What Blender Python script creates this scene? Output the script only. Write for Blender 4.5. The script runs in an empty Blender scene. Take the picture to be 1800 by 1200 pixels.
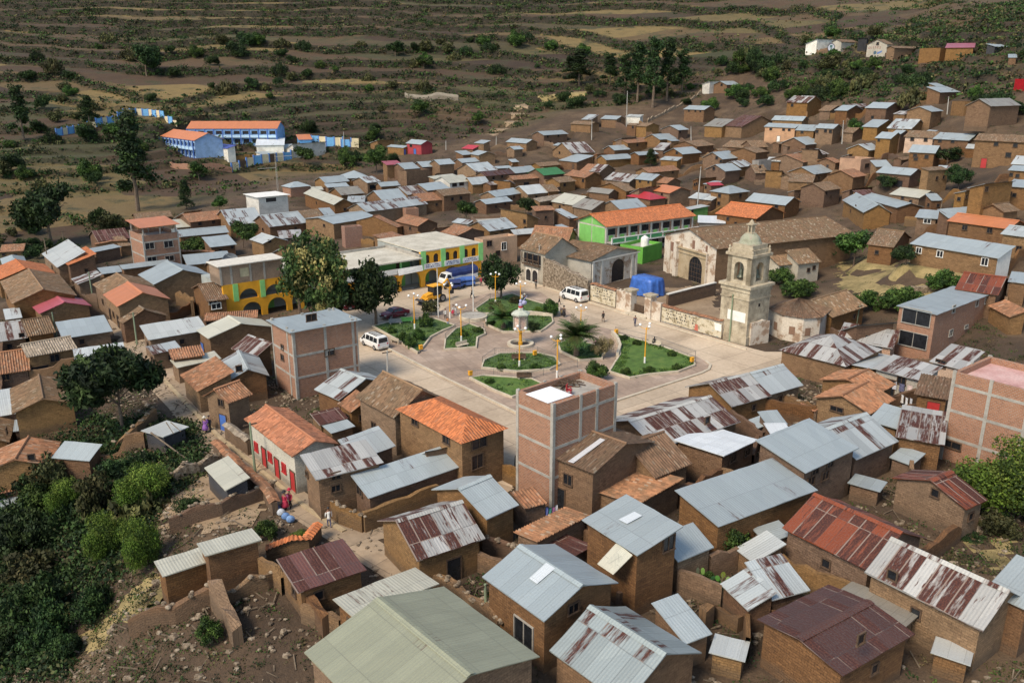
import bpy, bmesh, math, random
import numpy as np
from mathutils import Vector, Matrix
random.seed(7); np.random.seed(7)
scene = bpy.context.scene
col = scene.collection
PI = math.pi
# ------------------------------------------------------------------ camera
F = 1480.0; PITCH = math.radians(17.5); CAMH = 34.0
cd = bpy.data.cameras.new('camera'); cam = bpy.data.objects.new('camera', cd); col.objects.link(cam)
cam.location = (0, 0, CAMH); cam.rotation_euler = (PI/2 - PITCH, 0, 0)
cd.sensor_width = 36; cd.lens = F/1800*36; cd.clip_start = 0.5; cd.clip_end = 6000
scene.camera = cam
SP, CP = math.sin(PITCH), math.cos(PITCH)
def ray(u, v):                      # direction through a photo pixel (1800 x 1200)
    a = (u-900)/F; b = (600-v)/F
    return np.array([a, CP + b*SP, -SP + b*CP])
def proj(x, y, z):
    z = z - CAMH
    w = y*CP - z*SP
    return 900 + F*x/w, 600 - F*(y*SP + z*CP)/w
def at_z(u, v, z):
    r = ray(u, v); t = (z-CAMH)/r[2]
    return np.array([r[0]*t, r[1]*t, z])
# ------------------------------------------------------------------ terrain
ctl = []
def cz(u, v, z): p = at_z(u, v, z); ctl.append((p[0], p[1], z))
def cD(u, v, D):
    r = ray(u, v); h = math.hypot(r[0], r[1]); t = D/h
    ctl.append((r[0]*t, r[1]*t, CAMH + r[2]*t))
for u, v, z in [(650,560,0),(930,500,0),(1300,600,0),(900,740,0),(400,750,0),(560,930,0),(1100,900,0),(1450,700,0),(1400,1000,0),
                (1100,1100,0),(700,430,.5),(1100,430,.8),(500,430,0),(30,600,-1),(50,800,-3.5),(100,1000,-8),(30,1110,-9),(300,1080,-3),
                (420,1000,-1),(700,1100,0),(1500,480,1),(1750,600,2),(1750,900,.5),(80,430,-2),(700,350,2),(1000,350,3.2),(250,500,0),(1250,480,.3)]: cz(u, v, z)
for u, v, D in [(500,330,250),(1000,300,262),(1010,230,298),(800,290,272),(650,255,310),(450,290,290),(300,215,325),(750,170,350),(900,185,335),
                (900,80,405),(300,80,430),(600,80,415),(100,200,350),(200,350,250),(1270,180,325),(1270,260,272),(1450,95,335),(1450,260,252),
                (1450,340,215),(1740,200,240),(1750,280,205),(1750,350,175),(1780,90,280),(1700,450,145),(1150,130,360),(1100,80,395),(1200,330,228),(600,300,285)]: cD(u, v, D)
ctl += [(-420,60,12),(-300,-100,-12),(0,-60,-1),(0,-250,-6),(300,-100,12),(420,100,55),(420,350,80),(-500,420,60),(-700,700,150),(-350,720,135),(0,800,160),(0,560,100),(-250,540,92),(250,520,100),
        (350,700,145),(700,700,150),(0,1400,230),(-1000,1400,230),(1000,1400,230),(900,0,120),(-900,0,60),(-1400,600,200),(1400,600,240),(0,-900,-20),(300,450,75)]
C_ = np.array(ctl); S_ = 100.0
def _U(r2): return np.where(r2 > 1e-12, 0.5*r2*np.log(np.maximum(r2, 1e-12)), 0)
_n = len(C_); _X = C_[:, :2]/S_
_K = _U(((_X[:, None]-_X[None])**2).sum(-1)) + np.eye(_n)*0.02
_Pm = np.hstack([np.ones((_n, 1)), _X])
_M = np.block([[_K, _Pm], [_Pm.T, np.zeros((3, 3))]])
_sol = np.linalg.solve(_M, np.concatenate([C_[:, 2], np.zeros(3)]))
def _base(x, y):
    x = np.asarray(x, float); y = np.asarray(y, float); sh = x.shape
    q = np.stack([x.ravel(), y.ravel()], -1)/S_
    out = np.empty(len(q))
    for i in range(0, len(q), 20000):
        s = q[i:i+20000]
        out[i:i+20000] = _U(((s[:, None]-_X[None])**2).sum(-1)) @ _sol[:_n] + _sol[_n] + s @ _sol[_n+1:]
    return np.clip(out, -25, 300).reshape(sh)
def poly_dist(px, py, poly):        # signed distance (inside negative)
    px = np.asarray(px, float); py = np.asarray(py, float)
    d = np.full(px.shape, 1e9); ins = np.zeros(px.shape, bool); n = len(poly)
    for i in range(n):
        ax, ay = poly[i][:2]; bx, by = poly[(i+1) % n][:2]
        ex, ey = bx-ax, by-ay
        t = np.clip(((px-ax)*ex + (py-ay)*ey)/(ex*ex+ey*ey+1e-9), 0, 1)
        d = np.minimum(d, np.hypot(px-ax-t*ex, py-ay-t*ey))
        cnd = ((ay > py) != (by > py)) & (px < (bx-ax)*(py-ay)/(by-ay+1e-12)+ax)
        ins ^= cnd
    return np.where(ins, -d, d)
def sm(t): t = np.clip(t, 0, 1); return t*t*(3-2*t)
FLAT = [at_z(u, v, 0) for u, v in [(270,640),(640,545),(850,490),(930,480),(1330,520),(1500,620),(1420,720),(1100,780),(900,830),(700,960),(540,980),(380,800)]]
def _noise2(x, y, s, seed=0):       # cheap smooth noise from sines
    r = np.random.RandomState(seed); o = 0
    for k in range(5):
        a = r.uniform(0, 2*PI); f = (0.6+0.35*k)*2*PI/s
        o = o + np.sin((x*math.cos(a)+y*math.sin(a))*f + r.uniform(0, 9))/(1+.4*k)
    return o/3
# hillside (terraced) region, drawn on the ground
_hb = [(-60,455,150),(110,450,175),(215,395,200),(330,375,225),(440,335,245),(520,300,270),(690,285,285),(800,262,300),(900,240,300),(1000,205,320),(1180,195,330),(1235,190,330),(1290,130,350),(1395,150,310),(1480,170,280),(1600,165,265),(1680,160,255),(1860,140,240)]
HILL = []
for u, v, D in _hb:
    r = ray(u, v); h = math.hypot(r[0], r[1]); HILL.append((r[0]*D/h, r[1]*D/h))
HILL += [(700,300),(1500,300),(1500,1500),(-1500,1500),(-1500,100),(-300,80)]
def H(x, y):
    x = np.asarray(x, float); y = np.asarray(y, float)
    z = _base(x, y)
    w = sm(1 - poly_dist(x, y, FLAT)/18.0)
    z = z*(1-w)
    m = sm(-poly_dist(x, y, HILL)/14.0)
    st = 2.6 + 1.6*sm((np.hypot(x, y)-300)/200)
    nz = _noise2(x, y, 130, 3)*3.0 + _noise2(x, y, 45, 5)*0.9
    q = (z+nz)/st; fl = np.floor(q); fr = q-fl
    zt = st*(fl + 0.2*fr + 0.8*sm((fr-0.80)/0.20)) - nz
    zt = zt + _noise2(x, y, 9, 8)*0.12
    return z*(1-m) + zt*m
def Hs(x, y): return float(H(np.array([x]), np.array([y]))[0])
def ground_at(u, v, h=0.0, Hf=None):         # where a pixel ray meets the terrain raised by h
    r = ray(u, v)
    t = np.concatenate([np.arange(25, 420, 1.0), np.arange(420, 1200, 4.0)])/math.hypot(r[0], r[1])
    X, Y, Z = r[0]*t, r[1]*t, CAMH + r[2]*t
    g = Z - ((Hf or H)(X, Y)+h)
    k = int(np.argmax(g < 0)) if (g < 0).any() else len(t)-1
    if k == 0: k = 1
    a = g[k-1]/(g[k-1]-g[k]+1e-9); tt = t[k-1] + a*(t[k]-t[k-1])
    return np.array([r[0]*tt, r[1]*tt, CAMH + r[2]*tt])
# ------------------------------------------------------------------ object helpers
class MB:                            # mesh builder: collects faces, links ONE mesh object
    def __init__(s): s.v = []; s.f = []; s.uv = []; s.c = []; s.m = []; s.cur = (1, 1, 1, 0); s.mi = 0; s.smooth = False
    def face(s, pts, uv=None, c=None):
        i = len(s.v); s.v.extend([tuple(p) for p in pts]); s.f.append(tuple(range(i, i+len(pts))))
        s.uv.append(uv if uv else [(p[0], p[1]) for p in pts]); s.c.append(c or s.cur); s.m.append(s.mi)
    def quads(s, grid, uvg=None, c=None):      # grid[i][j] of points, shared vertices
        n, m = len(grid), len(grid[0]); i0 = len(s.v)
        for r in grid: s.v.extend([tuple(p) for p in r])
        for i in range(n-1):
            for j in range(m-1):
                s.f.append((i0+i*m+j, i0+(i+1)*m+j, i0+(i+1)*m+j+1, i0+i*m+j+1))
                s.uv.append([uvg[a][b] for a, b in ((i, j), (i+1, j), (i+1, j+1), (i, j+1))] if uvg else [(0, 0)]*4)
                s.c.append(c or s.cur); s.m.append(s.mi)
    def box(s, x0, y0, z0, x1, y1, z1, M=None, c=None):
        P = [Vector(p) for p in ((x0,y0,z0),(x1,y0,z0),(x1,y1,z0),(x0,y1,z0),(x0,y0,z1),(x1,y0,z1),(x1,y1,z1),(x0,y1,z1))]
        if M is not None: P = [M @ p for p in P]
        dx, dy, dz = abs(x1-x0), abs(y1-y0), abs(z1-z0)
        for q, (w, h) in (((3,2,1,0),(dx,dy)),((4,5,6,7),(dx,dy)),((0,1,5,4),(dx,dz)),((2,3,7,6),(dx,dz)),((1,2,6,5),(dy,dz)),((3,0,4,7),(dy,dz))):
            s.face([P[k] for k in q], [(0,0),(w,0),(w,h),(0,h)], c)
    def tube(s, p0, p1, r0, r1=None, n=8, caps=True, c=None):
        p0 = Vector(p0); p1 = Vector(p1); r1 = r0 if r1 is None else r1
        d = (p1-p0); 
        if d.length < 1e-6: return
        d.normalize(); a = d.orthogonal().normalized(); b = d.cross(a)
        R0 = [p0+(a*math.cos(2*PI*k/n)+b*math.sin(2*PI*k/n))*r0 for k in range(n)]
        R1 = [p1+(a*math.cos(2*PI*k/n)+b*math.sin(2*PI*k/n))*r1 for k in range(n)]
        s.quads([R0+[R0[0]], R1+[R1[0]]], None, c)
        if caps:
            s.face(R0[::-1], None, c); s.face(R1, None, c)
    def path(s, pts, r0, r1=None, n=6, c=None):
        r1 = r0 if r1 is None else r1; m = len(pts)-1
        for k in range(m): s.tube(pts[k], pts[k+1], r0+(r1-r0)*k/m, r0+(r1-r0)*(k+1)/m, n, True, c)
    def lathe(s, prof, n=16, cx=0, cy=0, M=None, c=None):   # prof: (r,z) list
        g = []
        for r, z in prof:
            row = [Vector((cx+r*math.cos(2*PI*k/n), cy+r*math.sin(2*PI*k/n), z)) for k in range(n+1)]
            if M is not None: row = [M @ p for p in row]
            g.append(row)
        g = list(map(list, zip(*g)))
        s.quads(g, [[(i*.3, j*.3) for j in range(len(prof))] for i in range(n+1)], c)
    def ball(s, cen, rx, ry=None, rz=None, n=10, m=6, c=None):
        ry = ry or rx; rz = rz or rx
        g = [[(cen[0]+rx*math.sin(PI*j/m)*math.cos(2*PI*i/n), cen[1]+ry*math.sin(PI*j/m)*math.sin(2*PI*i/n), cen[2]+rz*math.cos(PI*j/m)) for j in range(m+1)] for i in range(n, -1, -1)]
        s.quads(g, None, c)
    def build(s, name, mats, parent=None, smooth=False, weld=False):
        me = bpy.data.meshes.new(name)
        me.from_pydata(s.v, [], s.f)
        ul = me.uv_layers.new(name='UVMap')
        ul.data.foreach_set('uv', np.array([t for q in s.uv for t in q], float).ravel())
        ca = me.color_attributes.new('Col', 'FLOAT_COLOR', 'CORNER')
        cc = []
        for f, c in zip(s.f, s.c): cc.extend(list(c)*len(f))
        ca.data.foreach_set('color', np.array(cc, float))
        if not isinstance(mats, (list, tuple)): mats = [mats]
        for m in mats: me.materials.append(m)
        if len(mats) > 1: me.polygons.foreach_set('material_index', s.m)
        if smooth: me.polygons.foreach_set('use_smooth', [True]*len(s.f))
        if weld:
            bm = bmesh.new(); bm.from_mesh(me); bmesh.ops.remove_doubles(bm, verts=bm.verts, dist=1e-4); bm.to_mesh(me); bm.free()
        me.update()
        o = bpy.data.objects.new(name, me); col.objects.link(o)
        if parent is not None: o.parent = parent
        return o
def tag(o, label=None, cat=None, group=None, kind=None):
    if label: o['label'] = label
    if cat: o['category'] = cat
    if group: o['group'] = group
    if kind: o['kind'] = kind
    return o
def thing(name, loc, rz=0, label=None, cat=None, group=None, scale=None):
    o = bpy.data.objects.new(name, None); col.objects.link(o); o.empty_display_size = .3
    o.location = loc; o.rotation_euler = (0, 0, rz)
    if scale: o.scale = (scale,)*3
    return tag(o, label, cat, group)
def copy_tree(o, parent=None):
    c = o.copy(); col.objects.link(c)
    if parent is not None: c.parent = parent
    for ch in list(o.children): copy_tree(ch, c)
    return c
# ------------------------------------------------------------------ materials
class NT:
    def __init__(s, name):
        s.m = bpy.data.materials.new(name); s.m.use_nodes = True; s.t = s.m.node_tree; s.n = s.t.nodes
        s.b = s.n['Principled BSDF']
    def __call__(s, typ, ins=None, **kw):
        n = s.n.new(typ)
        for k, v in kw.items(): setattr(n, k, v)
        for k, v in (ins or {}).items(): s.set(n.inputs[k], v)
        return n
    def set(s, sock, v):
        if isinstance(v, bpy.types.NodeSocket): s.t.links.new(v, sock)
        elif isinstance(v, bpy.types.Node): s.t.links.new(v.outputs[0], sock)
        else: sock.default_value = v
    def math(s, op, a, b=0.0, clamp=False):
        n = s('ShaderNodeMath', operation=op, use_clamp=clamp); s.set(n.inputs[0], a); s.set(n.inputs[1], b); return n.outputs[0]
    def mix(s, f, a, b, mode='MIX'):
        n = s('ShaderNodeMix', data_type='RGBA', blend_type=mode)
        s.set(n.inputs[0], f); s.set(n.inputs[6], a); s.set(n.inputs[7], b); return n.outputs[2]
    def noise(s, vec, scale, detail=4, rough=.6, out=0):
        n = s('ShaderNodeTexNoise'); s.set(n.inputs['Scale'], scale); n.inputs['Detail'].default_value = detail; n.inputs['Roughness'].default_value = rough
        if vec is not None: s.set(n.inputs['Vector'], vec)
        return n.outputs[out]
    def ramp(s, f, stops):
        n = s('ShaderNodeValToRGB'); r = n.color_ramp
        while len(r.elements) > 1: r.elements.remove(r.elements[-1])
        r.elements[0].position = stops[0][0]; r.elements[0].color = c4(stops[0][1])
        for p, c in stops[1:]:
            e = r.elements.new(p); e.color = c4(c)
        s.set(n.inputs[0], f); return n.outputs[0]
    def bump(s, h, strength=.3, dist=.05):
        n = s('ShaderNodeBump'); n.inputs['Strength'].default_value = strength; n.inputs['Distance'].default_value = dist
        s.set(n.inputs['Height'], h); s.set(s.b.inputs['Normal'], n.outputs[0])
    def done(s, colour=None, rough=None, metal=None):
        if colour is not None: s.set(s.b.inputs['Base Color'], colour)
        if rough is not None: s.set(s.b.inputs['Roughness'], rough)
        if metal is not None: s.set(s.b.inputs['Metallic'], metal)
        return s.m
def c4(c):
    if isinstance(c, (int, float)): return (c, c, c, 1)
    return tuple(c) if len(c) == 4 else (c[0], c[1], c[2], 1)
_simple = {}
def paint(c, rough=.6, metal=0, var=.12, scale=3.0):
    key = (tuple(c), rough, metal, var, scale)
    if key in _simple: return _simple[key]
    t = NT('paint')
    tc = t('ShaderNodeTexCoord').outputs['Object']
    n = t.noise(tc, scale, 5, .65)
    dark = tuple(x*(1-var*1.6) for x in c); lite = tuple(min(1, x*(1+var)) for x in c)
    cc = t.ramp(n, [(.3, dark), (.7, lite)])
    _simple[key] = t.done(cc, rough, metal); return _simple[key]
def attr(t): 
    a = t('ShaderNodeAttribute', attribute_name='Col'); return a
def mk_tin():
    t = NT('corrugated_tin'); a = attr(t); uv = t('ShaderNodeUVMap', uv_map='UVMap').outputs[0]
    s = t('ShaderNodeSeparateXYZ', {0: uv})
    oi = t('ShaderNodeObjectInfo').outputs['Random']
    cx = t.math('FLOOR', t.math('DIVIDE', s.outputs[0], .86)); cy = t.math('FLOOR', t.math('DIVIDE', t.math('ADD', s.outputs[1], t.math('MULTIPLY', oi, 2.0)), 3.0))
    cell = t('ShaderNodeCombineXYZ', {0: cx, 1: cy, 2: t.math('MULTIPLY', oi, 91.7)})
    wn = t('ShaderNodeTexWhiteNoise', noise_dimensions='3D'); t.set(wn.inputs['Vector'], cell)
    wc = t('ShaderNodeSeparateColor', {0: wn.outputs['Color']})
    st = t('ShaderNodeMapping', vector_type='POINT'); t.set(st.inputs[0], uv); st.inputs['Scale'].default_value = (3.2, .42, 1)
    off = t('ShaderNodeVectorMath', operation='ADD'); t.set(off.inputs[0], st.outputs[0]); t.set(off.inputs[1], t('ShaderNodeCombineXYZ', {0: t.math('MULTIPLY', oi, 53.), 1: t.math('MULTIPLY', wc.outputs[2], 13.)}))
    n1 = t.noise(off.outputs[0], 1.0, 6, .7); n2 = t.noise(uv, 9.0, 4, .7)
    # rust: some sheets rusted as a whole, streaks on others
    rust = a.outputs['Alpha']
    whole = t.math('LESS_THAN', wc.outputs[0], t.math('MULTIPLY', rust, .62))
    thr = t.math('SUBTRACT', .82, t.math('MULTIPLY', rust, .34))
    streak = t.math('MULTIPLY', t.math('SUBTRACT', n1, thr), 14., True)
    wholem = t.math('MULTIPLY', whole, t.math('MULTIPLY', t.math('SUBTRACT', n1, t.math('SUBTRACT', .52, t.math('MULTIPLY', rust, .25))), 7., True))
    rm = t.math('MAXIMUM', streak, wholem)
    bri = t('ShaderNodeMapRange'); t.set(bri.inputs[0], wc.outputs[1]); t.set(bri.inputs[3], t.math('SUBTRACT', .95, t.math('MULTIPLY', rust, .28))); t.set(bri.inputs[4], t.math('ADD', 1.04, t.math('MULTIPLY', rust, .14)))
    base = t.mix(1.0, a.outputs['Color'], t('ShaderNodeCombineColor', {0: bri.outputs[0], 1: bri.outputs[0], 2: bri.outputs[0]}).outputs[0], 'MULTIPLY')
    # dull weathering
    base = t.mix(t.math('MULTIPLY', t.math('SUBTRACT', n2, .45), 1.3, True), base, (.20,.19,.17,1))
    rc = t.ramp(n2, [(.3, (.022,.008,.007)), (.52, (.065,.020,.014)), (.74, (.17,.055,.024))])
    colr = t.mix(rm, base, rc)
    # overlap seams: a thin dark lap at each sheet end and edge
    fx = t.math('FRACT', t.math('DIVIDE', s.outputs[0], .86)); fy = t.math('FRACT', t.math('DIVIDE', t.math('ADD', s.outputs[1], t.math('MULTIPLY', oi, 2.0)), 3.0))
    seam = t.math('MAXIMUM', t.math('LESS_THAN', fx, t.math('ADD', .04, t.math('MULTIPLY', rm, .06))), t.math('LESS_THAN', fy, .022))
    colr = t.mix(t.math('MULTIPLY', seam, t.math('ADD', .22, t.math('MULTIPLY', rust, .35))), colr, t.mix(rm, (.06,.055,.05,1), (.40,.33,.27,1)))
    wv = t.math('SINE', t.math('MULTIPLY', s.outputs[0], 2*PI/.215))
    t.bump(t.math('ADD', t.math('MULTIPLY', wv, .6), t.math('ADD', t.math('MULTIPLY', wc.outputs[2], 1.6), n2)), .38, .035)
    return t.done(colr, t.math('ADD', .42, t.math('MULTIPLY', rm, .45)), t.math('MULTIPLY', t.math('SUBTRACT', 1., rm), .12))
def mk_tile():
    t = NT('clay_tile'); a = attr(t); uv = t('ShaderNodeUVMap', uv_map='UVMap').outputs[0]
    s = t('ShaderNodeSeparateXYZ', {0: uv}); oi = t('ShaderNodeObjectInfo').outputs['Random']
    cx = t.math('FLOOR', t.math('DIVIDE', s.outputs[0], .14)); cy = t.math('FLOOR', t.math('ADD', t.math('DIVIDE', s.outputs[1], .38), t.math('MULTIPLY', t.math('SINE', t.math('MULTIPLY', cx, 7.13)), .25)))
    wn = t('ShaderNodeTexWhiteNoise', noise_dimensions='3D'); t.set(wn.inputs['Vector'], t('ShaderNodeCombineXYZ', {0: cx, 1: cy, 2: t.math('MULTIPLY', oi, 77.)}))
    wc = t('ShaderNodeSeparateColor', {0: wn.outputs['Color']})
    b = t('ShaderNodeMapRange'); t.set(b.inputs[0], wc.outputs[0]); b.inputs[3].default_value = .62; b.inputs[4].default_value = 1.3
    base = t.mix(1.0, a.outputs['Color'], t('ShaderNodeCombineColor', {0: b.outputs[0], 1: b.outputs[0], 2: b.outputs[0]}).outputs[0], 'MULTIPLY')
    off = t('ShaderNodeVectorMath', operation='ADD'); t.set(off.inputs[0], uv); t.set(off.inputs[1], t('ShaderNodeCombineXYZ', {0: t.math('MULTIPLY', oi, 37.)}))
    n1 = t.noise(off.outputs[0], .55, 6, .7); n2 = t.noise(uv, 5., 4, .7)
    al = a.outputs['Alpha']        # amount of moss / weathering
    moss = t.math('MULTIPLY', t.math('MULTIPLY', t.math('SUBTRACT', n1, .44), 4., True), al)
    base = t.mix(moss, base, t.mix(n2, (.085,.058,.034,1), (.175,.14,.085,1)))
    wh = t.math('MULTIPLY', t.math('GREATER_THAN', wc.outputs[1], .93), t.math('MULTIPLY', al, .45))
    base = t.mix(wh, base, (.42,.38,.30,1))
    fx = t.math('SINE', t.math('MULTIPLY', s.outputs[0], 2*PI/.28)); fy = t.math('FRACT', t.math('DIVIDE', s.outputs[1], .38))
    t.bump(t.math('ADD', t.math('MULTIPLY', fx, .6), t.math('MULTIPLY', fy, .5)), .8, .06)
    return t.done(base, .9, 0)
def mk_wall():
    t = NT('adobe_wall'); a = attr(t); uv = t('ShaderNodeUVMap', uv_map='UVMap').outputs[0]
    oi = t('ShaderNodeObjectInfo').outputs['Random']
    off = t('ShaderNodeVectorMath', operation='ADD'); t.set(off.inputs[0], uv); t.set(off.inputs[1], t('ShaderNodeCombineXYZ', {0: t.math('MULTIPLY', oi, 57.)}))
    n1 = t.noise(off.outputs[0], .5, 6, .65); n2 = t.noise(off.outputs[0], 7., 5, .7)
    br = t('ShaderNodeTexBrick'); t.set(br.inputs['Vector'], uv); br.inputs['Scale'].default_value = 1.0
    br.inputs['Brick Width'].default_value = .42; br.inputs['Row Height'].default_value = .18; br.inputs['Mortar Size'].default_value = .012
    br.inputs['Color1'].default_value = (1,1,1,1); br.inputs['Color2'].default_value = (.66,.64,.62,1); br.inputs['Mortar'].default_value = (.42,.40,.38,1); br.inputs['Mortar Smooth'].default_value = .6
    # courses show only where the mud render has gone (amount in alpha)
    ba = t.math('MULTIPLY', a.outputs['Alpha'], t.math('MULTIPLY', t.math('SUBTRACT', n1, .34), 5., True))
    base = t.mix(ba, a.outputs['Color'], t.mix(1.0, a.outputs['Color'], br.outputs['Color'], 'MULTIPLY'))
    v = t.ramp(n1, [(.28, .62), (.5, 1.0), (.75, 1.25)]); base = t.mix(.85, base, t.mix(1.0, base, v, 'MULTIPLY'))
    v2 = t.ramp(n2, [(.28, .5), (.5, .95), (.72, 1.25)]); base = t.mix(.8, base, t.mix(1.0, base, v2, 'MULTIPLY'))
    hv = t('ShaderNodeHueSaturation'); t.set(hv.inputs['Color'], base); t.set(hv.inputs['Value'], t.math('ADD', .74, t.math('MULTIPLY', oi, .56))); t.set(hv.inputs['Saturation'], t.math('ADD', .82, t.math('MULTIPLY', t.math('FRACT', t.math('MULTIPLY', oi, 7.13)), .38))); t.set(hv.inputs['Hue'], t.math('ADD', .490, t.math('MULTIPLY', oi, .018)))
    sp = t('ShaderNodeSeparateXYZ', {0: uv}).outputs[1]
    patchm = t.math('MULTIPLY', t.math('MULTIPLY', t.math('SUBTRACT', t.noise(off.outputs[0], .9, 8, .75), .52), 16., True), a.outputs['Alpha'])   # fallen render shows darker earth
    col2 = t.mix(t.math('MULTIPLY', patchm, .55), hv.outputs[0], t.mix(1.0, hv.outputs[0], (.62,.60,.60,1), 'MULTIPLY'))
    foot = t.math('MULTIPLY', t.math('SUBTRACT', t.math('ADD', .75, t.math('MULTIPLY', n1, 1.3)), sp), 2.2, True)                                  # rain-splashed foot of the wall
    hv = t('ShaderNodeMix', data_type='RGBA'); t.set(hv.inputs[0], t.math('MULTIPLY', foot, .5)); t.set(hv.inputs[6], col2); hv.inputs[7].default_value = (.085,.062,.042,1)
    t.bump(t.math('ADD', n2, t.math('MULTIPLY', br.outputs['Fac'], -.5)), .9, .07)
    return t.done(hv.outputs[2], .95, 0)
def mk_brick():
    t = NT('red_brick'); a = attr(t); uv = t('ShaderNodeUVMap', uv_map='UVMap').outputs[0]
    br = t('ShaderNodeTexBrick'); t.set(br.inputs['Vector'], uv); br.inputs['Scale'].default_value = 1.0
    br.inputs['Brick Width'].default_value = .30; br.inputs['Row Height'].default_value = .13; br.inputs['Mortar Size'].default_value = .018; br.inputs['Mortar Smooth'].default_value = .3; br.inputs['Bias'].default_value = -.1
    n1 = t.noise(uv, .6, 6, .7); n2 = t.noise(uv, 6., 4, .7)
    c1 = t.mix(n2, t.mix(1.0, a.outputs['Color'], (.72,.66,.62,1), 'MULTIPLY'), t.mix(1.0, a.outputs['Color'], (1.25,1.15,1.1,1), 'MULTIPLY'))
    t.set(br.inputs['Color1'], c1); t.set(br.inputs['Color2'], t.mix(1.0, c1, (.66,.6,.58,1), 'MULTIPLY')); br.inputs['Mortar'].default_value = (.30,.25,.20,1)
    pale = t.math('MULTIPLY', t.math('SUBTRACT', n1, .56), 6., True)
    base = t.mix(t.math('MULTIPLY', pale, .4), br.outputs['Color'], (.46,.36,.28,1))
    t.bump(br.outputs['Fac'], -.3, .02)
    return t.done(base, .9, 0)
def mk_mix(name, stops, scale=.5, rough=.95, bump=.3, det=8, coord='Object', fine=None):
    t = NT(name); tc = t('ShaderNodeTexCoord').outputs[coord]
    n = t.noise(tc, scale, det, .68); c = t.ramp(n, stops)
    n2 = t.noise(tc, scale*9, 5, .7)
    c = t.mix(.55, c, t.mix(1.0, c, t.ramp(n2, [(.3, .62), (.7, 1.25)]), 'MULTIPLY'))
    if bump: t.bump(n2, bump, .08)
    return t.done(c, rough, 0)
TIN, TILE, WALL, BRICK = mk_tin(), mk_tile(), mk_wall(), mk_brick()
CONC = mk_mix('grey_concrete', [(.3,(.24,.22,.19)),(.5,(.36,.335,.29)),(.7,(.43,.40,.35))], .9, .9, .2)
PANE = paint((.018,.02,.024), .25, 0, .3, 2.); WOOD = paint((.10,.06,.035), .8, 0, .3, 4.); POLEWOOD = paint((.16,.12,.08), .85, 0, .3, 3.)
WHITE = paint((.78,.76,.70), .6, 0, .1, 2.); PALEW = paint((.62,.58,.50), .8, 0, .15, 2.)
REDP = paint((.42,.03,.03), .6); BLUEP = paint((.06,.14,.42), .6); GREENP = paint((.20,.50,.12), .65, 0, .1, 1.); YELP = paint((.76,.36,.02), .7, 0, .12, .8)
GREYM = paint((.30,.31,.31), .5, .4); DARKM = paint((.04,.04,.042), .6, .2)
STONE = mk_mix('rubble_stone', [(.36,(.07,.052,.036)),(.48,(.20,.15,.10)),(.6,(.36,.29,.21)),(.75,(.44,.38,.30))], 2.6, .95, .6)
# ------------------------------------------------------------------ houses
ROOFC = {'t0':(.345,.39,.40,.06),'t1':(.50,.52,.50,.12),'t2':(.42,.455,.455,.42),'t3':(.42,.41,.385,.72),'t4':(.14,.05,.035,1.0),'tl':(.27,.25,.21,.2),
 'tc':(.52,.50,.40,.08),'tg':(.04,.20,.05,0),'tr':(.48,.03,.045,0),'tp':(.40,.085,.11,.05),'tb':(.05,.08,.36,0),'to':(.56,.19,.07,0),'tn':(.29,.295,.205,.06),
 'tw':(.70,.73,.74,.02),'tm':(.085,.030,.018,.5),'t6':(.27,.31,.31,.35),'t5':(.20,.043,.012,.8),'t7':(.29,.335,.35,.06),
 'k0':(.205,.125,.07,.9),'k1':(.31,.145,.075,.6),'k2':(.47,.15,.052,.22),'k3':(.17,.10,.06,.6),'k4':(.34,.28,.215,.9),'k7':(.155,.094,.054,1.0),'k5':(.31,.15,.075,1.0),'k6':(.43,.175,.09,.25)}
WALLC = {'a':(.245,.142,.072,1.0),'A':(.2,.115,.06,.7),'w':(.70,.67,.60,.0),'p':(.56,.37,.25,.1),'g':(.36,.34,.31,.0),'u':(.24,.42,.70,.0),'d':(.045,.045,.05,0),
 'y':(.42,.33,.20,.2),'r':(.4,.04,.04,0),'n':(.17,.44,.09,0),'b':(.36,.165,.085,0),'B':(.30,.14,.09,0),'l':(.47,.43,.35,.15)}
HOUSES = []
AZA, AZB = math.radians(90+40), math.radians(90-49)      # the two street directions
def near_axis(a, lim):
    best = None
    for b in (AZA, AZB, AZA+PI, AZB+PI, AZA-PI, AZB-PI):
        d = (a-b+PI) % (2*PI) - PI
        if best is None or abs(d) < abs(best[0]): best = (d, b)
    return best[1] + max(-lim, min(lim, best[0]))
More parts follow.
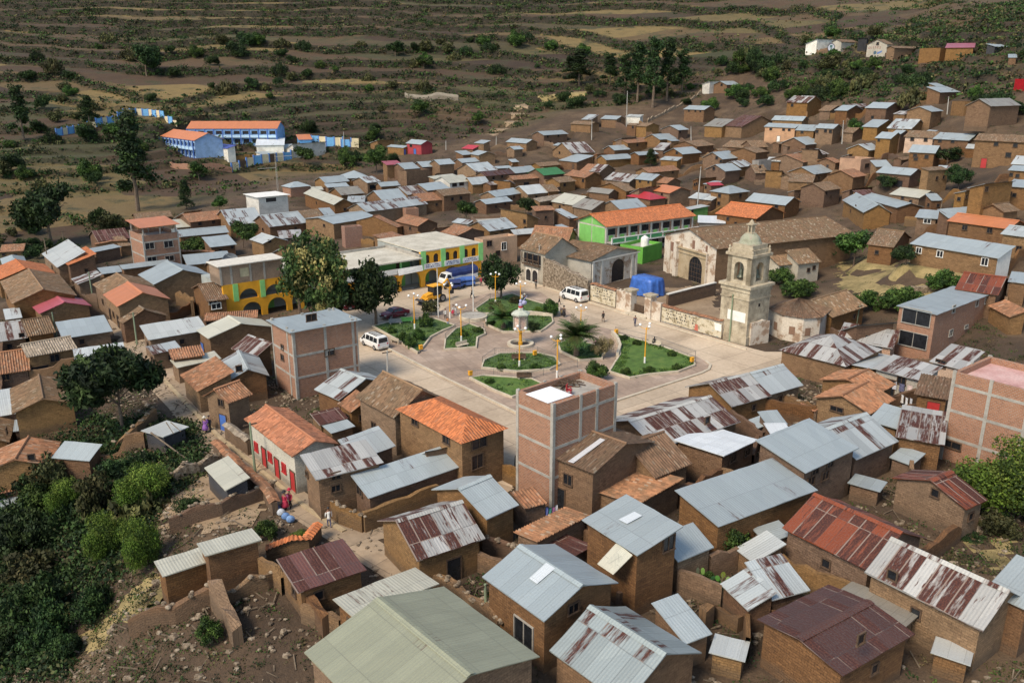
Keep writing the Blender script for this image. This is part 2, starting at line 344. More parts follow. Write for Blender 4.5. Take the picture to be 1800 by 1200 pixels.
def solve(mode, A, B, C, h, gz=None, free=False):
    p = ground_at(A[0], A[1], h); ze = p[2] if gz is None else gz + h
    if gz is not None: p = at_z(A[0], A[1], ze)
    D = math.hypot(p[0], p[1])
    q = at_z(B[0], B[1], ze) if ray(*B)[2] < -1e-3 else p + np.array([1, 0, 0])
    a0 = math.atan2(q[1]-p[1], q[0]-p[0])
    far = D > 135 and not free
    kg = 0.0 if free else 8.0 if far else 1.2
    angs = [a0] + [near_axis(a0, math.radians(80)) + math.radians(x) for x in range(-28, 29, 4)] + [near_axis(a0, 0) + math.radians(x) for x in range(-28, 29, 4)]
    if mode == 'g': sl = np.linspace(.16, .60, 12); s0 = .34
    elif mode == 's': sl = np.linspace(-.10, .5, 16); s0 = .15
    else: sl = np.array([0.0]); s0 = 0
    dd = np.concatenate([np.linspace(-20, -1.6, 75), np.linspace(1.6, 20, 75)]); Dg, Sg = np.meshgrid(dd, sl)
    kf = .5 if mode == 'g' else 1.0; Ls = np.linspace(1.5, 44, 340); best = None
    for ang in angs:
        ca, sa = math.cos(ang), math.sin(ang)
        uu, vv = proj(p[0]+Ls*ca, p[1]+Ls*sa, np.full_like(Ls, ze)); eb = (uu-B[0])**2 + (vv-B[1])**2
        k = int(np.argmin(eb)); dv = abs((ang-near_axis(ang, 0)+PI) % (2*PI)-PI)/math.radians(12)
        X = p[0]-sa*Dg*kf; Y = p[1]+ca*Dg*kf; Z = ze + Sg*np.abs(Dg)*kf
        u2, v2 = proj(X, Y, Z); e = (u2-C[0])**2 + (v2-C[1])**2 + 5*((Sg-s0)/.12)**2 + eb[k] + kg*dv**2 + 3*np.maximum(0, (np.abs(Dg)-10)/2.5)**2 + 4*np.maximum(0, 3-np.abs(Dg))**2 + (60*np.maximum(0, Sg*np.abs(Dg)-1.5)**2 if mode == 's' else 0)
        i = np.unravel_index(np.argmin(e), e.shape)
        if best is None or e[i] < best[0]: best = (float(e[i]), ang, float(Ls[k]), float(Dg[i]), float(Sg[i]))
    e, ang, L, d, s = best
    if abs(d) < 2: d = math.copysign(2, d)
    return dict(o=(p[0], p[1]), ang=ang, L=max(L, 2), d=d, s=s, ze=ze, D=D, err=e)
def local_frame(S):
    # canonical frame: x along the eave, y from the eave inwards, both positive; right handed
    ang, L, d = S['ang'], S['L'], S['d']; ox, oy = S['o']
    if d < 0:
        ox += L*math.cos(ang); oy += L*math.sin(ang); ang += PI; d = -d; S['flip'] = True
    else: S['flip'] = False
    S['M'] = Matrix.Translation((ox, oy, 0)) @ Matrix.Rotation(ang, 4, 'Z'); S['W'] = d; S['a'] = ang; S['org'] = (ox, oy)
    return S
def wall_prof(S, mode, y):
    W, s = S['W'], S['s']
    if mode == 'g': return min(y, W-y)*s
    if mode == 's': return y*s
    return 0
def roof_grid(mb, S, kind, x0, x1, yA, yB, zA, zB, c, thick=.07, rev=False):
    """one roof plane from eave (yA,zA) to ridge (yB,zB) between x0..x1, local z relative to eave"""
    Lx = x1-x0; sl = math.hypot(yB-yA, zB-zA); tile = kind[0] == 'k'; near = S['D'] < 150
    if tile and near:
        per = .28; nx = max(8, int(Lx/per*4)); nx = min(nx, 480); ny = max(3, int(sl/.8))
    else: nx = max(2, min(40, int(Lx/.9))); ny = max(2, min(10, int(sl/1.1)))
    rs = random.Random(int(S['org'][0]*31+S['org'][1]*17)+int(yB*10)); j = [[rs.uniform(-1, 1) for _ in range(ny+1)] for _ in range(nx+1)]
    sag = [rs.uniform(0, .10) for _ in range(1)][0] if tile else 0.02
    top, bot, uv = [], [], []
    for i in range(nx+1):
        x = x0+Lx*i/nx; r1, r2, r3 = [], [], []
        for k in range(ny+1):
            t = k/ny; y = yA+(yB-yA)*t; z = zA+(zB-zA)*t
            dz = 0
            if tile and near: dz = .055*math.cos(2*PI*x/.28) + .012*j[i][k]
            elif tile: dz = .05*j[i][k]
            elif kind not in ('tk',): dz = .032*j[i][k]
            dz -= sag*math.sin(PI*t)*(.5+.5*math.sin(x*.9+1)) 
            if k == 0 and tile: y -= (yB-yA)/abs(yB-yA+1e-9)*.05*j[i][k]
            r1.append((x, y, z+dz)); r2.append((x, y, z-thick)); r3.append((x-x0, t*sl))
        top.append(r1); bot.append(r2); uv.append(r3)
    up = (yB-yA) > 0
    def q(g, u, flip):
        if flip: g = g[::-1]; u = u[::-1]
        mb.quads(g, u, c)
    q(top, uv, not up); q(bot, uv, up)
    fl = [(top[i][0], bot[i][0]) for i in range(nx+1)]
    mb.quads([[a, b] for a, b in fl], [[(i*.2, 0), (i*.2, .1)] for i in range(nx+1)], c)
    for e in (0, nx): mb.quads([[top[e][k], bot[e][k]] for k in range(ny+1)], [[(0, k*.2), (.1, k*.2)] for k in range(ny+1)], c)
def build_house(S, mode, roof, wall, wins, label, name='adobe_house', cat='house', group='houses of the town', base=None, overh=None):
    local_frame(S); M = S['M']; L, W, ze, s = S['L'], S['W'], S['ze'], S['s']; near = S['D'] < 150
    rc = ROOFC.get(roof, ROOFC['t0']); wc = WALLC[wall]
    jit = random.uniform(.9, 1.1); rc = (rc[0]*jit, rc[1]*jit, rc[2]*jit, min(1, rc[3]*random.uniform(.7, 1.25)))
    o = overh if overh is not None else (.32 if mode in 'gsh' else 0.0); o = min(o, L*.1, W*.1)
    cs = [(M @ Vector((x, y, 0))) for x in (0, L/2, L) for y in (0, W/2, W)]
    gz = H(np.array([c.x for c in cs]), np.array([c.y for c in cs])); zb = float(S['ze']-S['h']) if 'h' in S else float(gz.min()); g0 = zb-(1.2 if S['D'] > 95 and 'h' in S else .5)
    root = thing(name, (S['org'][0], S['org'][1], zb), S['a'], label, cat, group)
    S['root'] = root; S['zb'] = zb; E = ze-zb; b0 = g0-zb     # local z from base
    # walls
    mb = MB(); mb.cur = wc; zo = E-.06
    if mode == 'f': zo = E
    hp = lambda y: zo + wall_prof(S, mode, y)
    x0, x1, y0, y1 = o, L-o, o, W-o
    def wallface(pts2, c=None):   # pts2: local points in order, uv by horizontal run and height
        p0 = pts2[0]; uv = [(math.hypot(p[0]-p0[0], p[1]-p0[1])+.37, p[2]-b0) for p in pts2]; mb.face(pts2, uv, c)
    wallface([(x0,y0,b0),(x1,y0,b0),(x1,y0,hp(y0)),(x0,y0,hp(y0))])
    wallface([(x1,y1,b0),(x0,y1,b0),(x0,y1,hp(y1)),(x1,y1,hp(y1))])
    mid = [W/2] if mode == 'g' else []
    wallface([(x1,y0,b0),(x1,y1,b0),(x1,y1,hp(y1))]+[(x1,m,hp(m)) for m in mid]+[(x1,y0,hp(y0))])
    wallface([(x0,y1,b0),(x0,y0,b0),(x0,y0,hp(y0))]+[(x0,m,hp(m)) for m in mid]+[(x0,y1,hp(y1))])
    if mode in 'fo':                 # thick parapet / open ruin: inner faces and a rim
        t = .3 if mode == 'f' else .45; deep = .7 if mode == 'f' else E+.2
        xi0, xi1, yi0, yi1 = x0+t, x1-t, y0+t, y1-t
        rim = [[(x0,y0,E),(x1,y0,E),(x1,y1,E),(x0,y1,E)],[(xi0,yi0,E),(xi1,yi0,E),(xi1,yi1,E),(xi0,yi1,E)]]
        for k in range(4):
            a, b = k, (k+1) % 4
            mb.face([rim[0][a], rim[0][b], rim[1][b], rim[1][a]], [(0,0),(2,0),(2,.3),(0,.3)])
            pa, pb = rim[1][a], rim[1][b]
            wallface([(pb[0],pb[1],E-deep),(pa[0],pa[1],E-deep),(pa[0],pa[1],E),(pb[0],pb[1],E)])
    mb.build('wall', BRICK if wall in 'bB' else WALL, root)
    rmat = TILE if roof[0] == 'k' else TIN
    if mode in 'gs':
        mr = MB(); mr.cur = rc
        if mode == 'g':
            ht = W/2*s
            roof_grid(mr, S, roof, 0, L, 0, W/2, E, E+ht, rc); roof_grid(mr, S, roof, 0, L, W, W/2, E, E+ht, rc)
        else: roof_grid(mr, S, roof, 0, L, 0, W, E, E+W*s, rc)
        mr.build('roof', rmat, root)
        if mode == 'g' and S['D'] < 190:
            mc = MB(); mc.cur = (rc[0]*1.15, rc[1]*1.15, rc[2]*1.12, rc[3]*.5)
            if roof[0] == 'k':
                n = int(L/.42)
                for i in range(n): mc.tube((i*L/n, W/2, E+ht+.02), ((i+1)*L/n+.04, W/2, E+ht+.05), .13, .10, 6)
            else:
                mc.face([(0,W/2-.28,E+ht-.28*s+.05),(L,W/2-.28,E+ht-.28*s+.05),(L,W/2,E+ht+.06),(0,W/2,E+ht+.06)]); mc.face([(0,W/2,E+ht+.06),(L,W/2,E+ht+.06),(L,W/2+.28,E+ht-.28*s+.05),(0,W/2+.28,E+ht-.28*s+.05)])
            mc.build('ridge_cap', rmat, root)
    elif mode == 'h':
        mr = MB(); mr.cur = rc; hh = .42*min(L, W)/2*1.05
        if L >= W: r0, r1 = (W/2, W/2), (L-W/2, W/2)
        else: r0, r1 = (L/2, L/2), (L/2, W-L/2)
        R0 = (r0[0], r0[1], E+hh); R1 = (r1[0], r1[1], E+hh); c0, c1, c2, c3 = (0,0,E),(L,0,E),(L,W,E),(0,W,E)
        def rf(pts):
            a = Vector(pts[0]); b = Vector(pts[1]); ux = (b-a).normalized()
            uv = [((Vector(p)-a).dot(ux), ((Vector(p)-a) - ux*(Vector(p)-a).dot(ux)).length) for p in pts]; mr.face(pts, uv)
        if L >= W: rf([c0,c1,R1,R0]); rf([c2,c3,R0,R1]); rf([c1,c2,R1]); rf([c3,c0,R0])
        else: rf([c0,c1,R0]); rf([c1,c2,R1,R0]); rf([c2,c3,R1]); rf([c3,c0,R0,R1])
        rf([c3,c2,c1,c0]); mr.build('roof', rmat, root)
    elif mode == 'f':
        ms = MB(); ms.box(x0+.3, y0+.3, E-.75, x1-.3, y1-.3, E-.6); ms.build('roof_slab', CONC if roof != 'tw' else WHITE, root)
    S['ext'] = (x0, y0, x1, y1); S['E'] = E
    for w in wins: add_opening(S, w)
    return root
def wall_hit(S, u, v):
    M = S['M']; inv = M.inverted(); o = inv @ Vector((0, 0, CAMH)); r = ray(u, v); d = (inv.to_3x3() @ Vector(r)); zb = S['zb']
    x0, y0, x1, y1 = S['ext']; best = None
    for ax, val, sg in ((1, y0, -1), (1, y1, 1), (0, x0, -1), (0, x1, 1)):
        if d[ax]*sg >= 0: continue
        t = (val-o[ax])/d[ax]; p = o+d*t; b = 0 if ax == 1 else 1
        lo, hi = (x0, x1) if b == 0 else (y0, y1)
        out = max(lo-p[b], p[b]-hi, 0) + max((p.z-zb)-S['E']-3, 0)
        if best is None or out < best[0]: best = (out, ax, val, sg, p[b], p.z-zb, lo, hi)
    return best
def face_matrix(ax, val, sg, b):
    # frame on a wall: x along wall, y outwards normal, z up
    if ax == 1: ex = Vector((-sg*-1.0, 0, 0)) if sg < 0 else Vector((-1, 0, 0)); p = Vector((b, val, 0)); n = Vector((0, sg, 0))
    else: p = Vector((val, b, 0)); n = Vector((sg, 0, 0)); ex = None
    ex = Vector((0, 0, 1)).cross(n)*-1
    ex = n.cross(Vector((0, 0, 1)))*-1
    m = Matrix((ex, n, Vector((0, 0, 1)))).transposed().to_4x4(); m.translation = p
    return m
def add_opening(S, w):
    kind, u, v, ww, hh, cm = w
    r = wall_hit(S, u, v)
    if r is None or r[0] > 2.5: return
    _, ax, val, sg, b, z, lo, hi = r
    b = min(max(b, lo+ww/2+.05), hi-ww/2-.05)
    if kind == 'D':
        fm = face_matrix(ax, val, sg, b); wp = S['M'] @ (fm.translation); zl = Hs(wp.x, wp.y) - S['zb']; z = max(zl, 0)+hh/2+.02
    else: fm = face_matrix(ax, val, sg, b); z = max(hh/2+.3, min(z, S['E']+1.5))
    near = S['D'] < 170; root = S['root']
    mb = MB(); f = .08
    if kind == 'D':
        mb.box(-ww/2, .0, z-hh/2, ww/2, .05, z+hh/2, fm); d = mb.build('door', {'r': REDP, 'b': BLUEP, 'w': WHITE, 'n': WOOD, 'k': PANE}.get(cm, WOOD), root)  # pane-dark ones include sheets painted as the shade inside open porches
        mf = MB(); mf.box(-ww/2-f, 0, z-hh/2, -ww/2, .09, z+hh/2+f, fm); mf.box(ww/2, 0, z-hh/2, ww/2+f, .09, z+hh/2+f, fm); mf.box(-ww/2, 0, z+hh/2, ww/2, .09, z+hh/2+f, fm)
        mf.build('frame', WOOD, d)
    else:
        mb.box(-ww/2-f, 0, z+hh/2, ww/2+f, .1, z+hh/2+f, fm); mb.box(-ww/2-f*1.5, 0, z-hh/2-f, ww/2+f*1.5, .14, z-hh/2, fm)
        mb.box(-ww/2-f, 0, z-hh/2, -ww/2, .1, z+hh/2, fm); mb.box(ww/2, 0, z-hh/2, ww/2+f, .1, z+hh/2, fm)
        if near and ww > .7: mb.box(-.03, .021, z-hh/2, .03, .07, z+hh/2, fm)
        d = mb.build('window', {'r': REDP, 'w': WHITE, 'b': BLUEP, 'g': CONC}.get(cm, WOOD), root)
        mp = MB(); mp.box(-ww/2, 0, z-hh/2, ww/2, .02, z+hh/2, fm); mp.build('pane', REDP if cm == 'r' else PANE, d)
def parse_houses(txt):
    ox = oy = 0; sc = 4.0; out = []
    for ln in txt.strip().splitlines():
        ln = ln.strip()
        if not ln or ln.startswith('//'): continue
        if ln[0] == '@':
            a = ln[1:].split(','); ox, oy = float(a[0]), float(a[1]); sc = float(a[2]) if len(a) > 2 else 4.0; continue
        lab = None
        if '#' in ln: ln, lab = ln.split('#', 1); lab = lab.strip()
        tk = ln.split(); mode = tk[0]
        pt = lambda s: tuple(float(q)/sc + o_ for q, o_ in zip(s.split(','), (ox, oy)))
        A, B, C = pt(tk[1]), pt(tk[2]), pt(tk[3]); h = float(tk[4]); roof, wall = tk[5], tk[6]; wins = []
        for w in tk[7:]:
            kind = w[0]; parts = w[1:].split('*'); xy = pt(parts[0])
            cm = ''; sz = []
            for q in parts[1:]:
                if q.isalpha(): cm = q
                else: sz.append(float(q))
            dw = (1.0, 2.0) if kind == 'D' else (.85, .85)
            ww = sz[0] if sz else dw[0]; hh = sz[1] if len(sz) > 1 else dw[1]
            wins.append((kind, xy[0], xy[1], ww, hh, cm))
        out.append((mode, A, B, C, h, roof, wall, wins, lab))
    return out
HOUSE_TXT = """
@900,60
s 1335,352 1435,347 1390,322 4 t1 w
g 1510,357 1602,352 1468,327 3.5 t0 a W1475,357
g 1350,533 1210,525 1390,503 4.8 t0 a W1245,540*.7*.6 W1290,541*.7*.6 W1325,543*.7*.6
s 560,602 490,582 600,554 3 t2 a
g 735,600 625,592 765,570 3.5 t0 a W760,605
s 900,582 800,575 913,552 3.6 t1 w # whitewashed hut with silver tin roof below the tall eucalyptus grove
g 410,630 550,637 440,606 3 k0 a
g 225,711 390,696 185,683 4 t0 a W250,720 W325,714 W270,760
g 100,768 -40,760 137,738 3 t0 a
s 870,642 805,630 885,616 4 k0 a W850,655
g 945,650 870,645 995,632 4.4 k0 a
g 1170,675 1240,667 1110,644 3.5 t0 a W1180,690
g 1040,742 1155,735 990,700 3 t0 a
g 815,766 978,753 762,738 3.4 k1 a W880,780 W945,770
s 725,750 830,725 765,717 3.2 t0 a
g 720,817 828,810 688,778 2.8 t0 a
s 990,812 1065,835 1035,750 2.6 t3 a
s 1120,752 1180,752 1105,737 3.5 t0 a
g 420,838 578,825 358,761 3 t3 a W335,835
s 330,784 290,762 357,757 2.6 t0 a
s 455,900 335,882 570,853 3 t0 a D430,930
s 565,857 637,855 592,831 3 k2 a
g 665,885 842,865 642,841 2.8 t0 a
g 895,852 1028,842 868,824 3.5 t0 a
g 1200,845 1328,825 1142,799 3.5 t0 a W1160,835
g 1300,790 1420,780 1216,757 3 k0 a
g 1480,880 1592,860 1415,825 4 t0 a W1440,870 W1470,895
g 1480,652 1355,640 1560,600 4 tl a
g 1620,652 1500,645 1757,579 4 t4 a
g 1480,790 1620,800 1540,745 3 k0 a
g 1690,797 1800,790 1668,737 3 k0 a
g 1715,835 1800,820 1625,802 4 k0 a
g 1500,965 1608,945 1436,911 4 t0 a W1420,945
g 1605,935 1690,915 1546,888 3 t2 a
g 1710,977 1800,960 1700,905 3.4 k0 a W1745,925*.6*.6
g 965,975 1178,955 920,938 3.2 k1 a W1130,972*.6*.5
g 620,970 545,962 672,915 3 t3 a
s 545,965 480,950 590,905 2.6 k1 a
g 825,1040 655,1012 880,985 3 t3 a
g 985,1030 865,1012 1037,985 4.4 t0 a W900,1035*.6*.6 W960,1040*.6*.6
g 1090,1050 975,1040 1140,1010 3.5 k1 a W1110,1075*.7*.7 
g 225,993 368,975 168,946 3.4 tg a D300,1020*2*1.8*k # adobe house with a bright green metal roof
g 25,978 172,945 -10,930 3 t0 a
g 10,1025 190,1005 -5,985 3 k1 a D100,1035*2*1.8*k
g 515,1010 370,985 575,970 3.5 k1 a W500,1030
g 335,1045 450,1030 285,1008 3.2 k0 a W370,1060
g 110,1126 250,1108 55,1064 3 t1 a
s 255,1108 335,1095 216,1053 2.8 k0 a
g 530,1107 680,1125 555,1068 2.8 tl a
g 800,1105 870,1090 690,1050 3 k0 a
s 830,1118 975,1097 885,1066 3.6 t3 a
h 970,1165 808,1133 1085,1150 3.2 tr a # house with a bright red hipped roof
g 1110,1118 985,1092 1187,1080 4 to a # adobe house with a bright orange sheet roof right of the red hipped roof
h 1530,1122 1395,1102 1668,1112 5 t0 a W1460,1135 W1455,1190 W1605,1135 # tall adobe house with a pyramid-like silver hipped roof
s 1400,1066 1487,1060 1395,1040 2.8 tr a # small shed with red roof left of the silver pyramid-like roof
s 1345,1052 1400,1055 1420,1030 2.6 t0 a
s 1270,1032 1400,1028 1300,995 2.6 k1 a
g 200,930 345,915 165,905 2.6 k0 a
g 15,812 80,800 -10,785 3 t0 a
s 0,900 50,886 -10,868 2.8 t0 a
s 200,1180 420,1130 180,1135 3 k4 a
@1350,60
s 265,70 430,60 345,28 4.5 t0 w
g 520,55 628,50 490,28 4.2 k0 l
s 640,60 710,50 640,27 3.2 t0 d
g 838,72 882,52 772,32 4.5 k0 l W772,68*.9*.9*n
g 835,100 1062,98 860,68 4.5 k0 a W940,160*1.2*1.2 W992,152*.8*.8
o 1075,100 1195,98 1215,82 5 t0 a # roofless adobe walls on the upper right hillside
s 1250,97 1447,92 1265,67 4.5 tp a # long adobe house with a pink roof on the upper right hillside
s 1600,88 1700,85 1540,60 2.6 t0 d
s 1690,165 1750,160 1686,142 2 t0 a
s 1190,370 1250,362 1135,332 3 t0 a
s 1215,410 1350,400 1122,362 3.5 t0 a
g 1600,496 1395,497 1690,440 5 tl a # large adobe house with a dull grey roof high on the right slope
o 1300,470 1385,485 1330,455 4 t0 a # small roofless adobe ruin on the right slope
g 1150,545 1228,538 1068,506 4.5 t0 a
g 835,522 685,517 892,485 4.5 t0 a D808,580 W735,585
s 620,515 725,490 578,478 3 t3 a
g 560,538 470,533 620,504 4.5 t0 a
g 440,540 358,535 490,502 3 k0 a
g 280,483 130,480 332,434 5 t3 a W170,500
g 240,610 30,603 255,573 3.4 t0 a
g 190,660 -25,650 220,630 5 t0 p W20,668*.8*.6 W110,672*.8*.6 W150,674*.8*.6 D75,720*1.1*2*w
g 325,680 195,672 352,635 4 t0 a W240,688
g 460,665 330,657 492,632 5 t0 a W345,685 W405,680 W440,685
g 775,655 665,645 848,606 4 t0 a
g 1010,667 840,655 1067,600 3.5 t2 a
g 865,735 755,728 912,694 5.5 t0 a W780,745*.6*.6
g 935,702 870,692 972,680 4.5 t0 a
g 960,720 1165,730 1000,677 4.5 k0 p W1015,738 W1110,742 D1055,762*1*2*n
g 1165,735 1410,747 1215,690 4.5 t0 a W1210,748 W1300,752
g 1455,745 1840,767 1490,697 6.5 k0 a W1605,772 W1740,782 W1690,850*1.1*1 D1525,855*1.2*2.2*r
s 1390,802 1458,803 1400,770 2.4 t1 a
g 1175,837 990,825 1197,783 4.5 t0 a W1035,855 W1115,862 W1040,875
g 710,818 797,803 640,771 3.5 t2 a
g 265,778 375,765 185,724 3 t0 a
s 140,790 255,787 132,772 3 k0 a
g 345,850 425,838 268,815 2.8 t3 a
g 245,901 327,885 125,850 3.5 k1 a
f 95,876 -60,890 60,862 3.5 t0 g
g 475,905 520,900 410,873 3 k1 a
f 655,880 515,862 750,868 5 t0 p W695,925*2.2*1 # pale pink flat-roofed plastered house with a wide dark window
s 760,932 870,912 748,868 3.5 t0 a
g 1000,992 765,975 1052,948 3.2 t0 a D880,1010*5*1.6*k
s 1275,950 1135,962 1250,932 5 k0 a
g 325,985 463,965 238,935 3.5 t0 a
g 600,1007 690,990 515,957 4.5 k1 a
g 220,1037 322,1018 130,985 3 k0 a
g 400,1100 515,1085 320,1045 4.5 k0 a
s 140,1110 270,1100 165,1082 2.8 t3 a
s 520,1112 680,1090 560,1070 2.6 t3 a
s 640,1132 760,1106 640,1088 2.5 t4 a
s 1310,1118 1425,1104 1390,1094 3 t0 a
s 1615,1062 1410,1070 1730,1022 5.5 t0 a W1535,1090
s 1680,1068 1840,1090 1730,1018 4.5 t0 a
s 1710,912 1825,917 1745,855 3 t1 a
s 1690,955 1825,967 1720,920 3 t0 a
f 1742,316 1830,318 1750,300 3.2 t0 r # red painted hut at the right edge of the upper slope
@1350,330
g 120,122 -150,88 174,64 3.5 t0 a W60,130
g 672,172 530,88 765,98 4 t0 a
g 905,138 648,58 1000,112 3.5 t0 a
g 1065,70 862,38 1142,28 3 tc a
s 1150,90 1230,76 1130,24 3 t0 a
s 1190,218 1038,212 1215,163 3.5 t0 a W1120,235*1.2*.8*w
s 1275,212 1545,182 1216,138 4 t0 a
g 1270,232 1690,287 1345,180 5 to a W1385,280 W1560,300 D1465,345*1.6*2*w # long adobe house with bright orange roof and a white patch on its wall
g 1640,322 1830,347 1700,265 4 t2 a W1765,428*.8*.8
s 1610,493 1012,384 1718,410 4 t0 a W1062,440*.9*.9*w W1210,465*1*1*w W1525,520*1*1.2*w # very long low house with clean silver roof and white end wall
g 1660,172 1770,162 1590,110 3 k0 a
s 820,165 910,155 762,105 2.5 t0 a
g 885,417 700,402 955,309 4 k0 a # old tiled house with green bushes on both sides behind the church nave
g 1615,750 1327,682 1667,627 4 t5 a # house with orange rusted tin roof behind the three-storey brick building
s 1690,657 1830,662 1720,590 4 t0 a
s 1700,907 1560,822 1800,846 3 k1 a
s 870,1125 495,1015 897,1000 3 t3 p W590,1085*1*.9 W770,1125*1*.9
s 770,987 500,1007 897,922 3.6 t0 a
@450,60
g 1160,776 1055,768 1195,741 4 t0 r W1090,785*1.4*.8 D1118,820*1.5*2*b # small house with red and blue front on the slope behind town
s 1035,800 920,795 1058,775 3 t0 a D1045,822*1*2*b
s 800,766 920,761 850,742 2.5 t1 a
s 1525,810 1448,795 1562,770 2.8 tr a # adobe house with a flat bright red roof at the back edge of town
s 1600,770 1535,766 1642,740 3 t0 a
s 1455,850 1530,840 1400,822 3 t0 a
g 1565,852 1503,822 1625,827 3.5 t0 a
g 1450,905 1570,890 1420,875 2.8 t0 a
g 1545,968 1692,940 1480,910 3.5 t2 a
g 1170,935 1260,920 1140,893 3.5 t0 a
g 1290,918 1397,903 1258,879 4.4 t0 a
g 1045,950 1147,935 998,907 5 t0 a
s 920,920 1025,903 890,886 6 tp a # tall adobe house with a dark pink roof at the back of town
f 1060,965 1215,945 1000,968 5 t0 a
h 640,1015 800,992 605,980 3 t0 a
g 490,1048 652,1025 450,1004 3 t0 a
s 505,1078 655,1070 490,1050 2.6 t0 a
h 240,1080 385,1072 180,1070 3 t0 b # small brick house with silver hipped roof beside the lattice mast
s 400,1097 475,1086 400,1068 2.6 tc a
g 600,1132 757,1112 555,1080 3 tl a
g 780,1045 872,1030 726,1009 3.5 t2 a W820,1075*2.4*1.2
g 880,1072 1012,1052 868,1034 3 t0 a
g 885,1165 1055,1140 833,1098 4 t0 a
g 1065,1130 1202,1105 1003,1073 3 t3 a
g 1205,1100 1358,1075 1140,1055 3.5 t0 a
s 1255,1018 1420,985 1215,1000 3.5 tc a
g 1360,1047 1507,1035 1305,1002 4 tc w W1395,1060*1.6*.9 W1445,1053*1.6*.9
g 1520,1058 1642,1032 1495,1003 3 t2 a
g 1615,1000 1830,972 1585,963 4 tm a W1670,1012 W1730,1000
s 1700,945 1800,935 1702,924 3 t0 a
g 1650,1062 1810,1046 1620,1043 3 t3 a
g 1320,1137 1508,1115 1270,1094 4.5 k0 a W1380,1160 W1440,1152
@450,330
g 1150,97 1325,82 1108,40 3.5 k1 a
g 1690,65 1860,30 1635,23 3.5 t0 a
g 1620,115 1800,92 1580,80 3 t0 a
g 95,275 355,235 33,195 3.2 t2 a
g 345,222 475,195 300,158 3 k0 a
s 480,192 555,180 445,143 3 t0 a
g 545,252 842,208 440,213 4 t0 a W480,265*.6*.6
g 785,168 1198,113 717,109 3.5 t2 a
f 625,278 742,268 612,262 5 tw B # dark brick box-like house with white flat roof behind the plaza trees
g 985,277 1010,255 820,207 3.2 k1 a
s 900,362 1035,325 820,330 2.8 k1 a
g 1135,270 985,235 1206,222 4 k1 a W1085,285*.7*.7
g 1420,337 1297,310 1517,285 4 k1 a
g 1640,305 1830,273 1560,238 3.5 t2 a
s 1200,330 1310,302 1250,270 2.8 k0 a
f 1555,235 1760,182 1560,150 4 t0 a
f 1055,150 1140,148 1050,140 3 t0 b # stack-like orange brick room among the roofs behind the plaza
g 50,392 -40,362 132,345 3.5 t1 a W95,375*.6*.6
s 110,460 262,440 190,400 3 t0 a
s 170,355 330,330 160,300 3 t3 a
s -10,527 75,522 0,480 3 tc a
f 1600,365 1830,335 1545,345 6 tw p W1640,392*1.2*1.1 W1742,410*1.2*1.6*w W1700,460*1*1 # pale two-storey plastered house beside the yellow arcaded hall
f 18,68 213,50 -65,45 7.5 tw w W105,85*3*1.1*w # white three-storey house with a green ground floor and a white roof
g 545,118 340,40 600,62 4 tc a
@900,330
s 190,217 0,180 110,165 4 tc a W90,237
s 165,162 300,155 150,122 5 k1 a
s 400,215 460,205 293,150 3 t2 a
g 430,122 283,88 520,60 3 tc a
g 560,157 430,125 642,93 3 tl a
g 760,152 940,130 700,87 3.5 t0 a
g 200,322 455,345 185,260 3 k1 a
s 400,304 440,277 305,260 3.4 t0 a
s 20,330 190,302 20,283 3 t1 a
s 1262,152 1205,122 1387,132 3 t1 n # small hut with green walls and white roof behind the green school
@0,330
g 960,222 1210,205 945,180 3 k0 a
s 1225,215 1345,185 1290,160 3 t2 a
g 1335,242 1588,217 1285,185 4 k1 a W1405,252 W1500,240
g 1615,262 1850,235 1555,160 3.4 t2 a
s 1240,280 1335,267 1215,225 3 tc a
g 1265,345 1602,312 1250,298 3 t0 a
g 690,376 910,332 655,303 3 t4 a
s 845,412 920,400 792,345 2.6 k0 a
s 670,450 842,388 615,430 3 t0 a
s 480,542 415,490 672,458 4.5 k2 a # house with orange tiled roof and long adobe side wall left of the brick tower house
s 405,558 300,465 592,430 4 t1 a
s 548,676 505,640 717,606 4 t3 a
s 720,605 865,600 690,565 3 t0 a
s 870,572 1195,522 865,545 3.6 t0 a
g 1090,677 983,610 1287,580 4 t0 a D1060,700*1.6*1.9*k
s 1320,542 1625,500 1297,468 3 t0 a
s 1440,547 1610,532 1480,490 2.8 t4 a
s 1480,417 1660,395 1427,348 3 t0 a
s 0,452 165,457 0,398 3 k1 a
h 20,545 185,507 0,500 3 t0 a
g -10,648 -70,580 178,570 4 k2 a # house with orange tiled roof at the left edge beside old dark tiles
g 95,810 15,662 302,711 4.5 k0 a # big house with dark mossy tiled roof left of the pink-red roof
g 285,882 230,830 456,808 3 tp a # house with a pink-red sheet roof on the left side of town
g 830,832 735,750 1002,740 4.5 to a W800,890*.7*.9 D832,930*1*2*k D772,850*1*2*k # house with a bright orange sheet roof beside the narrow left street
g 740,742 662,680 902,663 4.5 k0 a W725,800 D760,830*1*2*k
g 1455,797 1602,772 1393,684 4.5 k3 a W1520,830*1.4*.9*w W1480,805*1.2*.6*g # house with dark striped tile roof beside the yellow arcades
g 870,950 850,930 1012,855 3.5 k0 a
s 1050,1067 1447,983 1000,962 3.5 t1 a
g 1475,1057 1395,1000 1692,955 4 tc a D1390,1050*1.2*1.9*b # house with a cream gabled roof and a blue door curtain left of the brick house
s 1440,935 1800,912 1450,883 3.2 k1 a
s 445,1057 782,1000 400,943 3 t0 a
g 0,1077 192,1046 -20,955 3 t3 a
g 195,1042 387,1015 150,935 3 k0 a
s 1075,1170 1267,1108 1035,1110 2.8 t2 a
s 40,925 100,902 30,855 3 t1 a
s 1792,1192 1632,1128 1900,1080 3.5 t3 a
@0,600
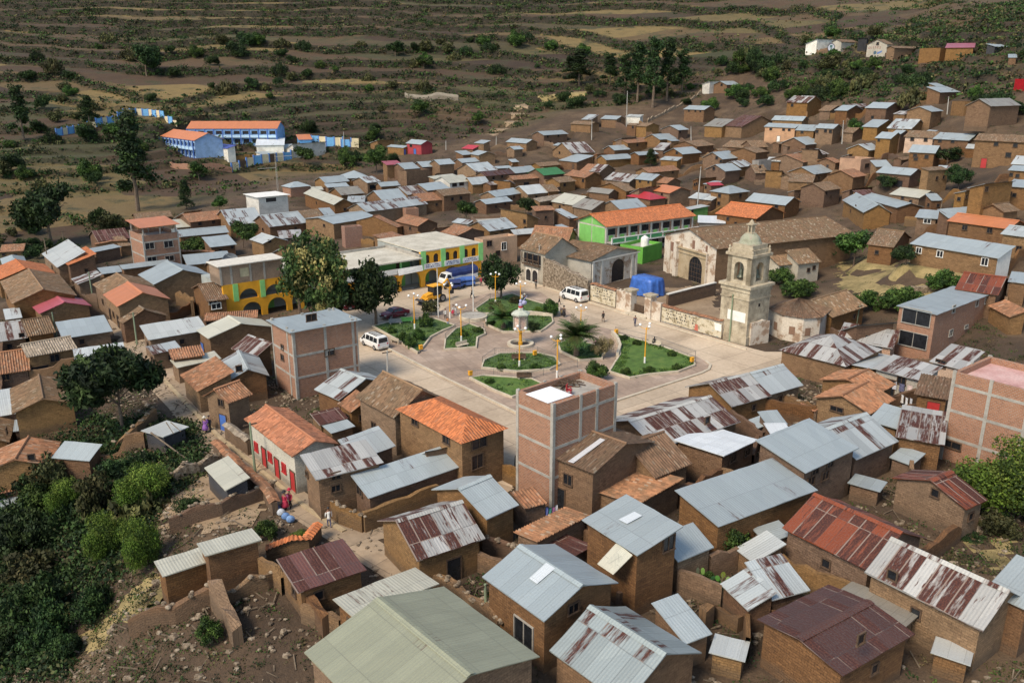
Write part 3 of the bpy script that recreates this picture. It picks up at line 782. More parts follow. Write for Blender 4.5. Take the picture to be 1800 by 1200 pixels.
g 195,108 533,58 148,28 4 k4 a W385,115*1.1*1 D270,220*2*1.9*k # house with pale grey ridged tile roof at the left edge above a dark yard
s 535,140 885,90 525,55 3 t1 a
g -10,228 206,200 -25,85 3.2 k1 a W20,252
s 1250,182 1547,112 1215,130 2.6 tc a
s 1212,127 1432,87 1190,58 3.4 k1 a
g 1610,275 1555,140 1742,190 3.5 t2 a
g 525,430 480,270 305,400 3.5 k0 a # old tiled house with a gable wall left of the big dark tree
s 0,520 102,505 -30,350 3 t1 a
s 60,705 100,560 -80,650 3 k0 a
s 95,630 225,628 105,552 2.5 t0 a
g 337,862 417,708 110,828 4 k1 a # old tiled house at the left edge among the foreground bushes
s 0,1062 268,1012 -10,900 3.4 k1 a W100,1065*1.2*.5
s 0,1175 195,1140 0,1110 2.6 t0 a
s 625,836 370,780 640,745 2.6 t0 a
s 1150,668 1000,625 1320,605 2.4 t1 d # black tarpaulin shed with pale tin roof and loose poles by the street
s 1585,1042 1445,890 1702,968 2.6 tc d # small tilted kiosk of pale tin sheets beside the tiled wall
s 1388,347 1275,235 1637,213 3.3 k1 a
g 1600,434 1762,352 1520,330 4.2 k1 a D1575,600*1.1*2*b W1555,430*.8*.8 # house with ridged reddish tile roof below the tall brick house
@450,600
g 255,802 -68,548 412,693 4.6 k6 l D60,800*1*2.1*r D152,890*1*2.1*r D262,970*1*2.1*r W5,740*.8*.9*r W102,812*.8*.9*r W200,890*.8*.9*r # house with reddish orange tile roof and red doors along the left street
s 430,968 882,842 325,793 4.8 t3 a W560,942*.8*.6 W560,1030*.8*.6 W350,917*.5*.5
s 700,833 967,718 598,683 3.4 t2 a
s 805,1093 1458,868 700,930 3.1 t0 a W730,1042*.8*1 W930,1165*1.2*1.2 # long house with smooth silver barrel-like roof below the orange hipped roof
s 1130,792 1362,740 1165,735 3.4 tw a
h 1440,712 1000,468 1742,590 6.2 k2 a W1567,707*1.7*1.1 W1555,842*1.3*1.4 W1120,560*1*.8 W1340,690*1*.8 # large two-storey house with orange hipped tile roof beside the plaza road
g 975,532 720,385 1157,335 5 k0 a W830,590*.8*.7 # tall old house with dark grey tiled roof beside the orange hipped roof
s 665,497 585,430 760,400 3 k1 a
g 590,407 425,335 772,262 3.5 t2 a
s 450,586 640,522 390,503 2.6 t4 a
s 530,642 690,582 478,590 2.2 t0 a
s 960,612 1015,590 915,590 3 t0 a
@450,860
g 1615,202 1836,100 1425,-5 4 t0 a # house with silver gabled roof carrying a small antenna above the rusty striped roof
g 1135,490 1590,318 1000,216 3.5 t3 a D1390,500*1.2*2*k # adobe house with rust-streaked silver roof at the fork of the dirt path
s 300,717 765,560 150,487 3 t4 a # shed with dark red rusted roof and one pale sheet below the dirt crossroads
s 700,893 1283,697 520,815 4.2 tc a # building with flat cream roof behind the large grey-green hall roof
g 1310,702 1950,1172 870,775 4.6 tn a # large hall with grey-green ribbed gable roof at the bottom edge
@0,860
s 1150,607 1472,512 1095,528 3.5 tc a # lower half of a long adobe shed, cream roof with one rusted patch
s 1450,462 1832,365 1375,393 3.9 tc a # upper half of a long adobe shed with clean cream roof
@900,600
g 580,917 265,792 802,722 5.6 k3 a W395,970*.9*1 D335,1150*1.2*2*k # house with dark striped tiles and one pale strip against the brick building
g 1000,952 1249,850 815,727 3.6 k3 a # house with dark ridged tile roof right of the pale-strip tiled house
s 1490,797 1150,688 1717,692 4.2 tw a W1550,822*1.1*.7 W1650,780*1.1*.7 # adobe house with flat white sheet roof right of the dark tiled roofs
s 880,1135 1212,985 440,1060 3.4 k5 a # low house with orange and brown mottled tile roof below the brick building
s 90,1170 230,1142 -5,1060 2.8 k1 a
g 1583,561 1028,748 1387,388 3.6 t3 a # long house with checkered silver and rust roof below the plaza corner
g 1810,378 1541,454 1658,221 3.2 t3 a # house with heavily rusted brown roof beside the plaza road
g 2036,304 1814,377 1905,155 3.2 t2 a # house with silver roof and a few rust stripes at the plaza corner
s 1460,1288 2128,1042 1165,1050 4.6 t0 a # broad house with wide clean silver roof right of the mottled tile roof
@900,860
s 880,452 508,213 1187,265 6.2 t0 a W1100,375*1.1*1.2 # tall two-storey adobe house with silver roof and a lean-to awning
s 1168,503 1400,393 1050,330 3.2 t0 a
s 185,360 547,200 10,340 3.2 k5 a # narrow lean-to with thick orange tiles left of the tall two-storey house
s 430,462 560,405 200,358 2.6 t4 a
g 230,910 -185,612 491,666 5 t7 a W430,832*.9*.7 W85,1010*1.9*1.9*g # large house with clean blue-grey gabled roof and one white sheet
g 290,1128 795,1492 560,820 3.6 t6 a # house with blue-grey rust-flecked gable roof cut by the bottom edge
s 1215,1078 1380,1000 985,805 2.6 t0 a # narrow tin lean-to beside the prickly pear plants
s 1390,1140 1565,1130 1450,1035 2 t1 a
s 1660,843 1480,650 1800,740 2.4 t2 a
@1350,600
h 545,172 90,58 790,62 3.5 t3 a # long adobe house with striped rust and silver roof at the plaza's right corner
s 748,188 545,172 895,108 3.4 t1 a
s 1083,277 748,188 1222,180 3.2 t3 l D870,250*1.1*1.9*k W940,275*1*.8
s 1372,197 1148,130 1520,70 3 t3 p W1215,155*1.2*.9
s 1270,408 1038,328 1298,265 3 k3 a D1165,440*1.3*2*r # small house with striped tile roof and red door beside the right brick building
g 710,505 882,405 520,385 3.8 k1 a W485,475*1.4*.5 # nearer of two twin gabled tile houses right of the plaza corner
g 745,372 885,300 557,266 3.8 k1 a # farther of two twin gabled tile houses right of the plaza corner
s 910,612 712,535 1017,490 3.6 t0 a
s 1235,722 905,640 1257,500 4 t3 a # adobe house with whitish rust-patched roof against the right brick building
g 615,822 902,697 405,612 4 t2 a # house with silver roof and thin red stripes right of the broad pale roof
s 265,915 622,747 -70,690 5.6 t0 a W330,905*.9*.7 W435,855*.9*.7 W300,980*1*.8 W400,940*1*.8 # two-storey house with broad pale dappled silver roof and a wooden balcony
g 1385,1172 1530,1105 1140,974 3.6 t5 a # adobe house with orange rusted left slope beside the right edge tree
s 1010,869 932,832 1072,795 2.2 t0 a
s 785,1052 580,950 797,1000 2 t0 a
s 0,592 92,547 0,515 3 t0 a
s 20,648 120,625 0,595 3 tw a
@1350,860
s 30,772 277,690 -150,510 2.6 t2 a
g 713,560 130,262 925,300 4 t5 a # long house with rusty red roof and pale seams, lower right
g 1500,978 718,562 1660,690 4 t3 a # long house with silver roof and rows of rust streaks, lower right
s 1530,706 1830,860 1745,458 4.5 t0 a
g 520,1290 1010,1015 218,1060 4 tm a # house with dark maroon gabled roof at the bottom edge
s 950,962 460,745 1080,860 2.8 tl a
s 1150,1140 1330,1180 1185,1065 2 t1 a
@900,330
g 1440,180 1720,212 1545,104 5 k2 a # cream school block with orange-red tile roof behind the church
s 1310,243 1500,243 1300,195 3.5 tw g # low building with flat white sheet roof between the two tiled school blocks
f 920,418 1050,388 765,412 4 t0 n # bright green flat-roofed building below the green school
@1350,330
g 450,908 682,832 312,787 3.6 k0 a # old tiled house adjoining the peeling round corner house
s 80,547 200,522 5,452 4 k0 l # front tiled annex on the church's right side
s 215,537 370,506 140,430 4.2 k0 l # rear tiled annex on the church's right side
@0,0,1
g 341,247 284,239.5 364,233 6.5 to u # near wing of the blue school with orange roof at its left end
G 484,226 331,224 489,213 6.5 to u # main wing of the blue school with one long orange roof
S 398,261 345,254.5 413,254 5.4 tb w W350,265*1*.9 W359,266*1*.9 # white school annex with a dark blue roof
@450,60
s 0,782 195,765 10,733 3 tw w # small white pavilion inside the blue school's wall
s 40,846 145,818 0,825 2.6 t0 w
s 90,816 290,800 55,778 2.8 t0 w
s 205,812 430,768 255,742 3 t1 w
s 300,742 395,736 290,704 3 to u # small blue hut with orange roof at the right of the blue school
@1050,180,2.987
s 1130,420 1000,415 1140,375 3 k0 a
s 480,500 600,515 520,470 3 t1 a
g 640,255 770,250 640,225 3 k0 a
s 960,310 890,300 960,285 4 t1 a
s 990,388 900,382 980,350 2.6 t3 a
s 330,300 420,310 350,275 3 t2 a
s 1180,275 1090,265 1170,240 2.6 t3 a
@500,280,2.987
s 330,225 420,230 340,195 3 t2 a
s 880,330 960,345 900,300 2.6 t2 a
s 1210,130 1120,120 1200,95 3 t0 a
@1350,60
s 880,560 960,575 900,520 3 t3 a
g 520,690 600,700 560,655 3 k0 a
s 1090,690 1150,700 1110,660 3 t0 a
g 30,770 110,765 40,735 3 k0 a
s 520,860 600,850 540,825 3 t2 a
s 1180,960 1260,975 1200,920 3 t2 a
g 880,880 960,870 900,840 3 k0 a
@1300,680,2.688
s 130,735 70,675 245,695 2.6 t0 a
s 70,828 20,806 215,740 2.4 t1 a
@1080,620,3.36
s 850,442 800,390 985,388 2.2 t0 d
"""
ALL = parse_houses(HOUSE_TXT)
LANDMARKS = []       # filled with (u, v, phrase) of the things one can find at once
# ------------------------------------------------------------------ ground, roads
def axis(lo, a, b, hi, st):
    mid = list(np.arange(a, b, st)); l = []; x = a; d = st
    while x > lo: d *= 1.35; x -= d; l.append(x)
    r = []; x = b; d = st
    while x < hi: r.append(x); d *= 1.35; x += d
    return np.array(sorted(l)+mid+r)
def make_ground():
    gx = axis(-1500, -330, 330, 1500, 2.2); gy = axis(-500, 24, 520, 1600, 2.2)
    X, Y = np.meshgrid(gx, gy, indexing='ij'); Z = H(X, Y)
    # sunken a little under the flat core so that roads lie clear of it
    n, m = X.shape
    V = np.stack([X, Y, Z], -1).reshape(-1, 3)
    I = np.arange(n*m).reshape(n, m)
    Fq = np.stack([I[:-1, :-1], I[1:, :-1], I[1:, 1:], I[:-1, 1:]], -1).reshape(-1, 4)
    me = bpy.data.meshes.new('ground'); me.vertices.add(len(V)); me.vertices.foreach_set('co', V.ravel())
    me.loops.add(Fq.size); me.loops.foreach_set('vertex_index', Fq.ravel()); me.polygons.add(len(Fq)); me.polygons.foreach_set('loop_start', np.arange(0, Fq.size, 4)); me.polygons.foreach_set('loop_total', np.full(len(Fq), 4))
    hm = np.clip(-poly_dist(V[:, 0], V[:, 1], HILL)/14.0, 0, 1)
    ca = me.color_attributes.new('Col', 'FLOAT_COLOR', 'POINT')
    ca.data.foreach_set('color', np.stack([hm, hm, hm, np.ones_like(hm)], -1).ravel())
    me.polygons.foreach_set('use_smooth', [True]*len(Fq)); me.update()
    t = NT('earth'); a = attr(t); tc = t('ShaderNodeTexCoord').outputs['Object']; geo = t('ShaderNodeNewGeometry')
    n1 = t.noise(tc, .018, 5, .6); n2 = t.noise(tc, .11, 7, .65); n3 = t.noise(tc, 1.1, 6, .7); n4 = t.noise(tc, 5.0, 4, .7)
    town = t.ramp(n2, [(.3,(.038,.025,.015)),(.5,(.082,.052,.030)),(.7,(.15,.10,.058))])
    # fields: each terrace strip ploughed, fallow or stubble
    s = t('ShaderNodeSeparateXYZ', {0: tc})
    vor = t('ShaderNodeTexVoronoi', feature='F1'); mp = t('ShaderNodeMapping'); t.set(mp.inputs[0], tc); mp.inputs['Scale'].default_value = (.017, .03, .16); t.set(vor.inputs['Vector'], mp.outputs[0]); vor.inputs['Scale'].default_value = 1.0
    vc = t('ShaderNodeSeparateColor', {0: vor.outputs['Color']})
    field = t.ramp(vc.outputs[0], [(0.0,(.042,.024,.013)),(.3,(.072,.041,.020)),(.5,(.105,.064,.030)),(.66,(.048,.048,.018)),(.86,(.21,.145,.052)),(1.0,(.085,.053,.025))])
    field = t.mix(.6, field, t.mix(1.0, field, t.ramp(n2, [(.3,.55),(.7,1.35)]), 'MULTIPLY'))
    grass = t.ramp(n3, [(.3,(.018,.024,.008)),(.55,(.046,.046,.017)),(.75,(.11,.085,.034))])
    gm = t.math('MULTIPLY', t.math('SUBTRACT', n2, .50), 7., True)
    field = t.mix(t.math('MULTIPLY', gm, .9), field, grass)
    nz = t('ShaderNodeSeparateXYZ', {0: geo.outputs['Normal']}).outputs[2]
    bank = t.math('MULTIPLY', t.math('SUBTRACT', .955, nz), 12., True)       # steep banks are scrub and dry stone
    bcol = t.ramp(n3, [(.3,(.009,.010,.005)),(.5,(.022,.018,.009)),(.68,(.05,.033,.017)),(.85,(.09,.065,.035))])
    field = t.mix(t.math('MULTIPLY', bank, .96), field, bcol)
    c = t.mix(a.outputs['Fac'], town, field)
    c = t.mix(.7, c, t.mix(1.0, c, t.ramp(n4, [(.3,.6),(.7,1.3)]), 'MULTIPLY'))
    t.bump(t.math('ADD', n3, t.math('MULTIPLY', n4, .5)), .7, .35)
    me.materials.append(t.done(c, .98, 0))
    o = bpy.data.objects.new('ground', me); col.objects.link(o); o['kind'] = 'structure'
    return o
# ------------------------------------------------------------------ light
w = bpy.data.worlds.new('World'); scene.world = w; w.use_nodes = True
nt = w.node_tree; bg = nt.nodes['Background']
SUN_AZ, SUN_EL = math.radians(-138), math.radians(48)     # measured clockwise from +Y
sky = nt.nodes.new('ShaderNodeTexSky'); sky.sky_type = 'NISHITA'; sky.sun_disc = False; sky.sun_elevation = SUN_EL; sky.sun_rotation = SUN_AZ
sky.altitude = 2000; sky.dust_density = 3.0; sky.air_density = 1.0
tint = nt.nodes.new('ShaderNodeMix'); tint.data_type = 'RGBA'; tint.blend_type = 'MULTIPLY'; tint.inputs[0].default_value = 1.0; tint.inputs[7].default_value = (1.0, .92, .77, 1)    # thin warm overcast
nt.links.new(sky.outputs[0], tint.inputs[6]); nt.links.new(tint.outputs[2], bg.inputs[0]); bg.inputs[1].default_value = .15
sd = bpy.data.lights.new('sun', 'SUN'); sun = bpy.data.objects.new('sun', sd); col.objects.link(sun)
sd.energy = 2.0; sd.angle = math.radians(18); sd.color = (1, .87, .70)
dv = Vector((math.sin(SUN_AZ)*math.cos(SUN_EL), math.cos(SUN_AZ)*math.cos(SUN_EL), math.sin(SUN_EL)))
sun.rotation_euler = dv.to_track_quat('Z', 'Y').to_euler(); sun.location = (0, 0, 150)
vs = scene.view_settings; vs.view_transform = 'Standard'; vs.look = 'None'; vs.exposure = 0.97; vs.gamma = 1
BUILT = []
for (mode, A, B, C, h, roof, wall, wins, lab) in ALL:
    h *= .80 if A[1] > 430 else .86
    wins = [(k, a, b, c_*.88, d_*.88, m_) for k, a, b, c_, d_, m_ in wins]
    S = solve(mode.lower(), A, B, C, h, None, mode.isupper()); mode = mode.lower()
    e_ = np.array([math.cos(S['ang']), math.sin(S['ang'])]); n_ = np.array([-e_[1], e_[0]]); gl, gd = .05*S['L'], .06*S['d']
    S['o'] = (S['o'][0]-e_[0]*gl/2-n_[0]*gd/2, S['o'][1]-e_[1]*gl/2-n_[1]*gd/2); S['L'] += gl; S['d'] += gd
    S.update(px=A, lab=lab, mode=mode, roofk=roof, wallk=wall, C=C, B=B, h=h, wins=wins)
    BUILT.append(S)
# level pads cut into the slope under the houses
PD = []
for S in BUILT:
    z0 = S['ze']-S['h']
    if S['D'] < 95 and abs(z0) < .3: continue
    a, L_, d_ = S['ang'], S['L'], S['d']; ex = np.array([math.cos(a), math.sin(a)]); ey = np.array([-ex[1], ex[0]])
    c = np.array(S['o']) + ex*L_/2 + ey*d_/2; PD.append((c[0], c[1], ex[0], ex[1], L_/2+.3, abs(d_)/2+.3, z0))
PD = np.array(PD); H_open = H
def H(x, y):
    x = np.asarray(x, float); y = np.asarray(y, float); z = H_open(x, y).ravel().copy(); sh = x.shape; xf, yf = x.ravel(), y.ravel()
    if len(xf) > 3000:
        wt = np.zeros(len(xf)); zt = np.zeros(len(xf))
        for c in PD:
            k = np.where((np.abs(xf-c[0]) < 22) & (np.abs(yf-c[1]) < 22))[0]
            if not len(k): continue
            dx, dy = xf[k]-c[0], yf[k]-c[1]; u = np.abs(dx*c[2]+dy*c[3])-c[4]; v = np.abs(-dx*c[3]+dy*c[2])-c[5]; d = np.hypot(np.maximum(u, 0), np.maximum(v, 0)); w_ = sm(1-d/2.6)
            wt[k] += w_**2; zt[k] += w_**2*c[6]
        wmax = np.minimum(1, np.sqrt(wt)); z = z*(1-wmax)+np.where(wt > 0, zt/np.maximum(wt, 1e-9), 0)*wmax
    else:
        dx = xf[:, None]-PD[None, :, 0]; dy = yf[:, None]-PD[None, :, 1]; u = np.abs(dx*PD[:, 2]+dy*PD[:, 3])-PD[:, 4]; v = np.abs(-dx*PD[:, 3]+dy*PD[:, 2])-PD[:, 5]
        w_ = sm(1-np.hypot(np.maximum(u, 0), np.maximum(v, 0))/2.6)**2; wt = w_.sum(1); wmax = np.minimum(1, np.sqrt(wt)); z = z*(1-wmax)+np.where(wt > 0, (w_*PD[:, 6]).sum(1)/np.maximum(wt, 1e-9), 0)*wmax
    return z.reshape(sh)
GROUND = make_ground()
for S in BUILT:
    small = S['h'] <= 2.3 and S['mode'] == 's'; lab = S['lab']
    build_house(S, S['mode'], S['roofk'], S['wallk'], S['wins'], lab or '?', 'shed' if small else 'adobe_house', 'shed' if small else 'house', 'sheds and lean-tos of the town' if small else 'houses of the town')
rw_ = random.Random(12)
for S in BUILT:                      # a small window in some of the otherwise blank adobe walls
    if not S['wins'] and S['D'] < 230 and S['mode'] in 'gs' and S['h'] > 2.2 and rw_.random() < .6:
        x0, y0, x1, y1 = S['ext']
        for fx, fy in ((rw_.uniform(.25, .75), 0), (0 if rw_.random() < .5 else 1, rw_.uniform(.35, .65))):
            p = S['M'] @ Vector((x0+(x1-x0)*fx, y0+(y1-y0)*fy, S['zb']+S['E']*.62)); u, v = proj(p.x, p.y, p.z); r_ = wall_hit(S, u, v)
            if r_ and r_[0] < .05: add_opening(S, ('W', float(u), float(v), .55, .6, ''))
# painted bands and balcony of the blue school wings, green ground floor of the white house, white end wall
for S in BUILT:
    l = S['lab'] or ''; x0, y0, x1, y1 = S['ext']; r = S['root']; E = S['E']
    if 'wing of the blue school' in l:
        DB = paint((.05,.13,.40), .65, 0, .1, 1.); LBP = paint((.42,.60,.78), .7, 0, .1, 1.)
        m = MB(); m.box(x0, y0-.9, E*.46, x1, y0-.75, E*.62); m.build('balcony_parapet', LBP, r)
        m = MB(); m.box(x0, y0-.75, E*.44, x1, y0, E*.47); m.build('balcony_floor', CONC, r)
        n = max(3, int((x1-x0)/3.0))
        for k in range(n+1): m = MB(); x = x0+(x1-x0)*k/n; m.box(x-.18, y0-.93, 0, x+.18, y0-.6, E-.1); m.build('pillar', DB, r)
        for k in range(n):
            xa = x0+(x1-x0)*(k+.18)/n; xb = x0+(x1-x0)*(k+.82)/n
            for za, zb in ((.12, .36), (.66, .86)): m = MB(); m.box(xa, y0-.03, E*za, xb, y0-.004, E*zb); m.build('window_pane', PANE, r)
    if 'white three-storey' in l:
        m = MB(); m.box(x0-.03, y0-.03, .0, x1+.03, y1+.03, 2.0); m.build('green_ground_floor', GREENP, r)
        m = MB(); m.box(x0-.5, y0-.5, E+.02, x1+.5, y1+.5, E+.1); m.build('roof_sheet', WHITE, r)
    if 'white end wall' in l:
        for xe, s in ((x0, -1), (x1, 1)):
            pw = S['M'] @ Vector((xe, y0, 0))
            if (s > 0) == (not S['flip']) or True:
                if pw.x > (S['M'] @ Vector(((x0+x1)/2, y0, 0))).x: m = MB(); q = xe+s*.03; m.face([(q,y0,0),(q,y1,0),(q,y1,E-.1+wall_prof(S,'s',y1)),(q,y0,E-.1+wall_prof(S,'s',y0))]); m.build('white_end', WHITE, r)

# single replaced sheets lying on the front roof slopes
def roof_patch(key, px, c, name='replaced_sheet'):
    for S in BUILT:
        if S['lab'] and key in S['lab']:
            M = S['M']; inv = M.inverted(); o = inv @ Vector((0, 0, CAMH)); pts = []
            for u, v in px:
                d = inv.to_3x3() @ Vector(ray(u, v)); s = S['s']     # plane z = ze + s*y
                t = (S['ze']+s*o.y-o.z)/(d.z-s*d.y); p = o+d*t; pts.append(Vector((p.x, p.y, p.z-S['zb']+.075)))
            m = MB(); m.cur = c; m.face(pts, [(0,0),(1,0),(1,2.4),(0,2.4)]); m.build(name, TIN, S['root'])
roof_patch('clean blue-grey gabled', [(960,990),(976,1000),(944,1027.5),(930,1017.5)], (.62,.66,.68,0))
roof_patch('tall two-storey adobe house', [(1115,900),(1129,907.5),(1102,922),(1087,914)], (.62,.66,.68,0))
roof_patch('dark striped tiles and one pale strip', [(1055,771),(1064,774),(1008,815),(998,812)], (.6,.6,.62,.1))
# ------------------------------------------------------------------ special buildings
def arch_wall(mb, x0, x1, z0, z1, ops, t, y=0.0, M=None, c=None, nseg=10):
    """wall in the x-z plane, front at y, back at y+t, with real openings (xa, xb, zbottom, zspring, arched)"""
    tr = (lambda p: M @ Vector(p)) if M is not None else (lambda p: p)
    def fq(xa, za, xb, zb, xc=None, zc=None, zd=None):
        # quad xa..xb between lower (za, zb at ends) and upper (zc, zd)
        lo0, lo1, up0, up1 = za, zb, zc, zd
        if max(up0-lo0, up1-lo1) < 1e-4: return
        mb.face([tr((xa, y, lo0)), tr((xb, y, lo1)), tr((xb, y, up1)), tr((xa, y, up0))], [(xa, lo0), (xb, lo1), (xb, up1), (xa, up0)], c)
        mb.face([tr((xb, y+t, lo1)), tr((xa, y+t, lo0)), tr((xa, y+t, up0)), tr((xb, y+t, up1))], [(xb, lo1), (xa, lo0), (xa, up0), (xb, up1)], c)
    ops = sorted(ops); x = x0
    for xa, xb, zb, zs, arc in ops:
        fq(x, z0, xa, z0, None, z1, z1)
        if zb > z0: fq(xa, z0, xb, z0, None, zb, zb)
        r = (xb-xa)/2; xc = (xa+xb)/2
        pts = [(xc - r*math.cos(PI*k/nseg), zs + r*math.sin(PI*k/nseg)) for k in range(nseg+1)] if arc else [(xa, zs), (xb, zs)]
        for (p, q) in zip(pts[:-1], pts[1:]): fq(p[0], p[1], q[0], q[1], None, z1, z1)
        rim = [(xa, zb)] + pts + [(xb, zb)]
        for p, q in zip(rim, rim[1:]+rim[:1]):
            mb.face([tr((p[0], y, p[1])), tr((q[0], y, q[1])), tr((q[0], y+t, q[1])), tr((p[0], y+t, p[1]))], [(0, 0), (.3, 0), (.3, .3), (0, .3)], c)
        x = xb
    fq(x, z0, x1, z0, None, z1, z1)
    mb.face([tr((x0, y, z1)), tr((x1, y, z1)), tr((x1, y+t, z1)), tr((x0, y+t, z1))], None, c)
    for xe in (x0, x1): mb.face([tr((xe, y, z0)), tr((xe, y+t, z0)), tr((xe, y+t, z1)), tr((xe, y, z1))], None, c)
def each(boxes, name, mat, parent, M=None, c=None):
    for b in boxes:
        m_ = MB(); m_.box(*b, M, c); m_.build(name, mat, parent)
def brick_frame(S, fx, fy, beams, wid=.3, proud=.05):
    """concrete columns and ring beams, a little proud of the brick"""
    x0, y0, x1, y1 = S['ext']; E = S['E']; r = S['root']; p = proud
    cs = MB()
    for f in fx:
        x = x0+(x1-x0)*f; a = min(max(x-wid/2, x0-p), x1+p-wid)
        for yy in ((y0-p, y0+.1), (y1-.1, y1+p)): cs.box(a, yy[0], -.3, a+wid, yy[1], E+.12)
    for f in fy:
        y = y0+(y1-y0)*f; a = min(max(y-wid/2, y0-p-.004), y1+p+.004-wid)
        for xx in ((x0-p-.004, x0+.1), (x1-.1, x1+p+.004)): cs.box(xx[0], a, -.3, xx[1], a+wid, E+.115)
    cs.build('column', CONC, r)
    bs = MB()
    for z in beams:
        q = p-.015
        bs.box(x0-q, y0-q, z-.13, x1+q, y0+.08, z+.13); bs.box(x0-q, y1-.08, z-.13, x1+q, y1+q, z+.13)
        bs.box(x0-q+.003, y0+.08, z-.128, x0+.08, y1-.08, z+.128); bs.box(x1-.08, y0+.08, z-.128, x1+q-.003, y1-.08, z+.128)
    bs.build('ring_beam', CONC, r)
def special_house(mode, A, B, C, h, roof, wall, wins, label, name, cat, overh=None, group=None):
    S = solve(mode, A, B, C, h); S.update(px=A, lab=label, mode=mode)
    build_house(S, mode, roof, wall, [(k, u, v, a, b, m) for k, u, v, a, b, m in wins], label, name, cat, group, None, overh)
    return S
# tall brick house left of the plaza
S1 = special_house('s', (509.5,585), (637,563), (467,562), 7.9, 't0', 'b', [('W',547,558,1.1,.7,''),('W',579,619,1.1,.7,''),('W',497,628,.7,.6,''),('W',497,610,.6,.5,'')],
    'three-storey unfinished brick house with flat silver roof, left of the plaza', 'brick_house', 'house', .45)
brick_frame(S1, (0, .49, .93), (0, .25, 1), (5.0, 2.5)) if not S1['flip'] else brick_frame(S1, (1, .51, .07), (0, .25, 1), (5.0, 2.5))
# brick building with a roof terrace in front of the plaza
S2 = special_house('f', (972.5,712), (1086,682), (905,696), 9.2, 't0', 'b', [], 'unfinished brick building with open roof terrace in front of the plaza', 'brick_building', 'building')
brick_frame(S2, (0, .42, .68, 1), (0, 1), (8.05, 5.5, 2.9))
x0, y0, x1, y1 = S2['ext']; E2 = S2['E']; r2 = S2['root']
m = MB(); m.box(x0-.1, y0+.5, E2+.02, x0+(x1-x0)*.36, y1-1.2, E2+.06); m.cur = ROOFC['tw']; m.build('sheet_cover', TIN, r2)
m = MB(); ww = x0+(x1-x0)*.36
m.box(x0+.32, y0+.32, E2-.62, ww, y0+.5, E2-.02, None, WALLC['b']); m.box(ww-.02, y0+.3, E2-.6, ww+.16, y1-1.2, E2-.01, None, WALLC['b']); m.build('stair_wall', BRICK, r2)
def loose(name, S, mbf, mats, label, cat, fx, fy, z, rz=0, group=None):
    p = S['M'] @ Vector((S['ext'][0]+(S['ext'][2]-S['ext'][0])*fx, S['ext'][1]+(S['ext'][3]-S['ext'][1])*fy, 0))
    mb = MB(); mbf(mb); o = mb.build(name, mats); o.location = (p.x, p.y, S['zb']+z); o.rotation_euler = (0, 0, S['a']+rz); tag(o, label, cat, group); return o
def _chair(mb):
    mb.box(-.22,-.22,.38,.22,.22,.43); mb.box(-.22,.18,.43,.22,.23,.9)
    for x in (-.2,.16):
        for y in (-.2,.16): mb.box(x,y,0,x+.05,y+.05,.38)
    mb.box(-.25,-.2,.6,-.2,.2,.64); mb.box(.2,-.2,.6,.25,.2,.64)
loose('plastic_chair', S2, _chair, REDP, 'red plastic chair on the brick building\'s roof terrace', 'chair', .5, .45, E2-.6, .5)
def _wood(mb):
    for k in range(26):
        a = random.uniform(0, PI); x, y = random.uniform(-.8,.8), random.uniform(-.5,.5); z = .06+.02*k
        mb.tube((x-.8*math.cos(a), y-.8*math.sin(a), z*.6), (x+.8*math.cos(a), y+.8*math.sin(a), z), .05, .03, 5)
loose('firewood_pile', S2, _wood, WOOD, 'pile of dark firewood in the brick building\'s terrace corner', 'firewood', .68, .8, E2-.6)
# brick building at the right edge
S3 = special_house('f', (1677,653), (1862,701), (1740,624), 8.5, 't0', 'b', [('W',1670,780,1.6,.6,'')], 'large unfinished brick building with pink terrace floor at the right edge', 'brick_building', 'building')
brick_frame(S3, (0, .38, .75, 1), (0, .5, 1), (7.3, 4.9, 2.3))
m = MB(); a, b, c_, d_ = S3['ext']; m.box(a+.32, b+.32, S3['E']-.595, c_-.32, d_-.32, S3['E']-.57); m.build('terrace_floor', mk_mix('pink_screed', [(.3,(.42,.22,.20)),(.5,(.56,.34,.31)),(.7,(.62,.44,.40))], .6), S3['root'])
# pinkish three-storey block
S4 = special_house('s', (1647.5,553), (1744,516), (1574,537), 6.0, 't0', 'b', [('W',1611,557,3.4,1.9,'g'),('W',1605,597,3.4,1.8,'g'),('W',1671,585,.9,.8,'g'),('W',1698,574,.9,.4,'g'),('W',1727,568,.8,1.2,'g'),('W',1676,543,.7,.9,'g'),('W',1717,533,.7,.8,'g'),('W',1733,528,.7,.8,'g')],
    'tall narrow brick house with blue-grey roof and two wide dark openings', 'brick_house', 'house', .3)
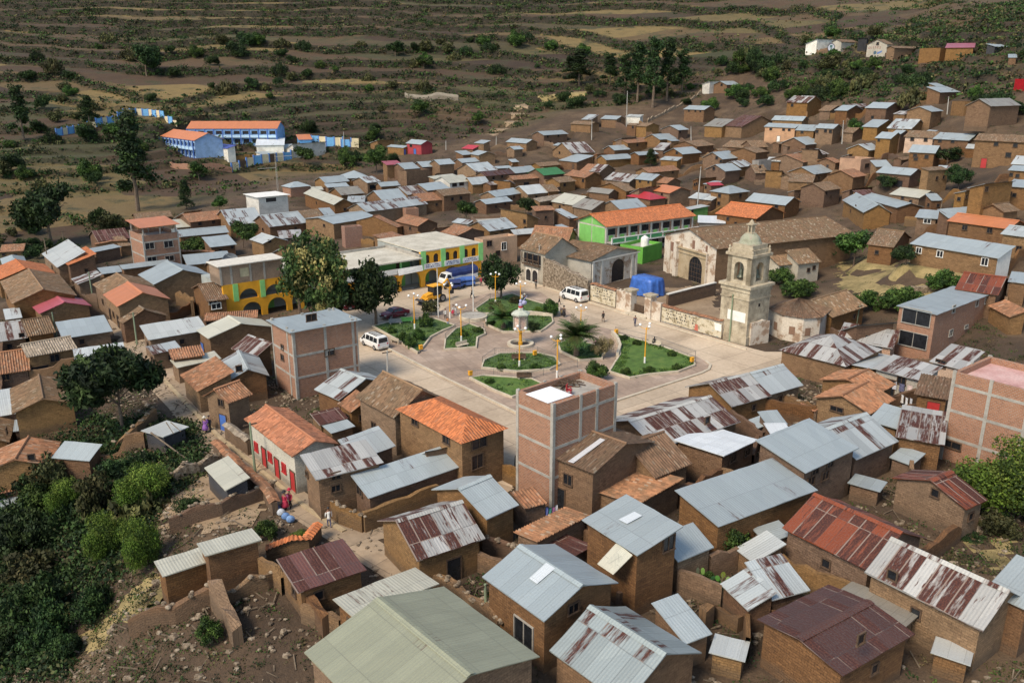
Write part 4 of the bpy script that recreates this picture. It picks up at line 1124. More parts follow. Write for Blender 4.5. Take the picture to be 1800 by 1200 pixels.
# brick tower house on the left with an orange terrace roof
S5 = special_house('f', (250,415), (313,411), (227,407), 7.4, 't0', 'b', [('W',263,432,1.5,1.1,'g'),('W',296,429,1.5,1.1,'g'),('W',267,456,1.5,.9,'g'),('W',298,454,1.5,.9,'g')], 'brick tower house with orange canopy on its roof, left side', 'brick_house', 'house')
brick_frame(S5, (0, 1), (0, 1), (6.5, 4.0, 1.4), .25)
x0, y0, x1, y1 = S5['ext']; E5 = S5['E']; each([(x, y, E5-.6, x+.2, y+.2, E5+1.5) for x in (x0+.2, (x0+x1)/2, x1-.4) for y in (y0+.2, y1-.4)], 'canopy_post', CONC, S5['root'])
m = MB(); roof_grid(m, S5, 'to', x0-.4, x1+.4, y0-.5, y1+.4, E5+1.5, E5+2.0, ROOFC['to']); m.build('canopy_roof', TIN, S5['root'])
m = MB(); m.lathe([(0,.0),(.5,0),(.52,.5),(.5,1.0),(.3,1.2),(0,1.25)], 14); w_ = m.build('water_tank', WHITE); pp = S5['M'] @ Vector((x1-.3, y0+.9, 0)); w_.location = (pp.x, pp.y, S5['zb']+E5-.58); tag(w_, 'pale water tank beside the orange roof canopy', 'water tank')
# ---- generic facade frame from two ground pixels
def facade_frame(pa, pb, z=0.0):
    a = at_z(pa[0], pa[1], z); b = at_z(pb[0], pb[1], z); ang = math.atan2(b[1]-a[1], b[0]-a[0]); L = math.hypot(b[0]-a[0], b[1]-a[1])
    xs = np.linspace(-5, L+5, 800); us, _ = proj(a[0]+xs*math.cos(ang), a[1]+xs*math.sin(ang), np.full_like(xs, z))
    return a, ang, L, (lambda u: float(np.interp(u, us, xs)))
# ---- yellow municipal arcade
a, ang, L, X = facade_frame((398,567), (846,487)); 
mun = thing('municipal_building', (a[0], a[1], 0), ang, 'long yellow arcaded town hall with bright green pilasters facing the plaza', 'building')
xl, xm, xr = X(531), X(741), L
m = MB(); r = lambda u: X(u)
arch_wall(m, 0, xl, -.2, 2.85, [(.25, r(413), 0, 1.0, True), (r(428), r(462), 0, .95, True), (r(472), r(506), 0, .95, True), (r(515), r(529), 0, 1.5, True)], .45)
arch_wall(m, 0, xl, 2.85, 5.5, [(r(425), r(458), 3.0, 3.05, True), (r(470), r(503), 3.0, 3.05, True)], .45)
n_mid = 5; wm = (xm-xl)/n_mid
arch_wall(m, xl, xm, -.2, 3.1, [(xl+wm*k+.45, xl+wm*(k+1)-.1, 0, 1.35, True) for k in range(n_mid)], .45)
arch_wall(m, xm, xr, -.2, 3.0, [(r(748), r(772.5), 0, 1.35, True), (r(781), r(808), 0, 1.2, True), (r(815), r(841), 0, 1.2, True)], .45)
bays = [(r(746), r(775)), (r(782), r(808)), (r(814), r(840))]; ops = []
for p, q in bays:
    wv = (q-p); ops += [(p+wv*.06, p+wv*.37, 4.0, 4.95, True), (p+wv*.60, p+wv*.91, 4.0, 4.95, True)]
arch_wall(m, xm, xr, 3.0, 6.0, ops, .45); m.build('arcade_wall', YELP, mun)
m = MB(); m.box(.1, 3.0, -.2, xl, 9, 5.45); m.box(xl, 3.2, -.2, xm, 11, 5.0); m.box(xm, 2.8, -.2, xr-.05, 14, 5.9); m.build('inner_wall', paint((.34,.36,.33), .8, 0, .15, .6), mun)
m = MB()
for p, q in ((r(480), r(497)), (r(718), r(728)), (r(650), r(690)), (r(752), r(770)), (r(540), r(600))): m.box(p, 2.9 if q < xl else 2.75, 0, q, 3.15, 2.2)
m.box(xl+.3, 2.95, 3.2, xm-.3, 3.24, 4.9); m.build('green_panel', GREENP, mun)
m = MB()
for p, q in ((r(648), r(655)), (r(714), r(722))): m.box(p, 2.88, 3.1, q, 2.96, 4.9)
m.build('door', WOOD, mun)
each([(r(u), -.09, 2.9, r(u)+.75, .02, 5.45) for u in (415, 462)]+[(r(u), -.12, 3.0, r(u)+.95, .02, 6.15) for u in (741.5, 776, 809, 841.5)]+[(r(u), .1, 3.2, r(u)+.3, .4, 5.0) for u in (706, 660, 610)], 'pilaster', paint((.26,.62,.20), .65, 0, .1, 1.), mun)
m = MB(); m.box(0, .45, 2.75, xl, 3.0, 2.95); m.box(xl, -.5, 2.95, xm-.02, 3.2, 3.15); m.box(xm, .45, 2.8, xr, 2.8, 3.0); m.box(.3, .46, -.1, xr, 2.9, .12); m.build('floor_slab', CONC, mun)
m = MB(); m.box(xl-.3, -.6, 5.0, xm, 11.1, 5.22); m.box(xm+.02, -.06, 6.0, xr+.1, 14.1, 6.2); m.build('roof_slab', mk_mix('pale_roof_screed', [(.3,(.36,.33,.26)),(.5,(.52,.48,.39)),(.7,(.60,.57,.48))], .35), mun)
m = MB(); m.box(xm-.3, -.1, 5.22, xm+.016, 11, 5.75); m.box(xl, 10.8, 5.22, xm-.32, 11.05, 5.6); m.build('parapet', CONC, mun)
m = MB(); m.face([(r(697), -.95, 2.95), (xm-.05, -.75, 3.1), (xm-.05, -.55, 4.0), (r(697), -.6, 4.0)]); m.box(xl, -.6, 3.15, r(697), -.48, 4.0); m.build('balcony_banner', WHITE, mun)
m = MB()
for p, q in bays: m.box(p-.05, -.16, 3.08, q+.1, -.10, 3.98)
bn = m.build('bay_banner', WHITE, mun)
m = MB(); rs = random.Random(5)
for p, q in bays:                          # rows of illegible dark and blue lettering strokes on the banners
    for row in range(2):
        x = p+.35
        while x < q-.3:
            wdt = rs.uniform(.12, .3); z = 3.62-.32*row
            if rs.random() < .8: m.box(x, -.172, z, x+wdt, -.165, z+rs.uniform(.10,.22))
            x += wdt+.1
m.build('lettering', paint((.10,.12,.28), .7), bn)
m = MB()
for xa, xb, zb, zs, _ in ops: m.box(xa, .22, zb, xb, .26, zs+(xb-xa)/2)
m.build('pane', PANE, mun)
mg = MB(); g0 = r(395); mg.cur = WALLC['y']
mg.cur = (.36,.26,.18,.3); x_e = r(503)
arch_wall(mg, g0, x_e, 5.5, 8.198, [(r(430), r(446), 6.3, 7.6, False)], .3); mg.box(g0, .3, 5.5, g0+.3, 4.0, 8.0); mg.box(x_e-.3, .3, 5.5, x_e, 4.0, 8.0); mg.box(g0+.3, 3.7, 5.5, x_e-.3, 4.0, 8.0); mg.build('upper_storey', WALL, mun)
mg = MB(); mg.box(g0-.3, -.35, 8.2, x_e+.3, 4.2, 8.34); mg.build('upper_roof', PALEW, mun)
mg = MB(); mg.box(r(430)+.02, .1, 6.3, r(446)-.02, .2, 7.6); mg.build('boarded_window', paint((.55,.48,.30), .8), mun)
each([(r(u), -.05, 5.5, r(u)+.3, -.004, 8.2) for u in (395, 413, 446, 470)], 'column', CONC, mun)
# dish on its roof
M_mun = Matrix.Translation((a[0], a[1], 0)) @ Matrix.Rotation(ang, 4, 'Z')
dl = M_mun @ Vector((r(446), 7.0, 5.5))
dish = thing('satellite_dish', dl, .5, 'large dark satellite dish on the town hall\'s upper roof', 'dish')
m = MB(); Rd = Matrix.Translation((0, 0, 1.9)) @ Matrix.Rotation(math.radians(55), 4, 'X')
m.lathe([(0.01,-.35),(.5,-.28),(.9,-.14),(1.2,.05),(1.24,.05),(.9,-.18),(.5,-.33),(0.01,-.4)], 22, 0, 0, Rd); m.build('reflector', paint((.16,.17,.18), .5, .3), dish)
m = MB(); m.tube((0,0,0),(0,0,1.7),.09); 
for k in range(3): m.tube((math.cos(k*2.1)*.9, math.sin(k*2.1)*.9, 0), (0,0,1.4), .05)
for k in range(3): m.tube(Rd @ Vector((1.4*math.cos(k*2.09), 1.4*math.sin(k*2.09), .05)), Rd @ Vector((0,0,1.1)), .025)
m.build('mount', GREYM, dish)
# ---- green school
S6 = special_house('g', (1066,399), (1225,379), (1037,376), 6.0, 'k2', 'l', [], 'two-storey green and cream school with orange-red tile roof and long balcony', 'school_building', 'school', .6)
x0, y0, x1, y1 = S6['ext']; r6 = S6['root']; E = S6['E']; ge = x1 if S6['flip'] else x0; sg = 1 if S6['flip'] else -1; W = S6['W']
gm = lambda y: E-.1 + min(y, W-y)*S6['s']
m = MB(); q = ge+sg*.04
ys = [y0+.5, (y0+y1)/2-.12, (y0+y1)/2+.12, y1-.5]
for p, t_ in ((ys[0], ys[1]), (ys[2], ys[3])):
    m.face([(q,p,.8),(q,t_,.8),(q,t_,E-.5),(q,p,E-.5)]); m.face([(q,p,E-.2),(q,t_,E-.2),(q,t_,gm(t_)-.15),(q,p,gm(p)-.15)])
m.build('gable_panel', GREENP, r6)
nb = 7; bl = (x1-x0); each([(x0+bl*k/nb+.15, y0-1.72, 2.95, x0+bl*(k+1)/nb-.15, y0-1.6, 3.75) for k in range(nb)], 'balcony_panel', paint((.08,.32,.12), .65), r6)
m = MB()
for k in range(nb+1): m.box(x0+bl*k/nb-.15, y0-1.75, 2.7, x0+bl*k/nb+.15, y0-1.58, 3.95)
m.box(x0-.1, y0-1.76, 3.75, x1+.1, y0-1.57, 3.93); m.box(x0-.1, y0-1.76, 2.7, x1+.1, y0-1.57, 2.95); m.build('balcony_frame', WHITE, r6)
m = MB(); m.box(x0, y0-1.6, 2.72, x1, y0, 2.9); m.build('balcony_floor', CONC, r6)
each([(x0+bl*(k+.12)/8, y0-.03, z_, x0+bl*(k+.12)/8+bl/8*.62, y0-.004, z_+1.2) for k in range(8) for z_ in (1.1, 4.2)], 'window_pane', PANE, r6)
each([(x0+bl*k/8-.22, y0-.1, 0, x0+bl*k/8+.12, y0-.002, E-.2) for k in range(9)], 'pillar', PALEW, r6)
each([(x0+bl*(k+.76)/8, y0-.035, 2.95, x0+bl*(k+.9)/8, y0-.005, 5.4) for k in range(8)], 'brick_infill', BRICK, r6, None, WALLC['b'])
each([(x0+bl*(k+.2)/8, y0-.05, 3.0, x0+bl*(k+.55)/8, y0-.034, 4.1) for k in range(8)], 'green_dado', GREENP, r6)
pt = ground_at(1144, 421, 5.2); m = MB(); m.lathe([(0,0),(.62,0),(.64,.9),(.6,1.15),(.3,1.35),(.22,1.36),(.2,1.46),(0,1.46)], 16); wt = m.build('water_tank', WHITE); 
gsz = [S for S in []]
WT = wt
# ---- church
S7 = special_house('g', (1260,438), (1506,412), (1210,401), 6.8, 'k7', 'a', [], 'long old adobe church with mossy brown tile roof and peeling white facade', 'church', 'church', .5)
x0, y0, x1, y1 = S7['ext']; r7 = S7['root']; E = S7['E']; W = S7['W']; fl = S7['flip']
# local frame on the facade: u from the right corner (0) leftwards
fx_ = x1 if fl else x0; sg = 1 if fl else -1; wF = y1-y0
Rf = Matrix(((0, sg, 0, fx_), (1 if True else 0, 0, 0, y0), (0, 0, 1, 0), (0, 0, 0, 1)))   # (u along y, outwards, z)
if fl: pass
# which side is A's eave?  A is always on the front (y0) side
gz7 = lambda u: E-.1 + min(u+S7['ext'][1], W-u-S7['ext'][1])*S7['s']
PLAST = mk_mix('peeling_plaster', [(.30,(.30,.20,.13)),(.42,(.36,.25,.17)),(.47,(.58,.50,.40)),(.7,(.68,.62,.52))], .55, .95, .3)
SAND = mk_mix('sand_plaster', [(.3,(.27,.20,.12)),(.5,(.40,.31,.19)),(.7,(.46,.37,.25))], .5)
m = MB(); us = [0, wF*.12]; 
def fpanel(u0, u1, z0, z1f, out, mb=None):
    n = 8; mb = mb or m
    for k in range(n):
        a_, b_ = u0+(u1-u0)*k/n, u0+(u1-u0)*(k+1)/n; za, zb = z1f(a_), z1f(b_)
        mb.face([Rf@Vector((a_,out,z0)), Rf@Vector((b_,out,z0)), Rf@Vector((b_,out,zb)), Rf@Vector((a_,out,za))])
pz = 5.2
fpanel(0, wF*.13, -.3, lambda u: gz7(u)-.1, .10); fpanel(wF*.70, wF, -.3, lambda u: gz7(u)-.1, .10); fpanel(wF*.13, wF*.70, pz, lambda u: gz7(u)-.1, .10); m.build('facade_plaster', PLAST, r7)
m = MB(); m.box(wF*.13, .02, -.3, wF*.14, .55, pz+.4, Rf); m.box(wF*.69, .02, -.3, wF*.75, .75, 6.3, Rf); m.box(wF*.86, .02, -.3, wF*.92, .35, 6.0, Rf); m.build('buttress', PLAST, r7)
m = MB(); dc, dw_ = wF*.36, wF*.25
arch_wall(m, wF*.14, wF*.69, -.3, pz, [(dc-dw_/2, dc+dw_/2, 0, 2.6, True)], -.12, .16, Rf); m.build('portal_wall', SAND, r7)
m = MB(); m.box(wF*.13, .1, pz-.02, wF*.70, .42, pz+.25, Rf); m.box(wF*.14, .165, pz-.75, wF*.69, .3, pz-.6, Rf); m.build('portal_cornice', SAND, r7)
m = MB(); m.box(dc-dw_/2, .012, 0, dc+dw_/2, .035, 2.6+dw_/2, Rf); dr = m.build('door', PANE, r7)
m = MB()
for k in range(1, 5): m.box(dc-dw_/2+dw_*k/5-.025, .03, 0, dc-dw_/2+dw_*k/5+.025, .07, 2.55+dw_*.38, Rf)
for z in (.8, 1.6, 2.4, 3.1): m.box(dc-dw_/2+.03, .031, z, dc+dw_/2-.03, .068, z+.05, Rf)
m.build('grille', WOOD, dr)
m = MB(); m.box(wF*.16, .02, pz+.6, wF*.19, .2, pz+1.6, Rf); m.box(wF*.40, .02, pz+.5, wF*.44, .18, pz+1.9, Rf); m.box(wF*.80, .02, 4.2, wF*.88, .16, 5.8, Rf); m.build('niche', paint((.22,.12,.08), .9), r7)
# ---- bell tower
N = at_z(1310, 607.5, 0); angW = math.atan2(*(at_z(1310,607.5,0)-at_z(1107,548,0))[[1,0]])      # direction of the churchyard wall, towards the tower
tw = 4.5; ux = Vector((math.cos(angW), math.sin(angW), 0)); uy = Vector((-math.sin(angW), math.cos(angW), 0))
cen = Vector((N[0], N[1], 0)) - ux*tw/2 + uy*tw/2
tower = thing('bell_tower', cen, angW, 'pale stone bell tower with two bells\' arches, dome and lantern beside the church', 'bell tower')
STUC = mk_mix('weathered_stucco', [(.28,(.16,.13,.09)),(.45,(.36,.30,.21)),(.6,(.50,.43,.31)),(.8,(.60,.54,.42))], .7, .95, .35)
m = MB(); h_ = tw/2
m.box(-h_-.12,-h_-.12,-.3,h_+.12,h_+.12,1.1); m.box(-h_,-h_,1.1,h_,h_,7.0); m.build('shaft', STUC, tower)
m = MB(); m.box(-h_-.1,-h_-.1,6.0,h_+.1,h_+.1,6.2); m.box(-h_-.12,-h_-.12,7.0,h_+.12,h_+.12,7.6); m.box(-h_-.35,-h_-.35,7.6,h_+.35,h_+.35,7.95); m.build('cornice', STUC, tower)
m = MB(); b_ = h_-.35
for k in range(4):
    Rk = Matrix.Rotation(k*PI/2, 4, 'Z') @ Matrix.Translation((0, -b_, 0))
    arch_wall(m, -b_, b_, 7.95, 11.6, [(-.75, .75, 8.35, 10.1, True)], .7, 0, Rk)
m.build('belfry', STUC, tower)
m = MB(); m.box(-b_-.12,-b_-.12,10.15,b_+.12,-b_-.003,10.35); m.box(b_+.003,-b_-.12,10.15,b_+.12,b_+.12,10.35)
for xx in (-.76,): pass
m = MB()
m.box(-b_-.25,-b_-.25,11.6,b_+.25,b_+.25,11.95); m.box(-b_+.1,-b_+.1,11.95,b_-.1,b_-.1,12.5); m.box(-b_+.3,-b_+.3,12.5,b_-.3,b_-.3,13.1); m.build('upper_cornice', STUC, tower)
m = MB(); R_ = 1.35; m.lathe([(R_+.1,13.1),(R_+.1,13.3)]+[(R_*math.cos(t*PI/2/7), 13.3+1.25*math.sin(t*PI/2/7)) for t in range(8)], 20); m.build('dome', mk_mix('lichen_stone', [(.3,(.20,.19,.13)),(.5,(.32,.33,.24)),(.7,(.36,.27,.22))], 1.0), tower, True)
m = MB(); 
for k in range(4):
    x, y = .33*math.cos(k*PI/2+.78), .33*math.sin(k*PI/2+.78); m.box(x-.1,y-.1,14.45,x+.1,y+.1,15.5)
m.box(-.5,-.5,14.4,.5,.5,14.52); m.box(-.5,-.5,15.5,.5,.5,15.65); m.lathe([(.4,15.65),(.25,15.95),(.05,16.2),(0,16.2)], 10); m.build('lantern', STUC, tower)
for k, (bx, by) in enumerate(((0,-b_+.5),(b_-.5,0))):
    m = MB(); m.lathe([(0,9.9),(.18,9.85),(.28,9.5),(.34,9.1),(.5,8.8),(.46,8.78),(0,9.0)], 14, bx, by); m.tube((bx,by,9.85),(bx,by,10.6),.06); m.build('bell', paint((.10,.11,.08), .5, .5), tower)
for k in range(4):
    m = MB(); x, y = (b_-.1)*(1 if k in (0,1) else -1), (b_-.1)*(1 if k in (0,2) else -1); m.lathe([(.2,11.95),(.22,12.3),(.1,12.5),(.15,12.7),(0,12.95)], 8, x, y); m.build('pinnacle', STUC, tower)
m = MB(); m.box(-1.0,-h_-.02,3.0,h_-.35,-h_-.003,4.35); m.build('white_panel', WHITE, tower)
m = MB(); m.box(h_+.003, -.2, 5.0, h_+.03, .2, 5.4); m.build('slit_window', PANE, tower)
# ---- chapel with its neighbour
S8 = special_house('g', (958,447.5), (912,433), (987,415.5), 5.6, 'k0', 'l', [], 'old two-storey tiled house with arches and wooden balcony beside the chapel', 'arcaded_house', 'house')
x0, y0, x1, y1 = S8['ext']; r8 = S8['root']; bl = x1-x0
lo = lambda f: x1-bl*f if S8['flip'] else x0+bl*(1-f)      # f from the left end
m = MB()
xs = sorted([lo(.28), lo(.50)]), sorted([lo(.56), lo(.76)])
for p, q in xs: arch_wall(m, p-.12, q+.12, .1, 2.7, [(p, q, .3, 1.7, True)], .1, y0-.1)
m.build('arch_surround', PALEW, r8)
m = MB()
for p, q in xs: m.box(p, y0-.03, .35, q, y0-.005, 2.35)
p, q = sorted([lo(.17), lo(.85)]); m.box(p, y0-.03, 3.5, q, y0-.005, 5.1); m.build('opening', PANE, r8)
m = MB(); m.box(p, y0-.6, 3.2, q, y0, 3.35); m.box(p, y0-.6, 4.1, q, y0-.54, 4.2)
for k in range(12): m.box(p+(q-p)*k/11-.03, y0-.59, 3.35, p+(q-p)*k/11+.03, y0-.55, 4.1)
for k in range(4): m.box(p+(q-p)*k/3-.07, y0-.62, 3.35, p+(q-p)*k/3+.07, y0-.48, 5.3)
m.build('balcony', WOOD, r8)
S9 = special_house('g', (1040,459.5), (960,447), (1085.5,436), 4.6, 'k0', 'l', [], 'small old chapel with striped tile roof and pale arched portal', 'chapel', 'chapel', .45)
x0, y0, x1, y1 = S9['ext']; r9 = S9['root']; fl = S9['flip']; fx_ = x1 if fl else x0; sg = 1 if fl else -1; wF = y1-y0; E = S9['E']; W = S9['W']
Rc = Matrix(((0, sg, 0, fx_), (1, 0, 0, y0), (0, 0, 1, 0), (0, 0, 0, 1)))
m = MB(); arch_wall(m, wF*.04, wF*.96, -.2, E-.1, [(wF*.42, wF*.70, 0, 2.2, True)], -.15, .2, Rc); m.build('facade', PLAST, r9)
m = MB(); m.box(wF*.42, .03, 0, wF*.70, .06, 2.2+wF*.14, Rc); m.build('door', PANE, r9)
m = MB(); m.box(-.1, .19, E-.3, wF+.1, .5, E-.1, Rc); m.build('cornice', PALEW, r9); each([(wF*f, .19, -.2, wF*f+.45, .42, E-.31) for f in (.0, .18, .84, .93)], 'pilaster', PALEW, r9, Rc)
# ---- round corner house
pts = [at_z(u, v, 3.5)[:2] for u, v in ((1347,541),(1374,553.5),(1414,560),(1446,558))]
back = at_z(1470, 537, 3.5)[:2]; back2 = at_z(1380, 528, 3.5)[:2]
poly = [tuple(p) for p in pts] + [tuple(back), tuple(back2)]
apx = np.mean(np.array(poly), 0); 
rh = thing('corner_house', (apx[0], apx[1], 0), 0, 'round-cornered house with conical tile roof and peeling white walls by the tower', 'house')
m = MB(); u_ = 0
for k in range(len(poly)):
    p = np.array(poly[k])-apx; q = np.array(poly[(k+1) % 6])-apx; p_, q_ = p*.93, q*.93; d = math.hypot(*(q-p))
    m.face([(p_[0],p_[1],-.3),(q_[0],q_[1],-.3),(q_[0],q_[1],3.5),(p_[0],p_[1],3.5)])
m.build('wall', PLAST, rh)
m = MB(); m.cur = ROOFC['k3'][:3]+(.5,); ap = at_z(1406, 516, 5.6); apv = (ap[0]-apx[0], ap[1]-apx[1], 5.0)
for k in range(6):
    p = np.array(poly[k])-apx; q = np.array(poly[(k+1) % 6])-apx; d = math.hypot(*(q-p)); nx = max(4, int(d/.07)); g = []; uv = []
    for i in range(nx+1):
        t = i/nx; b = p+(q-p)*t; row = []; ru = []
        for j in range(9):
            s_ = j/8; z = 3.5+(5.0-3.5)*s_ + .05*math.cos(2*PI*t*d*(1)/.28)*(1-s_*.7); row.append((b[0]+(apv[0]-b[0])*s_, b[1]+(apv[1]-b[1])*s_, z)); ru.append((t*d, s_*5))
        g.append(row); uv.append(ru)
    m.quads(g, uv)
m.build('roof', TILE, rh)
m = MB()
for k, f in ((1, .5), (2, .3), (0, .6)):
    p = (np.array(poly[k])-apx)*.945; q = (np.array(poly[k+1])-apx)*.945; c = p+(q-p)*f; d = (q-p)/np.hypot(*(q-p))*.4
    m = MB(); m.face([(c[0]-d[0],c[1]-d[1],1.0),(c[0]+d[0],c[1]+d[1],1.0),(c[0]+d[0],c[1]+d[1],2.1),(c[0]-d[0],c[1]-d[1],2.1)]); m.build('boarded_window', paint((.24,.14,.09), .9), rh)
# ---- walls along lines of ground pixels
WALLS = 0
def wall_line(pts, h, t, mat, label, coping=None, name='yard_wall', cat='wall', z=None, c=None, rough=.06, group=None, hs=None):
    if z is None: h *= .82
    P = [ground_at(u, v) if z is None else at_z(u, v, z) for u, v in pts]
    o0 = P[0]; root = thing(name, (o0[0], o0[1], o0[2]), 0, label, cat, group)
    mb = MB(); mb.cur = c or WALLC['a']; cp = MB(); cp.cur = ROOFC[coping] if coping in ROOFC else (.3,.25,.18,.5)
    rs = random.Random(int(abs(o0[0]*13+o0[1]*7)))
    row = []
    for k in range(len(P)-1):
        a, b = P[k], P[k+1]; d = math.hypot(b[0]-a[0], b[1]-a[1]); n = max(2, int(d/.9))
        for i in range(n + (k == len(P)-2)):
            f = i/n; x, y = a[0]+(b[0]-a[0])*f, a[1]+(b[1]-a[1])*f; dx, dy = (b[0]-a[0])/d, (b[1]-a[1])/d
            zz = Hs(x, y)
            hh = (h if hs is None else hs[k]+(hs[k+1]-hs[k])*f) + rs.uniform(-rough, rough)*2.0
            row.append((x-o0[0], y-o0[1], zz-o0[2], hh, -dy, dx, len(row)*d/n))
    g, uv = [], []
    for x, y, zz, hh, nx, ny, s in row:
        j = rs.uniform(-rough, rough)*.5
        g.append([(x-nx*t/2, y-ny*t/2, zz-.4), (x-nx*t/2*.9, y-ny*t/2*.9, zz+hh+j), (x+nx*t/2*.9, y+ny*t/2*.9, zz+hh-j), (x+nx*t/2, y+ny*t/2, zz-.4)])
        uv.append([(s, -.4), (s, hh), (s, hh+t), (s, -.4)])
    mb.quads(g, uv)
    mb.face(g[0]); mb.face(g[-1][::-1])
    mb.build('wall', mat, root)
    if coping in ROOFC:
        gg, u2 = [], []
        tot = row[-1][6]; N_ = max(8, int(tot/.07)); N_ = min(N_, 900)
        R = np.array(row)
        for i in range(N_+1):
            s = tot*i/N_; v = [float(np.interp(s, R[:, 6], R[:, q])) for q in range(6)]; x, y, zz, hh, nx, ny = v; w_ = t/2+.22; b = .045*math.cos(2*PI*s/.28)
            gg.append([(x-nx*w_, y-ny*w_, zz+hh+.0+b), (x, y, zz+hh+.2+b), (x+nx*w_, y+ny*w_, zz+hh+.0+b)]); u2.append([(s, 0), (s, .5), (s, 1)])
        cp.quads(gg, u2); cp.build('coping', TILE, root)
    elif coping == 'stone':
        for x, y, zz, hh, nx, ny, s in row:
            for _ in range(3):
                q = rs.uniform(-.5, .5); r_ = rs.uniform(.10, .2); e_ = rs.uniform(-.4, .4)
                cp.ball((x+nx*q*t+ny*e_, y+ny*q*t-nx*e_, zz+hh+.05), r_*1.3, r_, r_*.8, 6, 4)
        cp.build('coping', STONE, root)
    elif coping == 'white':
        for a_, b_ in zip(row[:-1], row[1:]):
            w_ = t/2+.1; 
            lo_ = [(a_[0]-a_[4]*w_, a_[1]-a_[5]*w_, a_[2]+h+.1), (b_[0]-b_[4]*w_, b_[1]-b_[5]*w_, b_[2]+h+.1), (b_[0]+b_[4]*w_, b_[1]+b_[5]*w_, b_[2]+h+.1), (a_[0]+a_[4]*w_, a_[1]+a_[5]*w_, a_[2]+h+.1)]
            up_ = [(p[0], p[1], p[2]+.12) for p in lo_]; cp.face(up_)
            for k in range(4): cp.face([lo_[k], lo_[(k+1) % 4], up_[(k+1) % 4], up_[k]])
        cp.build('coping', PALEW, root)
    return root, P
# ------------------------------------------------------------------ roads and plaza
def sheet(name, pts, z, mat, kind='structure', label=None, cat=None, px=True):
    P = [at_z(u, v, z)[:2] for u, v in pts] if px else pts
    bm = bmesh.new(); vs_ = [bm.verts.new((p[0], p[1], z)) for p in P]; f = bm.faces.new(vs_)
    f.normal_update()
    if f.normal.z < 0: f.normal_flip()
    bmesh.ops.triangulate(bm, faces=[f]); me = bpy.data.meshes.new(name); bm.to_mesh(me); bm.free()
    me.materials.append(mat); o = bpy.data.objects.new(name, me); col.objects.link(o)
    if kind: o['kind'] = kind
    if label: tag(o, label, cat)
    return o
def smooth_px(pts, n=6):
    out = []; m = len(pts)
    for i in range(m):
        p0, p1, p2, p3 = [np.array(pts[(i+k) % m], float) for k in (-1, 0, 1, 2)]
        for k in range(n):
            t = k/n; out.append(tuple(.5*((2*p1)+(-p0+p2)*t+(2*p0-5*p1+4*p2-p3)*t*t+(-p0+3*p1-3*p2+p3)*t**3)))
    return out
def mk_concrete_road(name, stops, rot, jx=4.2, jy=4.6, dark=.55, wid=.05):
    t = NT(name); tc = t('ShaderNodeTexCoord').outputs['Object']
    mp = t('ShaderNodeMapping'); t.set(mp.inputs[0], tc); mp.inputs['Rotation'].default_value = (0, 0, rot)
    s = t('ShaderNodeSeparateXYZ', {0: mp.outputs[0]}); n1 = t.noise(tc, .12, 6, .65); n2 = t.noise(tc, 2.5, 6, .7)
    wob = t.math('MULTIPLY', t.math('SUBTRACT', n2, .5), .12)
    fx = t.math('FRACT', t.math('DIVIDE', t.math('ADD', s.outputs[0], wob), jx)); fy = t.math('FRACT', t.math('DIVIDE', t.math('ADD', s.outputs[1], wob), jy))
    j = t.math('MAXIMUM', t.math('LESS_THAN', fx, wid/jx*1.6), t.math('LESS_THAN', fy, wid/jy*1.6))
    cell = t('ShaderNodeCombineXYZ', {0: t.math('FLOOR', t.math('DIVIDE', s.outputs[0], jx)), 1: t.math('FLOOR', t.math('DIVIDE', s.outputs[1], jy))})
    wn = t('ShaderNodeTexWhiteNoise', noise_dimensions='3D'); t.set(wn.inputs['Vector'], cell)
    c = t.ramp(n1, stops); b = t('ShaderNodeMapRange'); t.set(b.inputs[0], wn.outputs['Value']); b.inputs[3].default_value = .86; b.inputs[4].default_value = 1.1
    c = t.mix(1.0, c, t('ShaderNodeCombineColor', {0: b.outputs[0], 1: b.outputs[0], 2: b.outputs[0]}).outputs[0], 'MULTIPLY')
    c = t.mix(.6, c, t.mix(1.0, c, t.ramp(n2, [(.3,.7),(.7,1.15)]), 'MULTIPLY'))
    c = t.mix(t.math('MULTIPLY', j, dark), c, (.09,.07,.05,1))
    t.bump(n2, .2, .03); return t.done(c, .92, 0)
ROADM = mk_concrete_road('pale_concrete_road', [(.3,(.34,.26,.18)),(.45,(.47,.37,.265)),(.6,(.53,.425,.31)),(.75,(.40,.32,.235))], -angW)
PLAZAM = mk_concrete_road('pinkish_plaza_paving', [(.3,(.25,.18,.135)),(.5,(.355,.265,.20)),(.7,(.42,.325,.255))], -angW+.2, 1.2, 1.2, .3, .04)
STREETM = mk_concrete_road('street_concrete', [(.3,(.26,.19,.125)),(.5,(.37,.28,.19)),(.7,(.43,.33,.24))], -angW-.15, 3.4, 3.2, .5)
sheet('plaza_road', [(612,655),(560,600),(470,572),(398,572),(400,566),(848,486),(905,474),(937,497),(1036,530),(1318,611),(1345,618),(1450,618),(1430,650),(1380,662),(1300,692),(1200,722),(1095,735),(1000,775),(905,800),(900,862),(858,862),(850,770),(760,735)], .035, ROADM)
PLZ = [(664,601),(690,562),(760,556),(800,530),(850,517),(900,511),(950,513),(988,540),(1022,566),(1090,583),(1225,627),(1247,638),(1248,648),(1235,656),(1087,704),(1000,738),(958,752),(945,745),(900,722),(780,665)]
sheet('plaza_pavement', PLZ, .10, PLAZAM)
